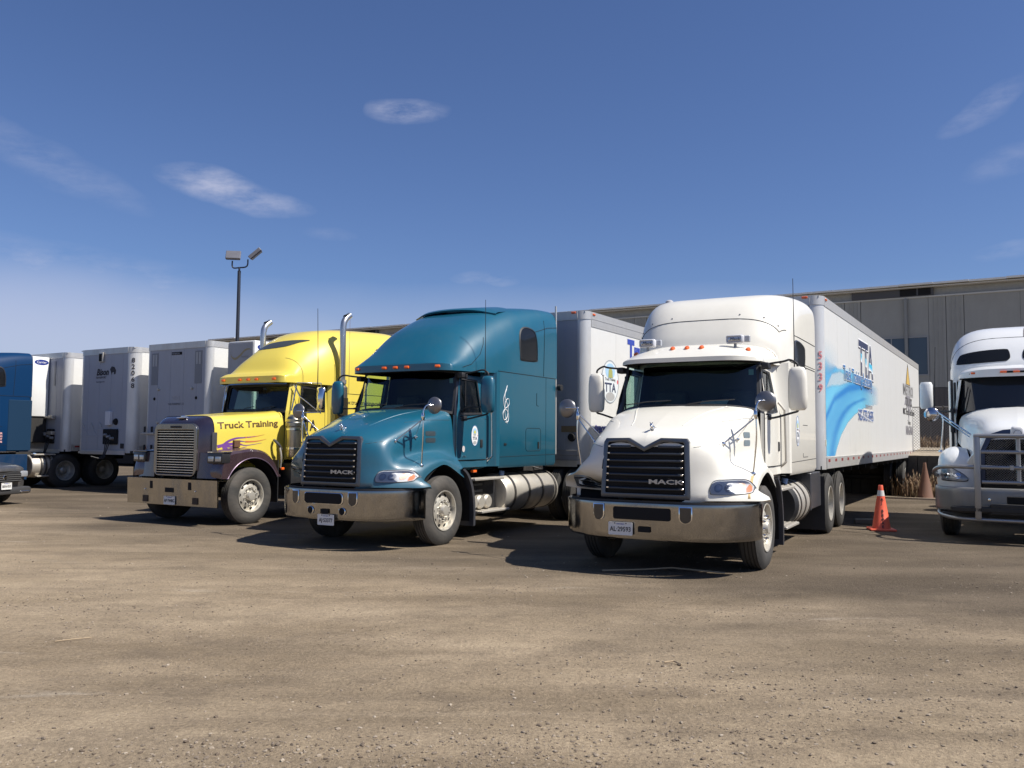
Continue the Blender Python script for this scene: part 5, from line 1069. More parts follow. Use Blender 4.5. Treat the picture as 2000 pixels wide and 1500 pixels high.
    m.build('bar_tube', bb, br, smooth=40); q.build('bar_tube', bb, br, smooth=40)
    for z in (1.43, 1.19, .96): MB().tube([(-.5, -.02, z), (.5, -.02, z)], .030, 10).build('bar_tube', bb, br, smooth=40)
    for x in (-.56, .56): MB().rbox(x - .045, x + .045, -.06, .0, .38, 1.70, .012, 2).build('bar_upright', bb, br)
    MB().rbox(-.03, .03, .02, .05, .92, 1.66, .01, 1).build('bar_upright', bb, br)
    m = MB(); m.tube(curve([(1.10, .52, .50), (1.14, .36, .44), (1.06, .18, .40), (.85, .04, .375), (.5, 0, .37), (0, 0, .37)], 5), .030, 10); q = MB(); q.v = [(-x, y, z) for x, y, z in m.v]; q.f = m.f; q.m = m.m; m.build('bar_tube', bb, br, smooth=40); q.build('bar_tube', bb, br, smooth=40)
    for x in (-.09, .09): MB().rbox(x - .03, x + .03, -.055, .0, 1.15, 1.23, .008, 1).build('bar_clamp', bb, br)
    MB().rbox(-1.1, 1.1, .25, .8, .33, .47, .05, 2).build('under_tray', M['dark'], t)
    frame_rails(t, 9.0, .5); rear_bogie(t, (6.8, 8.1))
    return t

# ------------------------------------------------------------------ ground
def vnoise(x, y, seed=0):
    xi = np.floor(x).astype(np.int64); yi = np.floor(y).astype(np.int64); xf = x - xi; yf = y - yi
    def h(a, b):
        n = (a * 374761393 + b * 668265263 + seed * 974711) & 0xffffffff; n = ((n ^ (n >> 13)) * 1274126177) & 0xffffffff; return ((n ^ (n >> 16)) & 0xffff) / 65535.0
    u = xf * xf * (3 - 2 * xf); v = yf * yf * (3 - 2 * yf)
    return (h(xi, yi) * (1 - u) + h(xi + 1, yi) * u) * (1 - v) + (h(xi, yi + 1) * (1 - u) + h(xi + 1, yi + 1) * u) * v
def gz(x, y):
    x = np.asarray(x, float); y = np.asarray(y, float)
    k = np.clip((11.0 - y) / 5.0, 0, 1)
    z = (vnoise(x * .5, y * .5, 1) - .5) * .05 + (vnoise(x * 1.6, y * 2.2, 2) - .5) * .018 + (vnoise(x * 7, y * 7, 3) - .5) * .010 + (vnoise(x * 22, y * 22, 4) - .5) * .007
    return z * k - .004 * k
def make_ground():
    xs = np.concatenate([-np.geomspace(9, 900, 26)[::-1], np.arange(-8.5, 8.51, .045), np.geomspace(9, 900, 26)])
    ys = np.concatenate([-np.geomspace(1, 300, 14)[::-1], np.arange(0, 3, .3), np.arange(3, 9, .032), np.arange(9, 13, .09), np.arange(13, 40, .6), np.geomspace(41, 1500, 24)])
    X, Y = np.meshgrid(xs, ys); Z = gz(X, Y); nx, ny = len(xs), len(ys)
    co = np.stack([X, Y, Z], -1).reshape(-1, 3).astype(np.float32)
    i = (np.arange(ny - 1)[:, None] * nx + np.arange(nx - 1)[None, :]).reshape(-1)
    f = np.stack([i, i + 1, i + nx + 1, i + nx], -1).astype(np.int32)
    me = bpy.data.meshes.new('ground'); me.vertices.add(len(co)); me.vertices.foreach_set('co', co.ravel()); me.loops.add(f.size); me.loops.foreach_set('vertex_index', f.ravel())
    me.polygons.add(len(f)); me.polygons.foreach_set('loop_start', np.arange(0, f.size, 4, dtype=np.int32)); me.update(calc_edges=True); me.validate()
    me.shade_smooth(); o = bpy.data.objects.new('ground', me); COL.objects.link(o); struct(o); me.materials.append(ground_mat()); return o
def ground_mat():
    m = bpy.data.materials.new('packed_dirt'); m.use_nodes = True; t = m.node_tree; b = t.nodes['Principled BSDF']; n = t.nodes.new; l = t.links.new
    tcn = n('ShaderNodeTexCoord')
    def noise(scale, det=6, rough=.6, map_=None, rz=0):
        x = n('ShaderNodeTexNoise'); x.inputs['Scale'].default_value = scale; x.inputs['Detail'].default_value = det; x.inputs['Roughness'].default_value = rough
        mp = n('ShaderNodeMapping'); mp.inputs['Scale'].default_value = map_ or (1, 1, 1); mp.inputs['Rotation'].default_value = (0, 0, R(rz)); l(tcn.outputs['Object'], mp.inputs[0]); l(mp.outputs[0], x.inputs['Vector']); return x.outputs['Fac']
    def rng(v, a, b_, c=0., d=1.):
        x = n('ShaderNodeMapRange'); l(v, x.inputs[0]); x.inputs['From Min'].default_value = a; x.inputs['From Max'].default_value = b_; x.inputs['To Min'].default_value = c; x.inputs['To Max'].default_value = d; return x.outputs[0]
    def mix(f, a, b_, bt='MIX'):
        x = n('ShaderNodeMix'); x.data_type = 'RGBA'; x.blend_type = bt
        if isinstance(f, float): x.inputs[0].default_value = f
        else: l(f, x.inputs[0])
        for i, v in ((6, a), (7, b_)):
            if isinstance(v, tuple): x.inputs[i].default_value = (*v, 1)
            else: l(v, x.inputs[i])
        return x.outputs[2]
    big = noise(.16, 5, .55, (1, 1.6, 1), 8); streak = noise(.75, 7, .60, (.42, 1.15, 1), 12); streak2 = noise(1.5, 6, .62, (.30, 1.15, 1), -9); med = noise(3.5, 8, .7); fine = noise(38, 6, .75); grit = noise(160, 3, .7)
    c = mix(rng(big, .38, .62), (.212, .163, .108), (.325, .256, .172))
    c = mix(rng(streak, .40, .66), c, (.395, .313, .215)); c = mix(rng(streak2, .48, .74, 0, .55), c, (.135, .106, .075)); blot = noise(1.1, 8, .68, (.8, 1.3, 1), 30); c = mix(rng(blot, .53, .66, 0, .50), c, (.145, .113, .081)); c = mix(rng(blot, .30, .42, .45, 0), c, (.43, .345, .243))
    c = mix(rng(med, .45, .75, 0, .45), c, (.17, .133, .096)); 
    trk = noise(1.4, 4, .55, (.09, 2.3, 1), 19); c = mix(rng(trk, .56, .70, 0, .28), c, (.40, .32, .225)); c = mix(rng(trk, .30, .42, .25, 0), c, (.140, .110, .078)); trk2 = noise(1.2, 4, .5, (.08, 2.0, 1), -14); c = mix(rng(trk2, .60, .72, 0, .22), c, (.145, .112, .080))
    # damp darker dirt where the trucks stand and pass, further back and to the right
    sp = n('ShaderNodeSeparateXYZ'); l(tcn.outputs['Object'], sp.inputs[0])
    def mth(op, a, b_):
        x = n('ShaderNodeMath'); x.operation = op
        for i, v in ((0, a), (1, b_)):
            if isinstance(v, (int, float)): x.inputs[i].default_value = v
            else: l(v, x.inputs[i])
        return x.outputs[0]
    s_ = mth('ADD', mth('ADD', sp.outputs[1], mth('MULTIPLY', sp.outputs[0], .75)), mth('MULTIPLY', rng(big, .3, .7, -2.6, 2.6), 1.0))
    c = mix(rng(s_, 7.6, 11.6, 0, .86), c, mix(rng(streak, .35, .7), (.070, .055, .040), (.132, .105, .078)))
    # pale dusty scuffs
    sc = noise(1.1, 6, .6, (.35, 1.6, 1), 20); c = mix(rng(sc, .66, .80, 0, .65), c, (.52, .46, .38))
    c = mix(1.0, c, mix(rng(fine, .3, .7), (.68, .67, .655), (1.38, 1.375, 1.36)), 'MULTIPLY'); c = mix(1.0, c, mix(rng(grit, .35, .65), (.85, .85, .85), (1.12, 1.12, 1.12)), 'MULTIPLY')
    vo = n('ShaderNodeTexVoronoi'); vo.inputs['Scale'].default_value = 34; l(tcn.outputs['Object'], vo.inputs['Vector'])
    l(c, b.inputs['Base Color']); b.inputs['Roughness'].default_value = .92; b.inputs['Specular IOR Level'].default_value = .2
    h = mth('ADD', mth('MULTIPLY', fine, 1.0), mth('ADD', mth('MULTIPLY', grit, .25), mth('MULTIPLY', med, 1.0)))
    bp = n('ShaderNodeBump'); bp.inputs['Strength'].default_value = .8; bp.inputs['Distance'].default_value = .03; l(h, bp.inputs['Height']); l(bp.outputs[0], b.inputs['Normal'])
    return m
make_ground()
def scatter():
    rnd = np.random.RandomState(3); ico = [(0, 0, 1), (.89, 0, .45), (.28, .85, .45), (-.72, .53, .45), (-.72, -.53, .45), (.28, -.85, .45), (.72, .53, -.45), (-.28, .85, -.45), (-.89, 0, -.45), (-.28, -.85, -.45), (.72, -.53, -.45)]
    fc = [(0, 1, 2), (0, 2, 3), (0, 3, 4), (0, 4, 5), (0, 5, 1), (1, 6, 2), (2, 7, 3), (3, 8, 4), (4, 9, 5), (5, 10, 1), (2, 6, 7), (3, 7, 8), (4, 8, 9), (5, 9, 10), (1, 10, 6)]
    ico = np.array(ico)
    V = []; Fc = []; Mi = []; b = 0
    clusters = [(-1.3, 4.35, .8, .22, 420), (.35, 3.9, .9, .2, 420), (1.4, 3.7, 1.0, .25, 260), (-.9, 3.75, .7, .18, 260), (4.6, 5.9, .35, .22, 200), (.75, 4.5, .5, .3, 200), (-4.6, 8.2, 1.1, .5, 120), (1.5, 6.0, 1.2, .35, 160), (3.4, 4.3, 1.2, .3, 200), (2.2, 5.0, 1.6, .5, 160), (-.3, 5.0, 1.5, .5, 160), (5.6, 9.4, .5, .25, 60)]
    pts = []
    for cx, cy, sx, sy, k in clusters: pts += [(cx + rnd.randn() * sx, cy + rnd.randn() * sy, rnd.gamma(1.8, .0034) + .003) for _ in range(int(k * 1.6))]
    n_ = 26000; yy = 3.2 + 8 * rnd.rand(n_) ** 1.8; xx = (rnd.rand(n_) * 2 - 1) * (yy * .66 + .3); dn = vnoise(xx * .9, yy * 1.6, 9) * .6 + vnoise(xx * 2.6, yy * 4.0, 11) * .4
    for x, y, d_ in zip(xx, yy, dn):
        if rnd.rand() < max(0, (d_ - .38)) * 3.2: pts.append((x, y, rnd.gamma(1.6, .0024) + .0022))
    for _ in range(700):
        y = 10 + 14 * rnd.rand(); x = (rnd.rand() * 2 - 1) * y * .7; pts.append((x, y, rnd.gamma(2, .005) + .004))
    for x, y, r in pts:
        r = min(r * .78, .0135); z = float(gz(x, y)); s = np.array([r * rnd.uniform(.8, 1.6), r * rnd.uniform(.7, 1.2), r * rnd.uniform(.4, .8)]); a = rnd.rand() * 6.28; p = ico * s * rnd.uniform(.75, 1.2, (11, 1)); ca, sa = math.cos(a), math.sin(a)
        q = np.stack([p[:, 0] * ca - p[:, 1] * sa + x, p[:, 0] * sa + p[:, 1] * ca + y, p[:, 2] + z + s[2] * .3], -1); V.append(q); Fc += [(b + i, b + j, b + k) for i, j, k in fc]; b += 11; Mi += [rnd.choice([0, 1, 1, 1, 1, 2, 2, 2, 2, 2, 3, 3, 3])] * 15
    me = bpy.data.meshes.new('gravel'); me.from_pydata(np.concatenate(V).tolist(), [], Fc)
    for nme, c in (('pebble_pale', (.34, .285, .22)), ('pebble_tan', (.27, .22, .165)), ('pebble_brown', (.17, .135, .10)), ('pebble_dark', (.125, .095, .068))): me.materials.append(mat(nme, c, .9))
    me.polygons.foreach_set('material_index', Mi); o = bpy.data.objects.new('gravel', me); COL.objects.link(o); stuff(o)
scatter()
def twig(pts, r, label):
    o = MB().tube(pts, r, 5).build('twig', mat('dry_twig', (.40, .30, .19), .8), None, smooth=50); return tag(o, label, 'twig')
def wg(x, y, z=0): return (x, y, float(gz(x, y)) + z)
twig([wg(1.10, 10.33, .02), wg(1.6, 10.37, .03), wg(1.95, 10.42, .045), wg(2.3, 10.30, .03), wg(2.55, 10.25, .015)], .009, 'long pale stick in the shadow under the white truck bumper')
twig([wg(-3.55, 6.75, .01), wg(-3.44, 6.82, .015), wg(-3.33, 6.88, .01)], .004, 'short pale stick on bare dirt at the left')
twig([wg(1.10, 6.18, .012), wg(1.17, 6.20, .018), wg(1.21, 6.12, .012)], .006, 'small dark curved twig on the dirt in front of the white truck')
twig([wg(-1.02, 3.72, .012), wg(-.98, 3.77, .02), wg(-.985, 3.83, .012)], .004, 'small pale forked twig in the gravel at the bottom of the photo')

# ------------------------------------------------------------------ trailers (local origin under the middle of the front wall; x to the right of the photo, y backwards)
DUALS = {}
def trailer(name, label, cx, cy, length, side='white', rail=.16, nose=None, rad=.20, front='trfront', lamps=False, zb=1.10, ztop=4.11):
    t = thing(name, label, 'trailer', gw(cx, cy), -R(YAW), 'box trailers parked in a row')
    h = 1.30; L_ = length
    sm = M['trwhite']; fm = M[front]
    # front wall and rounded corner posts
    MB().box(-h + rad, h - rad, 0, .05, zb, ztop - .04).build('front_panel', fm, t, smooth=0)
    for xx in (-.80, -.27, .27, .80):
        if abs(xx) < h - rad - .1: m = MB(); m.box(xx - .02, xx + .02, -.004, .0, zb + .1, ztop - .2); m.build('panel_seam', fm, t, smooth=0)
    for s in (1, -1):
        m = MB(); q = [(s * (h - rad + rad * math.sin(a)), rad - rad * math.cos(a)) for a in [PI / 2 * k / 10 for k in range(11)]]
        m.grid([[(x, y, z) for x, y in q] for z in (zb - .01, 1.6, 2.5, ztop - .16)]); m.build('corner_post', mat('corner_alu', (.66, .66, .65), .36, metal=.35, dirt=.25, dirtlow=(1.1, 1.8, .3)), t, smooth=50)
        m = MB(); q2 = [(s * (h + .008 - rad + rad * math.sin(a)), rad - (rad + .008) * math.cos(a)) for a in [PI / 2 * k / 10 for k in range(11)]]; m.grid([[(x, y, z) for x, y in q2] for z in (ztop - .16, ztop)]); m.build('corner_cap', M['tralu'], t, smooth=50)
        n = max(1, int(round((L_ - rad) / 1.22))); w = (L_ - rad) / n
        proto = None
        for k in range(n if s > 0 else 1):
            if s > 0:
                if proto is None: proto = MB().box(s * h - .02, s * h, 0, w - .003, zb + .20, ztop - rail).build('side_panel', sm, t, smooth=0); p = proto
                else: p = copyp(proto, t)
                p.location = (0, rad + k * w, 0)
            else: MB().box(s * h, s * h + .02, rad, L_, zb + .20, ztop - rail).build('side_panel', sm, t, smooth=0)
        m = MB(); m.box(min(s * (h - .02), s * (h + .010)), max(s * (h - .02), s * (h + .010)), rad, L_, ztop - rail + .0, ztop)
        if rail > .2: m.box(min(s * h, s * (h + .016)), max(s * h, s * (h + .016)), rad, L_, ztop - rail * .45 - .012, ztop - rail * .45)
        m.build('top_rail', M['tralu'], t, smooth=0)
        m = MB(); m.box(min(s * (h - .03), s * (h + .012)), max(s * (h - .03), s * (h + .012)), rad, L_, zb + (.0 if side != 'W' else 0), zb + .20); m.build('bottom_rail', M['tralu'], t, smooth=0)
        if s > 0:
            pr = None; k = 0; y = rad + .12
            while y < L_ - .3:
                if pr is None: pr = MB().box(h + .0122, h + .0142, 0, .16, zb + .115, zb + .165).build('reflector', mat('reflector_red', (.26, .03, .03), .4), t, smooth=0); q = pr
                else: q = copyp(pr, t)
                q.location = (0, y, 0); y += .62 if side == 'W' else .9
    MB().box(-h + .05, h - .05, .03, L_ - .02, ztop - .03, ztop - .005).build('roof', M['tralu'], t, smooth=0)
    MB().box(-h + .05, h - .05, .05, L_, zb - .02, zb + .05).build('floor', M['frame'], t, smooth=0)
    m = MB(); m.box(-h + rad, h - rad, -.015, .0, ztop - .17, ztop); m.build('header', M['tralu'], t, smooth=0); m = MB(); m.box(-h + rad, h - rad, -.02, 0, zb - .06, zb + .06); m.build('lower_rail', M['tralu'], t, smooth=0)
    m = MB(); m.box(-h, h, L_ - .02, L_ + .03, zb, ztop); m.build('rear_door', sm, t, smooth=0)
    fr = MB()
    for x in (-.45, .45): fr.box(x - .05, x + .05, L_ - 5.2, L_ - .3, .78, 1.08)
    for y in np.arange(1.2, L_ - .5, .9): fr.box(-h + .06, h - .06, y, y + .06, 1.0, 1.08)
    fr.box(-h + .1, h - .1, L_ - .12, L_, .45, .52); fr.box(-.5, -.42, L_ - .1, L_, .5, 1.08); fr.box(.42, .5, L_ - .1, L_, .5, 1.08); fr.build('underframe', M['frame'], t, smooth=0)
    lg = MB()
    for s in (1, -1): lg.rbox(s * .9 - .07, s * .9 + .07, 2.7, 2.84, .10, 1.08, .01, 1); lg.rbox(s * .9 - .13, s * .9 + .13, 2.66, 2.88, .04, .09, .01, 1)
    lg.tube([(-.9, 2.77, .62), (.9, 2.77, .62)], .03); lg.tube([(.9, 2.77, .35), (.9, 3.5, 1.0)], .02); lg.build('landing_gear', M['frame'], t)
    ax = MB()
    for y in (L_ - 3.55, L_ - 2.3): ax.rbox(-.9, .9, y - .07, y + .07, .44, .58, .03, 1)
    ax.build('trailer_axle', M['frame'], t)
    for y in (L_ - 3.55, L_ - 2.3):
        for s in (1, -1): make_dual(t, (s * 1.12, y, .51), s)
    for s in (1, -1): MB().box(s * 1.0 - .26, s * 1.0 + .26, L_ - 1.5, L_ - 1.485, .15, 1.0).build('mud_flap', M['dark'], t, smooth=0)
    for s in ((1,) if lamps else ()): MB().rbox(s * (h - .28) - .05, s * (h - .28) + .05, -.035, -.012, ztop - .05, ztop - .01, .008, 1).build('clearance_lamp', M['amber'], t)
    if lamps: MB().rbox(h + .005, h + .03, rad + .05, rad + .15, ztop - .07, ztop - .03, .008, 1).build('clearance_lamp', M['amber'], t)
    return t
def column_text(s, size, m, parent, cx, cy, ztop, dz, rz=45, name='unit_number', sx=.85):
    for k, ch in enumerate(s): text(ch, size, m, parent, (cx, cy, ztop - dz * k - size * .72), (PI / 2, 0, R(rz)), name=name, align='CENTER', sx=sx, bold=.003)
def gladhands(t, x, z, w=.55, d=.12):
    m = MB(); m.rbox(x - w / 2, x + w / 2, -.05, -.0, z - .22, z + .22, .02, 1); p = m.build('hose_panel', M['void'], t)
    for dx in (-.16, 0, .16): MB().lathe([(-.10, 0), (-.10, .03), (-.05, .045), (0, .05)], 'y', (x + dx, -.05, z + .05 * math.sin(dx * 30)), seg=10).build('coupling', M['steel'], p)
    m = MB()
    for k in range(3): m.tube(curve([(x + .1 * (k - 1), -.1, z - .1), (x + .05 * (k - 1), -.2, z - .5), (x + .15 * (k - 1), -.35, z - .62), (x, -.6, z - .55)], 4), .014, 6)
    m.build('air_hose', M['dark'], t, smooth=50)
    return p
def side_grid(t, y0, y1, z0, z1, fn, step=.03, x=1.3035, name='print'):
    ny = int((y1 - y0) / step) + 1; nz_ = int((z1 - z0) / step) + 1; Y, Z = np.meshgrid(np.linspace(y0, y1, ny), np.linspace(z0, z1, nz_))
    col, al = fn(Y, Z); V = np.stack([np.full_like(Y, x), Y, Z], -1).reshape(-1, 3); i = (np.arange(nz_ - 1)[:, None] * ny + np.arange(ny - 1)[None, :]).reshape(-1)
    av = al.reshape(-1); F = [(a, a + 1, a + ny + 1, a + ny) for a in i.tolist() if max(av[a], av[a + 1], av[a + ny], av[a + ny + 1]) > .01]
    me = bpy.data.meshes.new(name); me.from_pydata(V.tolist(), [], F); ca = me.color_attributes.new('print', 'FLOAT_COLOR', 'POINT'); ca.data.foreach_set('color', np.concatenate([col.reshape(-1, 3), av[:, None]], 1).astype(np.float32).ravel())
    if 'vinyl_print' not in bpy.data.materials:
        m = bpy.data.materials.new('vinyl_print'); m.use_nodes = True; tt = m.node_tree; b = tt.nodes['Principled BSDF']; a = tt.nodes.new('ShaderNodeAttribute'); a.attribute_name = 'print'; tt.links.new(a.outputs['Color'], b.inputs['Base Color']); tt.links.new(a.outputs['Alpha'], b.inputs['Alpha']); b.inputs['Roughness'].default_value = .4
    me.materials.append(bpy.data.materials['vinyl_print']); o = bpy.data.objects.new(name, me); COL.objects.link(o); o.parent = t; return o

# the lettered trailer behind the white truck
tw = trailer('box_trailer', 'white box trailer with a blue wave print and red number 5339', -2.94 - 1.3, 15.28, 15.75, side='W', rail=.17, lamps=True)
def wave(Y, Z):
    lb = np.interp(Z, [1.3, 1.45, 1.7, 1.95, 2.12, 2.27, 2.38, 2.45, 2.5, 9], [1.0, 1.2, 1.65, 2.4, 3.2, 4.2, 5.4, 6.6, 7.2, 7.2])
    top = np.interp(Y, [0, .6, 1.4, 2.4, 3.6, 5, 7], [3.25, 3.05, 2.95, 3.0, 2.98, 2.9, 2.85])
    inside = np.clip((lb - Y) / .06, 0, 1) * np.clip((top - Z) / (.06 + .5 * np.clip(1 - Y / 1.2, 0, 1)), 0, 1)
    gap_lo = np.interp(Y, [0, .8, 1.6, 2.6, 3.4, 5], [2.45, 2.55, 2.60, 2.72, 2.85, 3.2]); gap_hi = np.interp(Y, [0, .8, 1.6, 2.6, 3.4, 5], [2.40, 2.82, 2.92, 2.88, 2.80, 2.6])
    gap = np.clip((Z - gap_lo) / .05, 0, 1) * np.clip((gap_hi - Z) / .05, 0, 1) * .75
    s1 = .5 + .5 * np.sin((Y * .9 - Z * 3.2) * 2.1 + 1.2 * np.sin(Y * .8)); edge = np.exp(-((Y - (lb * .62)) / .30) ** 2) ; e2 = np.exp(-((Z - (np.interp(Y, [0, 1, 2.5, 4, 6], [1.9, 2.35, 2.62, 2.75, 2.7]))) / .07) ** 2)
    k = np.clip(.25 + .35 * s1 + .55 * edge * (Z < 2.5) + .6 * e2, 0, 1)
    light = np.array([.20, .62, .80]); dark = np.array([.03, .22, .55]); col = light * (1 - k[..., None]) + dark * k[..., None]
    fade = np.clip((6.6 - Y) / 2.6, 0, 1); al = inside * (1 - gap) * fade
    al = np.maximum(al * .95, .35 * np.clip((3.4 - Z) / .7, 0, 1) * np.clip((1.6 - Y) / 1.4, 0, 1) * np.clip((lb - Y) / .06, 0, 1)); return col, al
side_grid(tw, .205, 6.8, 1.315, 3.4, wave)
def chrome_text_mat(nm, c0, c1, h):
    if nm in MATS: return MATS[nm]
    m = bpy.data.materials.new(nm); m.use_nodes = True; MATS[nm] = m; t = m.node_tree; b = t.nodes['Principled BSDF']; n = t.nodes.new; l = t.links.new
    tcn = n('ShaderNodeTexCoord'); sp = n('ShaderNodeSeparateXYZ'); l(tcn.outputs['Object'], sp.inputs[0]); a = n('ShaderNodeMath'); a.operation = 'MULTIPLY_ADD'; l(sp.outputs[0], a.inputs[0]); a.inputs[1].default_value = .10; l(sp.outputs[1], a.inputs[2])
    mr = n('ShaderNodeMapRange'); l(a.outputs[0], mr.inputs[0]); mr.inputs['From Max'].default_value = h; cr_ = n('ShaderNodeValToRGB'); l(mr.outputs[0], cr_.inputs[0]); e = cr_.color_ramp.elements
    e[0].position = 0; e[0].color = (*c0, 1); e[1].position = 1; e[1].color = (*c0, 1)
    for p, c in ((.48, c0), (.50, (.85, .88, .9)), (.66, c1), (.78, c1), (.80, c0)): q = e.new(p); q.color = (*c, 1)
    l(cr_.outputs[0], b.inputs['Base Color']); b.inputs['Roughness'].default_value = .4; return m
XS = 1.305
ctm = chrome_text_mat('tta_print', (.045, .055, .11), (.06, .45, .66), .62)
text('TTA', 1.04, M['blktxt'], tw, (XS + .0005, 3.80, 2.965), SIDE, sx=.98, bold=.045, ext=.0004); text('TTA', 1.04, M['whttxt'], tw, (XS + .003, 3.77, 2.99), SIDE, sx=.98, bold=.045, ext=.0004)
text('TTA', 1.04, ctm, tw, (XS + .005, 3.77, 2.99), SIDE, sx=.98, bold=.022, ext=.0004)
text('Truck Training Academy', .38, M['blktxt'], tw, (XS + .0005, 1.95, 2.755), SIDE, sx=.95, bold=.010, ext=.0004); text('Truck Training Academy', .38, M['whttxt'], tw, (XS + .003, 1.93, 2.78), SIDE, sx=.95, bold=.016, ext=.0004)
text('Truck Training Academy', .38, mat('print_blue', (.035, .17, .42), .4), tw, (XS + .005, 1.93, 2.78), SIDE, sx=.95, bold=.005, ext=.0004)
text('of Stoney Creek', .12, M['blktxt'], tw, (XS + .002, 4.3, 2.72), SIDE, ext=.0004); text('ttacademy.com', .16, mat('print_grey', (.25, .24, .26), .5), tw, (XS + .002, 4.55, 2.30), SIDE, ext=.0004)
text('905-573-3635', .33, M['whttxt'], tw, (XS + .002, 3.55, 2.02), SIDE, sx=1.12, bold=.014, ext=.0004); text('905-573-3635', .33, chrome_text_mat('phone_print', (.03, .10, .34), (.03, .10, .34), .3), tw, (XS + .004, 3.55, 2.02), SIDE, sx=1.12, bold=.006, ext=.0004)
mm = MB(); yc, zc = 12.65, 3.05
mm.prism([(yc - .55, zc + .20), (yc + .55, zc + .20), (yc, zc + .85)], 'x', XS - .001, XS + .001); star = mm.build('star_emblem', mat('print_black', (.03, .03, .03), .5), tw, smooth=0)
mm = MB(); mm.prism([(yc - .44, zc + .22), (yc + .44, zc + .22), (yc, zc + .76)], 'x', XS + .001, XS + .002); mm.build('star_tip', mat('print_gold', (.62, .42, .12), .4), star, smooth=0)
mm = MB(); mm.prism([(yc - .5, zc - .1), (yc - 1.0, zc - .42), (yc - .45, zc - .38), (yc - .55, zc - .62), (yc - .18, zc - .40), (yc + .05, zc - .95), (yc + .28, zc - .40), (yc + .75, zc - .62), (yc + .55, zc - .2), (yc + .5, zc)], 'x', XS - .0005, XS + .0015); mm.build('star_points', mat('print_grey', (.3, .28, .24), .5), star, smooth=0)
mm = MB(); mm.prism([(yc - 1.25, zc + .20), (yc + 1.3, zc + .20), (yc + 1.3, zc - .12), (yc - 1.25, zc - .12)], 'x', XS + .0022, XS + .003); mm.build('star_banner', mat('print_silver', (.42, .42, .42), .4), star, smooth=0)
text('METRO', .40, mat('print_grey2', (.16, .155, .15), .5), tw, (XS + .0045, yc, zc - .10), SIDE, align='CENTER', sx=1.9, bold=.004, ext=.0004); text('TRUCK', .34, mat('print_dark', (.08, .08, .08), .5), tw, (XS + .003, yc + .1, zc - .42), SIDE, align='CENTER', sx=1.5, bold=.008, ext=.0004)
text('MMC Trans & Diesel Service', .26, M['blktxt'], tw, (XS + .002, 12.75, 2.36), SIDE, align='CENTER', sx=.95, bold=.004, ext=.0004); text('Training at', .18, M['blktxt'], tw, (XS + .002, 12.75, 2.08), SIDE, align='CENTER', ext=.0004); text('NIAGARA', .36, mat('print_grey', (.25, .24, .26), .5), tw, (XS + .002, 12.75, 1.78), SIDE, align='CENTER', sx=1.1, bold=.01, ext=.0004)
column_text('5339', .185, M['redtxt'], tw, 1.1 + .2 * .75 + .005, .20 - .2 * .68 - .004, 3.14, .190, rz=48, sx=.95)
gladhands(tw, -.1, 1.5)
MB().box(1.2, 1.306, .17, .20, 1.5, 1.60).build('yellow_sticker', mat('sticker_yellow', (.75, .7, .4), .6), tw, smooth=0)

# plain lettered trailer behind the teal truck
tt = trailer('box_trailer', 'white box trailer with deep aluminium top rail and blue letters, behind the teal truck', -7.3 - 1.3, 14.98, 14.6, rail=.30, lamps=True)
text('Truck', .62, M['bluetxt'], tt, (XS, 2.02, 3.30), SIDE, sx=.92, bold=.03); text('PROFESSIONAL', .17, M['bluetxt'], tt, (XS, .48, 1.72), SIDE, bold=.01)
ov = MB(); ov.patch(circ(1.10, 2.77, .42, .44, 28), lambda a, b: (XS, a, b), 1); ob = ov.build('oval_badge', mat('badge_pale', (.66, .70, .72), .5), tt, smooth=0)
rg = MB(); rg.ringprism(circ(1.10, 2.77, .43, .45, 28), circ(1.10, 2.77, .405, .425, 28), 'x', XS, XS + .002); rg.build('badge_ring', mat('badge_ring_grey', (.30, .33, .36), .5), ob, smooth=0)
k_ = MB(); k_.patch(circ(1.10, 2.99, .24, .16, 18), lambda a, b: (XS + .002, a, b), 1); k_.build('badge_picture', mat('badge_sky', (.35, .55, .75), .5), ob, smooth=0)
k_ = MB(); k_.prism([(1.0, 2.85), (1.22, 2.85), (1.2, 3.0), (1.10, 3.08), (1.02, 3.0)], 'x', XS + .003, XS + .005); k_.build('badge_truck', mat('badge_olive', (.35, .36, .12), .5), ob, smooth=0)
text('TTA', .26, ctm, ob, (XS + .003, 1.10, 2.56), SIDE, align='CENTER', sx=1.1, bold=.006, ext=.0006); text('Truck Training', .085, M['blktxt'], ob, (XS + .003, 1.10, 2.79), SIDE, align='CENTER', ext=.0006)
k_ = MB(); k_.patch(circ(1.10, 2.46, .22, .09, 16), lambda a, b: (XS + .002, a, b), 1); k_.build('badge_seal', mat('badge_grey', (.38, .38, .38), .5), ob, smooth=0)
for yy in (.73, 1.47): k_ = MB(); k_.patch(circ(yy, 2.78, .04, .05, 6), lambda a, b: (XS + .002, a, b), 1); k_.build('badge_leaf', mat('leaf_red', (.6, .12, .14), .5), ob, smooth=0)
k_ = MB(); k_.patch(circ(.42, 1.80, .06, .07, 14), lambda a, b: (XS + .001, a, b), 1); k_.build('round_logo', mat('round_logo', (.2, .18, .4), .5), tt, smooth=0)
gladhands(tt, .35, 1.62, .5); MB().lathe([(-.05, 0), (-.05, .07), (0, .09)], 'y', (.98, 0, 1.62), seg=14).build('socket', M['void'], tt)
pn = MB(); pn.box(.75, 1.1, -.012, 0, 1.72, 1.84); pn.build('door_plate', mat('brown_plate', (.22, .16, .09), .6), tt, smooth=0)
st_ = MB()
for z in (1.18, 1.27, 1.36): st_.tube([(-.1, -.04, z), (1.2, -.04, z)], .010, 6)
st_.build('hand_rail', M['steel'], tt)
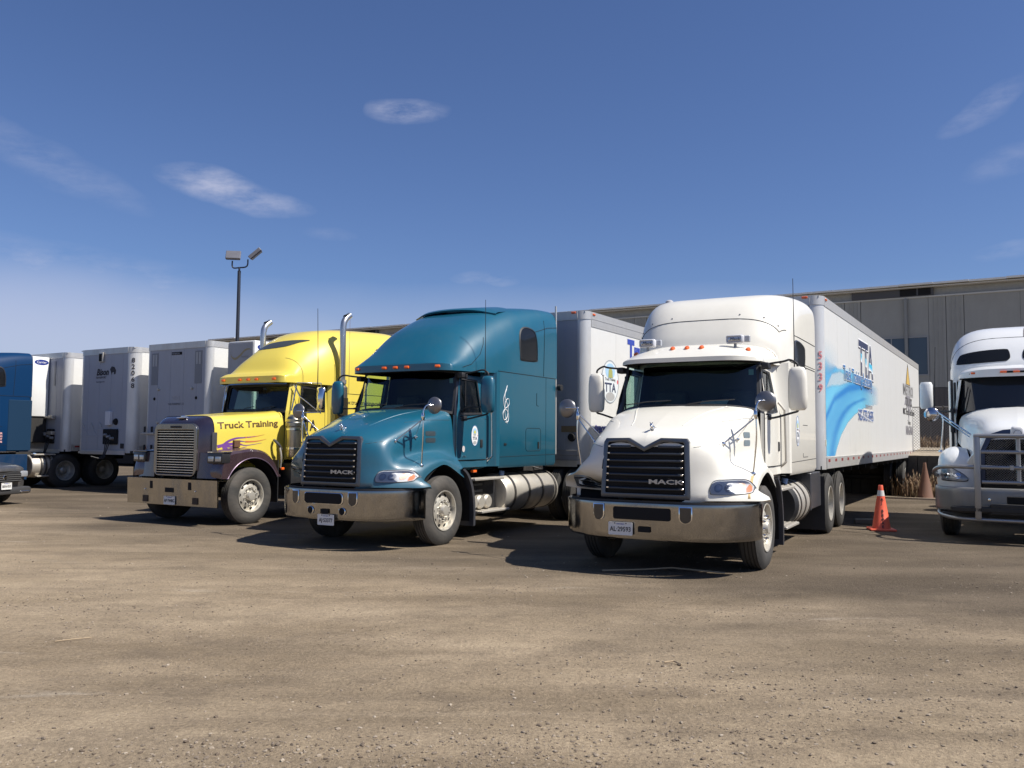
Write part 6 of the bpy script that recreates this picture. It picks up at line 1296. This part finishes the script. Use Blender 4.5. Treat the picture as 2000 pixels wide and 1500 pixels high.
for z in (1.35, 1.55, 2.3, 2.45): MB().lathe([(-.012, .0), (-.01, .025), (0, .03)], 'y', (1.14, .02, z), seg=10).build('rubber_stop', M['void'], tt)

# reefer behind the yellow truck
def reefer(t, x0, x1, d=.60, z0=2.15, z1=4.0, logo=True):
    m = MB(); m.rbox(x0, x1, -d, -.02, z0, z1, .03, 2); u = m.build('cooling_unit', mat('unit_white', (.76, .76, .74), .35, coat=.2, dirt=.1), t)
    m = MB(); m.rbox(x0 + .05, x1 - .05, -d + .02, -.02, 1.35, z0, .02, 1); m.build('unit_lower', M['frame'], u)
    k = MB(); k.patch(circ(-d * .5, z1 - .17, .22, .085, 24), lambda a, b: (x1 + .003, a, b), 1); lg = k.build('unit_logo', mat('logo_navy', (.02, .04, .22), .4), u, smooth=0)
    text('Carrier', .10, M['whttxt'], lg, (x1 + .004, -d * .5, z1 - .20), SIDE, align='CENTER', sx=1.0, ext=.0005)
    return u
t4 = trailer('box_trailer', 'refrigerated trailer with a grey unit front marked by a gold swirl, behind the yellow truck', -16.62, 15.85, 14.6, rail=.16)
u4 = reefer(t4, -1.22, -.24, d=.62, z1=4.06)
m = MB(); m.rbox(-1.20, -.27, -.650, -.625, 1.4, 4.02, .02, 1); ud = m.build('unit_door', mat('unit_grey', (.36, .37, .39), .45, dirt=.2), u4)
sw = MB(); pts = curve([(-1.10, 3.80), (-1.06, 3.66), (-.92, 3.60), (-.74, 3.68), (-.58, 3.80), (-.42, 3.84), (-.32, 3.80)], 4); n = len(pts); sw.grid([[(x, -.653, z + .03 * math.sin(PI * (i + 1) / n) + .004) for i, (x, z) in enumerate(pts)], [(x, -.653, z - .03 * math.sin(PI * (i + 1) / n) - .004) for i, (x, z) in enumerate(pts)]]); sw.build('gold_swirl', mat('swirl_gold', (.33, .27, .14), .4), ud, smooth=0)
text('hendrix', .09, mat('pale_print', (.25, .25, .25), .5), ud, (-.70, -.653, 3.62), FRONT, ext=.0005)
for z in (3.0, 2.3): MB().lathe([(-.03, 0), (-.03, .03), (0, .03)], 'y', (-1.02, -.65, z), seg=8).build('latch', M['alum'], ud)
# trailer with ladder brackets
t3 = trailer('box_trailer', 'box trailer with a shade-grey front and two dark vents high up, left of the yellow truck', -19.62, 15.02, 14.6, rail=.16, rad=.16)
for x in (-.92, .88):
    MB().box(x - .14, x + .14, -.006, 0, 2.98, 3.86).build('vent_panel', mat('vent_panel', (.20, .21, .23), .5), t3, smooth=0); MB().box(x - .09, x - .02, -.012, -.004, 3.5, 3.82).build('vent_slot', mat('vent_pale', (.36, .37, .38), .4), t3, smooth=0); MB().box(x + .02, x + .09, -.012, -.004, 3.5, 3.82).build('vent_slot', mat('vent_pale', (.36, .37, .38), .4), t3, smooth=0)
MB().box(-.22, .20, -.006, 0, 3.78, 3.86).build('id_plate', M['void'], t3, smooth=0); text('WABASH', .075, M['trfront'], t3, (-.2, -.008, 3.79), FRONT, sx=1.0)
text('MAN-TRANSPORT LTD', .085, mat('faded_print', (.12, .12, .13), .6), t3, (-.32, -.003, 2.42), FRONT, sx=.75); text('5053', .16, mat('faded_grey', (.36, .36, .38), .6), t3, (-.18, -.003, 2.56), FRONT, sx=1.1)
for x, z in ((-.72, 2.86), (.66, 2.86), (-.72, 1.95), (.66, 1.95)):
    MB().lathe([(-.05, 0), (-.05, .03), (0, .045)], 'y', (x, 0, z), seg=10).build('hook', M['alum'], t3)
for x, z in ((-.90, 2.60), (.82, 2.60)): MB().lathe([(-.015, 0), (-.012, .04), (0, .045)], 'y', (x, 0, z), seg=10).build('rubber_stop', M['void'], t3)
for x in (-.95, .72):
    for z in (1.22, 1.86 - .55):
        pass
for x0, x1 in ((-1.32, -.78), (.45, .95)):
    for z in (1.62, 1.12 + .0):
        m = MB(); m.rbox(x0, x1, -.10, -.02, z, z + .06, .01, 1); b = m.build('rack_bracket', M['alum'], t3)
        for xx in (x0 + .12, x1 - .12): MB().rbox(xx - .02, xx + .02, -.08, -.03, z + .05, z + .22, .006, 1).build('bracket_pin', M['dark'], b)
MB().box(-1.28, -.6, -.02, -.0, 1.05, 1.12).build('light_strip', M['alum'], t3, smooth=0)
# bison trailer
t2 = trailer('box_trailer', 'box trailer with a shade-grey front, a black bison emblem and black number 82068', -22.84, 15.06, 14.6, rail=.14, rad=.26)
text('Bison', .26, M['blktxt'], t2, (-.42, -.004, 3.34), FRONT, shear=.25, bold=.01); m = MB(); m.prism([(.22, 3.50), (.30, 3.58), (.42, 3.56), (.50, 3.46), (.48, 3.36), (.42, 3.34), (.40, 3.42), (.33, 3.40), (.30, 3.33), (.27, 3.42)], 'y', -.006, -.002); m.build('bison_emblem', M['blktxt'], t2, smooth=0)
text('TRANSPORT', .09, M['blktxt'], t2, (-.46, -.004, 3.24), FRONT, shear=.2); text('bisontransport.com', .05, M['blktxt'], t2, (-.42, -.004, 3.13), FRONT)
m = MB(); m.rbox(-.27, -.06, -.06, 0, 3.72, 4.0, .01, 1); v = m.build('front_vent', M['alum'], t2); MB().box(-.24, -.11, -.066, -.058, 3.74, 3.96).build('vent_slot', M['void'], v, smooth=0)
m = MB(); m.rbox(.20, .42, -.10, 0, 1.88, 2.28, .01, 1); m.build('document_box', mat('doc_box', (.62, .63, .66), .4), t2)
gladhands(t2, .38, 1.55, .68); MB().lathe([(-.05, 0), (-.05, .08), (0, .10)], 'y', (.58, 0, 1.98), seg=14).build('socket', M['void'], t2)
for k in range(3):
    for j in range(1):
        x = -1.0 + k * .42; MB().tube([(x, -.02, 1.95), (x + .12, -.03, 1.82)], .012, 5).build('strap_hook', M['alum'], t2)
m = MB()
for k in range(3): m.tube([(-1.02 + k * .42, -.008, 1.92), (-.74 + k * .42, -.008, 1.62)], .006, 4)
m.tube([(-1.1, -.006, 1.74), (.1, -.006, 1.76)], .005, 4); m.tube([(-1.1, -.006, 1.56), (.1, -.006, 1.57)], .005, 4); m.build('tie_cord', mat('cord_grey', (.42, .42, .44), .6), t2, smooth=0)
MB().box(-1.1, .1, -.05, -.02, 1.06, 1.12).build('light_strip', M['alum'], t2, smooth=0); MB().box(.82, .98, -.01, 0, 1.22, 1.36).build('id_plate', M['dark'], t2, smooth=0)
column_text('82068', .19, M['blktxt'], t2, 1.04 + .26 * .62 + .006, .26 - .26 * .78 - .006, 3.80, .182, rz=38, sx=1.05)
# far left reefer, pulled by the navy truck
t1 = trailer('box_trailer', 'refrigerated trailer with a white unit, coupled behind the navy blue truck', -26.2, 15.15, 14.6, rail=.16, rad=.22)
reefer(t1, -1.05, .42, d=.55, z1=3.98)
text('', .1, M['blktxt'], t1, (0, 0, 3)) if False else None
MB().box(.66, .74, -.012, 0, 3.1, 3.85).build('vent_panel', mat('vent_panel', (.20, .21, .23), .5), t1, smooth=0)
gladhands(t1, .62, 1.55, .4)
for z in (1.62, 2.10): m = MB(); m.rbox(.35, .85, -.12, -.02, z, z + .05, .01, 1); m.rbox(.62, .85, -.14, -.02, z - .02, z + .08, .01, 1); m.build('rack_bracket', M['alum'], t1)

# ------------------------------------------------------------------ trucks
mack('semi_truck', 'white aerodynamic semi truck with two square roof lamps and orange cab lights', (-3.909, 10.73), 28.7, M['white'], 'W')
mack('semi_truck', 'teal aerodynamic semi truck with high roof sleeper and white pinstripe scroll', (-8.58, 10.425), 29.7, M['teal'], 'T')
classic((-13.27, 10.93), 30.0)
bullbar_truck((-.08, 15.30), 31.0)
nb, _ = mack('semi_truck', 'navy blue semi truck with side skirts, cut off by the left edge', (-26.25, 10.56), 31.0, M['navy'], 'N')
fuel_tank(nb, 1, 3.75, 4.45); step(nb, 1, .95, 1.18, 3.8, 4.45, 1.02); step(nb, 1, .95, 1.18, 3.9, 4.45, .38)
sk = MB(); sk.rbox(1.12, 1.185, .80, 3.60, .28, 1.02, .01, 1); s1_ = sk.build('side_skirt', mat('navy_skirt', (.006, .030, .080), .5, spec=.15, dirt=.1), nb)
MB().rbox(1.12, 1.175, 3.0, 3.68, 1.13, 2.60, .01, 1).build('side_extender', mat('navy_extender', (.012, .036, .075), .5, spec=.15), nb)
for k, (s_, z) in enumerate((('IF YOU WOULD LIKE A CUSTOMER', 1.60), ('NEED A WINNING', 1.52), ('HAVE IT MEET MARKET', 1.44), ('CALL US 1-888-613-7746', 1.36))): text(s_, .075, mat('pink_print', (.80, .45, .42), .5), nb, (1.170, 2.86, z), SIDE, name='lettering', align='RIGHT', sx=.9, bold=.002)
# pinstripe scroll on the teal sleeper
te = [o for o in bpy.data.objects if o.get('label', '').startswith('teal')][0]
def scroll(pts, r=.006): return MB().tube(curve([(1.169, a, b) for a, b in pts], 8), r, 5)
sc_ = scroll([(1.80, 2.48), (1.72, 2.30), (1.82, 2.12), (1.80, 1.95), (1.70, 1.90), (1.66, 2.0), (1.74, 2.08), (1.84, 2.0), (1.83, 1.88), (1.74, 1.86)]); b2 = scroll([(1.78, 2.42), (1.68, 2.25), (1.72, 2.10), (1.86, 2.16), (1.84, 2.26), (1.74, 2.2), (1.72, 2.02), (1.80, 1.84)], .005)
sc_.add(b2.v, b2.f); sc_.build('pinstripe_scroll', M['whttxt'], te, smooth=50)

# ------------------------------------------------------------------ building
bl = thing('warehouse', 'long grey metal clad warehouse with light roof edge behind the trailers', 'building', gw(0, 36), -R(YAW))
wallm = mat('wall_cladding', (.31, .305, .27), .55, metal=.0, noise=.05, nscale=1.2, dirt=.25, dirtcol=(.22, .21, .18))
wall2 = mat('wall_cladding_dark', (.105, .095, .085), .6, noise=.1, nscale=1.2)
xl, xr = -43.6, 9.2
MB().box(xl + .1, xr - .1, .06, 22, 1.0, 7.45).build('wall', mat('wall_core', (.16, .165, .155), .7), bl, smooth=0)
pw = .606; px0 = -5.43
def wpanel(w, z0, z1, m, name='wall_panel'):
    q = MB(); q.box(0, w - .022, 0, .058, z0, z1)
    for k in (1, 2, 3): q.box(w * k / 4 - .014, w * k / 4 + .014, -.018, 0.001, z0, z1)
    return q.build(name, m, bl, smooth=0)
pA = pB = None; k = -63
wins = ((-5.43, -3.31), (-2.18, -.06))
while px0 + k * pw < xr - .6:
    x = px0 + k * pw; w_in = any(a - .05 <= x < b - .1 for a, b in wins)
    if pA is None: pA = wpanel(pw, 3.63, 7.10, wallm); pB = wpanel(pw, 1.2, 3.61, wall2); a_, b_ = pA, pB
    else:
        a_ = pA.copy() if not w_in else None; b_ = pB.copy(); COL.objects.link(b_)
        if a_: COL.objects.link(a_)
    if a_: a_.location = (x, 0, 0)
    b_.location = (x, 0, 0); k += 1
for a, b in wins:
    i0 = math.ceil((a - .05 - px0) / pw); i1 = math.ceil((b - .1 - px0) / pw); xa, xb = px0 + i0 * pw, px0 + i1 * pw
    for z0_, z1_ in ((5.60, 7.10), (3.63, 4.1)): q = MB(); q.box(xa, xb - .012, 0, .058, z0_, z1_); q.build('wall_panel', wallm, bl, smooth=0)
    q = MB(); q.box(xa, xb - .012, -.03, .02, 5.56, 5.62); q.box(xa, xb - .012, -.03, .02, 4.08, 4.14); q.box(xa, xa + .06, -.03, .02, 4.14, 5.56); q.box(xb - .072, xb - .012, -.03, .02, 4.14, 5.56); q.box((xa * .55 + xb * .45) - .02, (xa * .55 + xb * .45) + .02, -.025, .02, 4.14, 5.56)
    wd = q.build('window', mat('window_frame', (.28, .28, .27), .5), bl, smooth=0); q = MB(); q.box(xa + .06, xb - .07, .0, .012, 4.14, 5.56); q.build('window_pane', mat('far_glass', (.055, .075, .10), .12, coat=.2), wd, smooth=0)
for wx in np.arange(-40.3, 8, 7.3): MB().rbox(wx - .06, wx + .06, -.13, -.02, 1.3, 7.08, .02, 1).build('downpipe', mat('downpipe_grey', (.24, .24, .22), .5), bl)
q = MB(); q.box(xl, xr, -.05, .10, 7.10, 7.155); q.build('flashing', mat('flashing', (.50, .50, .47), .5), bl, smooth=0)
q = MB(); q.box(xl, xr, .04, .08, 7.155, 7.46); q.build('upper_wall', mat('upper_wall', (.30, .30, .28), .6, noise=.1), bl, smooth=0)
for x0, x1 in ((-5.75, -2.82), (-35.0, -30.2), (-38.6, -36.8)):
    q = MB(); q.box(x0, x1, -.10, .03, 7.16, 7.52); mo = q.build('roof_monitor', mat('monitor_dark', (.07, .07, .075), .6), bl, smooth=0)
    for f0, f1 in ((.60, .80), (.82, .97)): MB().box(x0 + (x1 - x0) * f0, x0 + (x1 - x0) * f1, -.108, -.10, 7.18, 7.48).build('louvre', M['void'], mo, smooth=0)
ev = mat('eave_trim', (.72, .71, .66), .5, noise=.08); pr = None; x = xl
rn = random.Random(2)
while x < xr:
    if pr is None: pr = MB().box(0, 1.19, -.42, .5, 7.53, 7.60).build('roof_panel', ev, bl, smooth=0); o = pr
    else: o = pr.copy(); COL.objects.link(o)
    o.location = (x, 0, rn.uniform(-.012, .012)); x += 1.2
q = MB(); q.box(xl, xr, -.30, .0, 7.46, 7.50); q.build('gutter', mat('gutter_pale', (.50, .49, .46), .5), bl, smooth=0)
q = MB(); q.prism([(.4, 7.6), (11, 8.9 - .6), (22, 7.6)], 'x', xl, xr); q.build('roof', mat('roof_sheet', (.4, .4, .38), .5), bl, smooth=0)

# terrace, retaining wall, fence
te_ = MB(); te_.grid([[tuple(gw(x, y, z)) for x in np.linspace(-50, 30, 41)] for y, z in ((27.62, 1.16), (28.2, 1.22), (31, 1.34), (35.95, 1.44), (40, 1.44))]); to = te_.build('terrace_ground', mat('pale_gravel', (.26, .215, .16), .95, noise=.35, nscale=6, bump=.5, bscale=30), None); struct(to)
rw = thing('retaining_wall', 'low dark timber retaining wall under the chain link fence', 'wall', gw(0, 27.5), -R(YAW))
MB().box(-50, 30, .05, .12, 0, 1.14).build('backing', M['void'], rw, smooth=0)
wood = mat('dark_timber', (.045, .040, .034), .85, noise=.4, nscale=5, dirt=.3, dirtcol=(.07, .06, .05)); pr = None
for k in range(150):
    x = -24 + k * .26
    if pr is None: pr = MB().box(0, .245, 0, .05, 0, 1.15).build('board', wood, rw, smooth=0); o = pr
    else: o = pr.copy(); COL.objects.link(o)
    o.location = (x, rn.uniform(-.012, .012), rn.uniform(-.04, .03))
fe = thing('chain_link_fence', 'chain link fence on posts above the timber retaining wall', 'fence', gw(0, 29.0, 1.2), -R(YAW))
steelg = mat('fence_steel', (.20, .19, .18), .5, metal=.5); pr = None
for k in range(22):
    x = -2.08 - 16 * 1.8 + k * 1.8
    if pr is None: pr = MB().lathe([(0, .028), (1.46, .028), (1.47, 0)], 'z', seg=8).build('post', mat('fence_post', (.05, .045, .04), .6), fe); o = pr
    else: o = pr.copy(); COL.objects.link(o)
    o.location = (x, 0, 0)
MB().tube([(-31, 0, 1.43), (7.2, 0, 1.43)], .018, 6).build('rail', steelg, fe); MB().tube([(-31, 0, .10), (7.2, 0, .10)], .010, 6).build('rail', steelg, fe)
wm = MB(); H_ = 1.35
for k in range(0, 170):
    x0 = -8 + k * .085
    wm.tube([(x0, .01, .06), (x0 + H_, .01, .06 + H_)], .0042, 3, False); wm.tube([(x0 + H_, .014, .06), (x0, .014, .06 + H_)], .0042, 3, False)
q = wm.build('wire_mesh', steelg, fe, smooth=0); stuff(q)

# dry reeds
def reeds(name, spots, m, hmax, n, seed):
    rd = random.Random(seed); mb = MB()
    for _ in range(n):
        cx, cy, sp = rd.choice(spots); x = rd.gauss(cx, sp); y = rd.gauss(cy, .12); p = gw(x, y); h = hmax * rd.uniform(.35, 1); z0 = 0.0 if hmax > .6 and name == 'dry_reeds' else 1.25; a = rd.uniform(0, 6.28); le = rd.uniform(.05, .45) * h; w = rd.uniform(.006, .016)
        d = Vector((math.cos(a), math.sin(a), 0)); s_ = Vector((-math.sin(a), math.cos(a), 0)) * w
        p1 = p + Vector((0, 0, z0)); p2 = p + d * le * .3 + Vector((0, 0, z0 + h * .6)); p3 = p + d * le + Vector((0, 0, z0 + h * rd.uniform(.75, 1.0)))
        mb.cur = rd.choice([0, 0, 1, 2]); mb.add([p1 - s_, p1 + s_, p2 + s_ * .8, p2 - s_ * .8, p3 + s_ * .2], [(0, 1, 2, 3), (3, 2, 4)])
        if rd.random() < .35:
            mb.add([p3, p3 + s_ * 2.4 + Vector((0, 0, -.05)), p3 + Vector((0, 0, .08)), p3 - s_ * 2.4 + Vector((0, 0, -.04))], [(0, 1, 2, 3)])
    o = mb.build(name, [mat('reed_tan', (.24, .15, .08), .8), mat('reed_brown', (.13, .075, .045), .8), mat('reed_pale', (.36, .27, .16), .8)], None, smooth=0, fix=False); stuff(o); return o
reeds('dry_reeds', [(-2.9, 27.1, .25), (-2.3, 27.0, .3), (-1.6, 27.1, .3), (-2.6, 26.6, .2)], None, .72, 650, 5)
reeds('dry_shrubs', [(-2.55, 32.5, .22), (-3.1, 33, .12), (-1.7, 32.8, .18)], None, .55, 700, 8)

# lamp post
lp = thing('lamp_post', 'tall dark lamp post with two floodlights beyond the trailers', 'lamp post', gw(-34.5, 30.0))
MB().lathe([(0, .11), (10.0, .085), (10.1, .085), (10.1, .05), (10.28, .05), (10.3, 0)], 'z', seg=12).build('pole', M['steelpost'], lp, smooth=40)
m = MB(); m.tube(curve([(-.37, 0, 10.62), (-.37, 0, 10.36), (-.28, 0, 10.25), (0, 0, 10.27), (.30, 0, 10.30), (.42, 0, 10.42), (.43, 0, 10.70)], 5), .038, 8); m.build('arm', M['steelpost'], lp, smooth=50)
m = MB(); m.rbox(-.37, .37, -.25, .25, -.07, .07, .02, 1); f1 = m.build('floodlight', M['lampgrey'], lp, (-.33, 0, 10.92), smooth=30); f1.rotation_euler = (R(62), 0, R(8)); MB().box(-.34, .34, -.22, .22, -.12, -.07).build('lens', M['lampdark'], f1, smooth=0)
m = MB(); m.rbox(-.37, .37, -.30, .30, -.09, .09, .02, 1); f2 = m.build('floodlight', M['lampgrey'], lp, (.78, .05, 11.02), smooth=30); f2.rotation_euler = (R(8), R(-42), R(6)); MB().box(-.34, .34, -.27, .27, -.14, -.09).build('lens', M['lampdark'], f2, smooth=0)

# cones
def cone(label, loc, h, m, rot, rb=.155, new=True):
    t = thing('traffic_cone', label, 'traffic cone', loc, rot)
    b = MB(); b.rbox(-.215, .215, -.215, .215, .0, .035, .012, 2); b.build('base', m, t)
    c = MB(); c.lathe([(.03, rb + .015), (.045, rb), (h * .90, .046), (h * .985, .040), (h, .034), (h, .022), (h - .03, .020)], 'z', seg=28); c.build('cone_body', m, t, smooth=50)
    if new:
        rr = lambda z: rb + (.046 - rb) * (z - .045) / (h * .9 - .045) + .002
        c = MB(); c.lathe([(h * .76, rr(h * .76)), (h * .885, rr(h * .885))], 'z', seg=28); c.build('reflective_band', M['refl'], t, smooth=60)
        tilt = math.atan((rb - .046) / (h * .87))
        for k, ch in enumerate('AJ BRAKE'):
            z = h * .70 - k * .068 - .03
            if ch != ' ': text(ch, .065, M['blktxt'], t, (-.02 + .0, -rr(z) - .003, z), (PI / 2 - tilt, 0, 0), align='LEFT', bold=.003)
    return t
cone('clean bright orange traffic cone with a grey band in front of the lettered trailer', gw(-2.22, 16.52), .80, M['orange'], R(-12))
cone('faded brown traffic cone in front of the reeds by the timber wall', gw(-2.35, 25.9), 1.0, M['orangeold'], R(10), rb=.20, new=False)
q = MB(); q.box(-1.0, .9, -.05, .05, 0, .05); pl = q.build('plank', mat('pale_plank', (.42, .34, .25), .8), None, tuple(gw(-2.5, 25.6)), smooth=0); pl.rotation_euler = (0, 0, -R(YAW)); tag(pl, 'pale wooden plank lying on the ground by the faded cone', 'plank')
q = MB(); q.rbox(-.22, .2, -.1, .1, 0, .10, .015, 1); wc = q.build('wheel_chock', mat('chock_grey', (.12, .11, .09), .8), None, tuple(gw(-2.62, 17.55))); wc.rotation_euler = (0, 0, -.3); tag(wc, 'grey block on the ground beside the rear wheels of the white truck', 'wheel chock')

# car at the left edge
def car():
    y = 19.2; x = -.5955 * y
    t = thing('parked_car', 'dark grey car, only its front corner showing at the left edge', 'car', (x, y, 0), R(79))
    P = mat('car_grey', (.045, .048, .052), .3, coat=.7, dirt=.25)
    secs = []
    for (yy, w, zb, zm, zt, wt) in ((.0, .62, .30, .55, .76, .55), (.06, .78, .28, .58, .84, .70), (.25, .88, .27, .62, .90, .78), (.9, .92, .27, .66, .98, .82), (1.35, .92, .27, .70, 1.03, .80), (1.9, .92, .27, .74, 1.40, .66), (2.6, .92, .27, .76, 1.47, .62), (3.6, .92, .27, .78, 1.40, .64), (4.2, .90, .30, .80, 1.08, .78), (4.6, .82, .34, .78, 1.0, .7)):
        secs.append([(0, yy - .05 * (yy < .3), zt + .01), (wt * .6, yy - .03 * (yy < .3), zt), (wt, yy, zt - .04), (w, yy + .04 * (yy < .3), zm), (w, yy + .05 * (yy < .3), (zm + zb) / 2), (w - .04, yy + .05 * (yy < .3), zb)])
    m = MB(); m.surf(secs, 3, 3, mirror=True); r0 = secs[0]; full = [(-p[0], p[1], p[2]) for p in reversed(r0[1:])] + r0; m.add(full, [tuple(range(len(full)))]); m.build('body', P, t, smooth=50)
    MB().rbox(-.50, .50, -.075, -.03, .52, .72, .02, 2).build('grille', M['void'], t)
    g = t.children[-1]
    for k in range(4): MB().box(-.48, .48, -.082, -.074, .545 + k * .045, .553 + k * .045).build('grille_bar', M['steel'], g, smooth=0)
    MB().lathe([(-.012, 0), (-.01, .05), (0, .055)], 'y', (0, -.08, .63), seg=16).build('badge', M['chromehi'], g)
    for s in (1, -1):
        MB().rbox(s * .66 - .12, s * .66 + .12, -.01, .10, .62, .76, .03, 2).build('headlight', mat('car_lamp', (.45, .47, .5), .12, metal=.4, coat=.6), t)
        for yy in (.85, 3.75): 
            mb = MB(); mb.lathe([(-.1, .2), (-.1, .30), (-.08, .33), (.08, .33), (.1, .30), (.1, .2)], 'x', seg=28); w = mb.build('wheel', M['rubber'], t, (s * .84, yy, .33), smooth=40); mb = MB(); mb.lathe([(s * .09, .2), (s * .095, .18), (s * .06, .05), (s * .08, 0)], 'x', seg=20); mb.build('rim', M['alumwheel'], w, smooth=40)
    MB().rbox(-.80, .80, -.10, .12, .24, .40, .05, 2).build('front_bumper', mat('car_bumper', (.05, .05, .052), .5), t)
    MB().rbox(.45, .72, -.12, -.08, .27, .31, .012, 1).build('bumper_trim', M['chromehi'], t)
    plate(t, 0.0, -.125, .44, 'BRN·053')
    m = MB(); m.add([(-.7, 1.42, 1.02), (.7, 1.42, 1.02), (.60, 1.95, 1.40), (-.60, 1.95, 1.40)], [(0, 1, 2, 3)]); m.v = [(a, b - .03, c + .03) for a, b, c in m.v]; m.build('windshield', M['glassd'], t, smooth=0)
car()
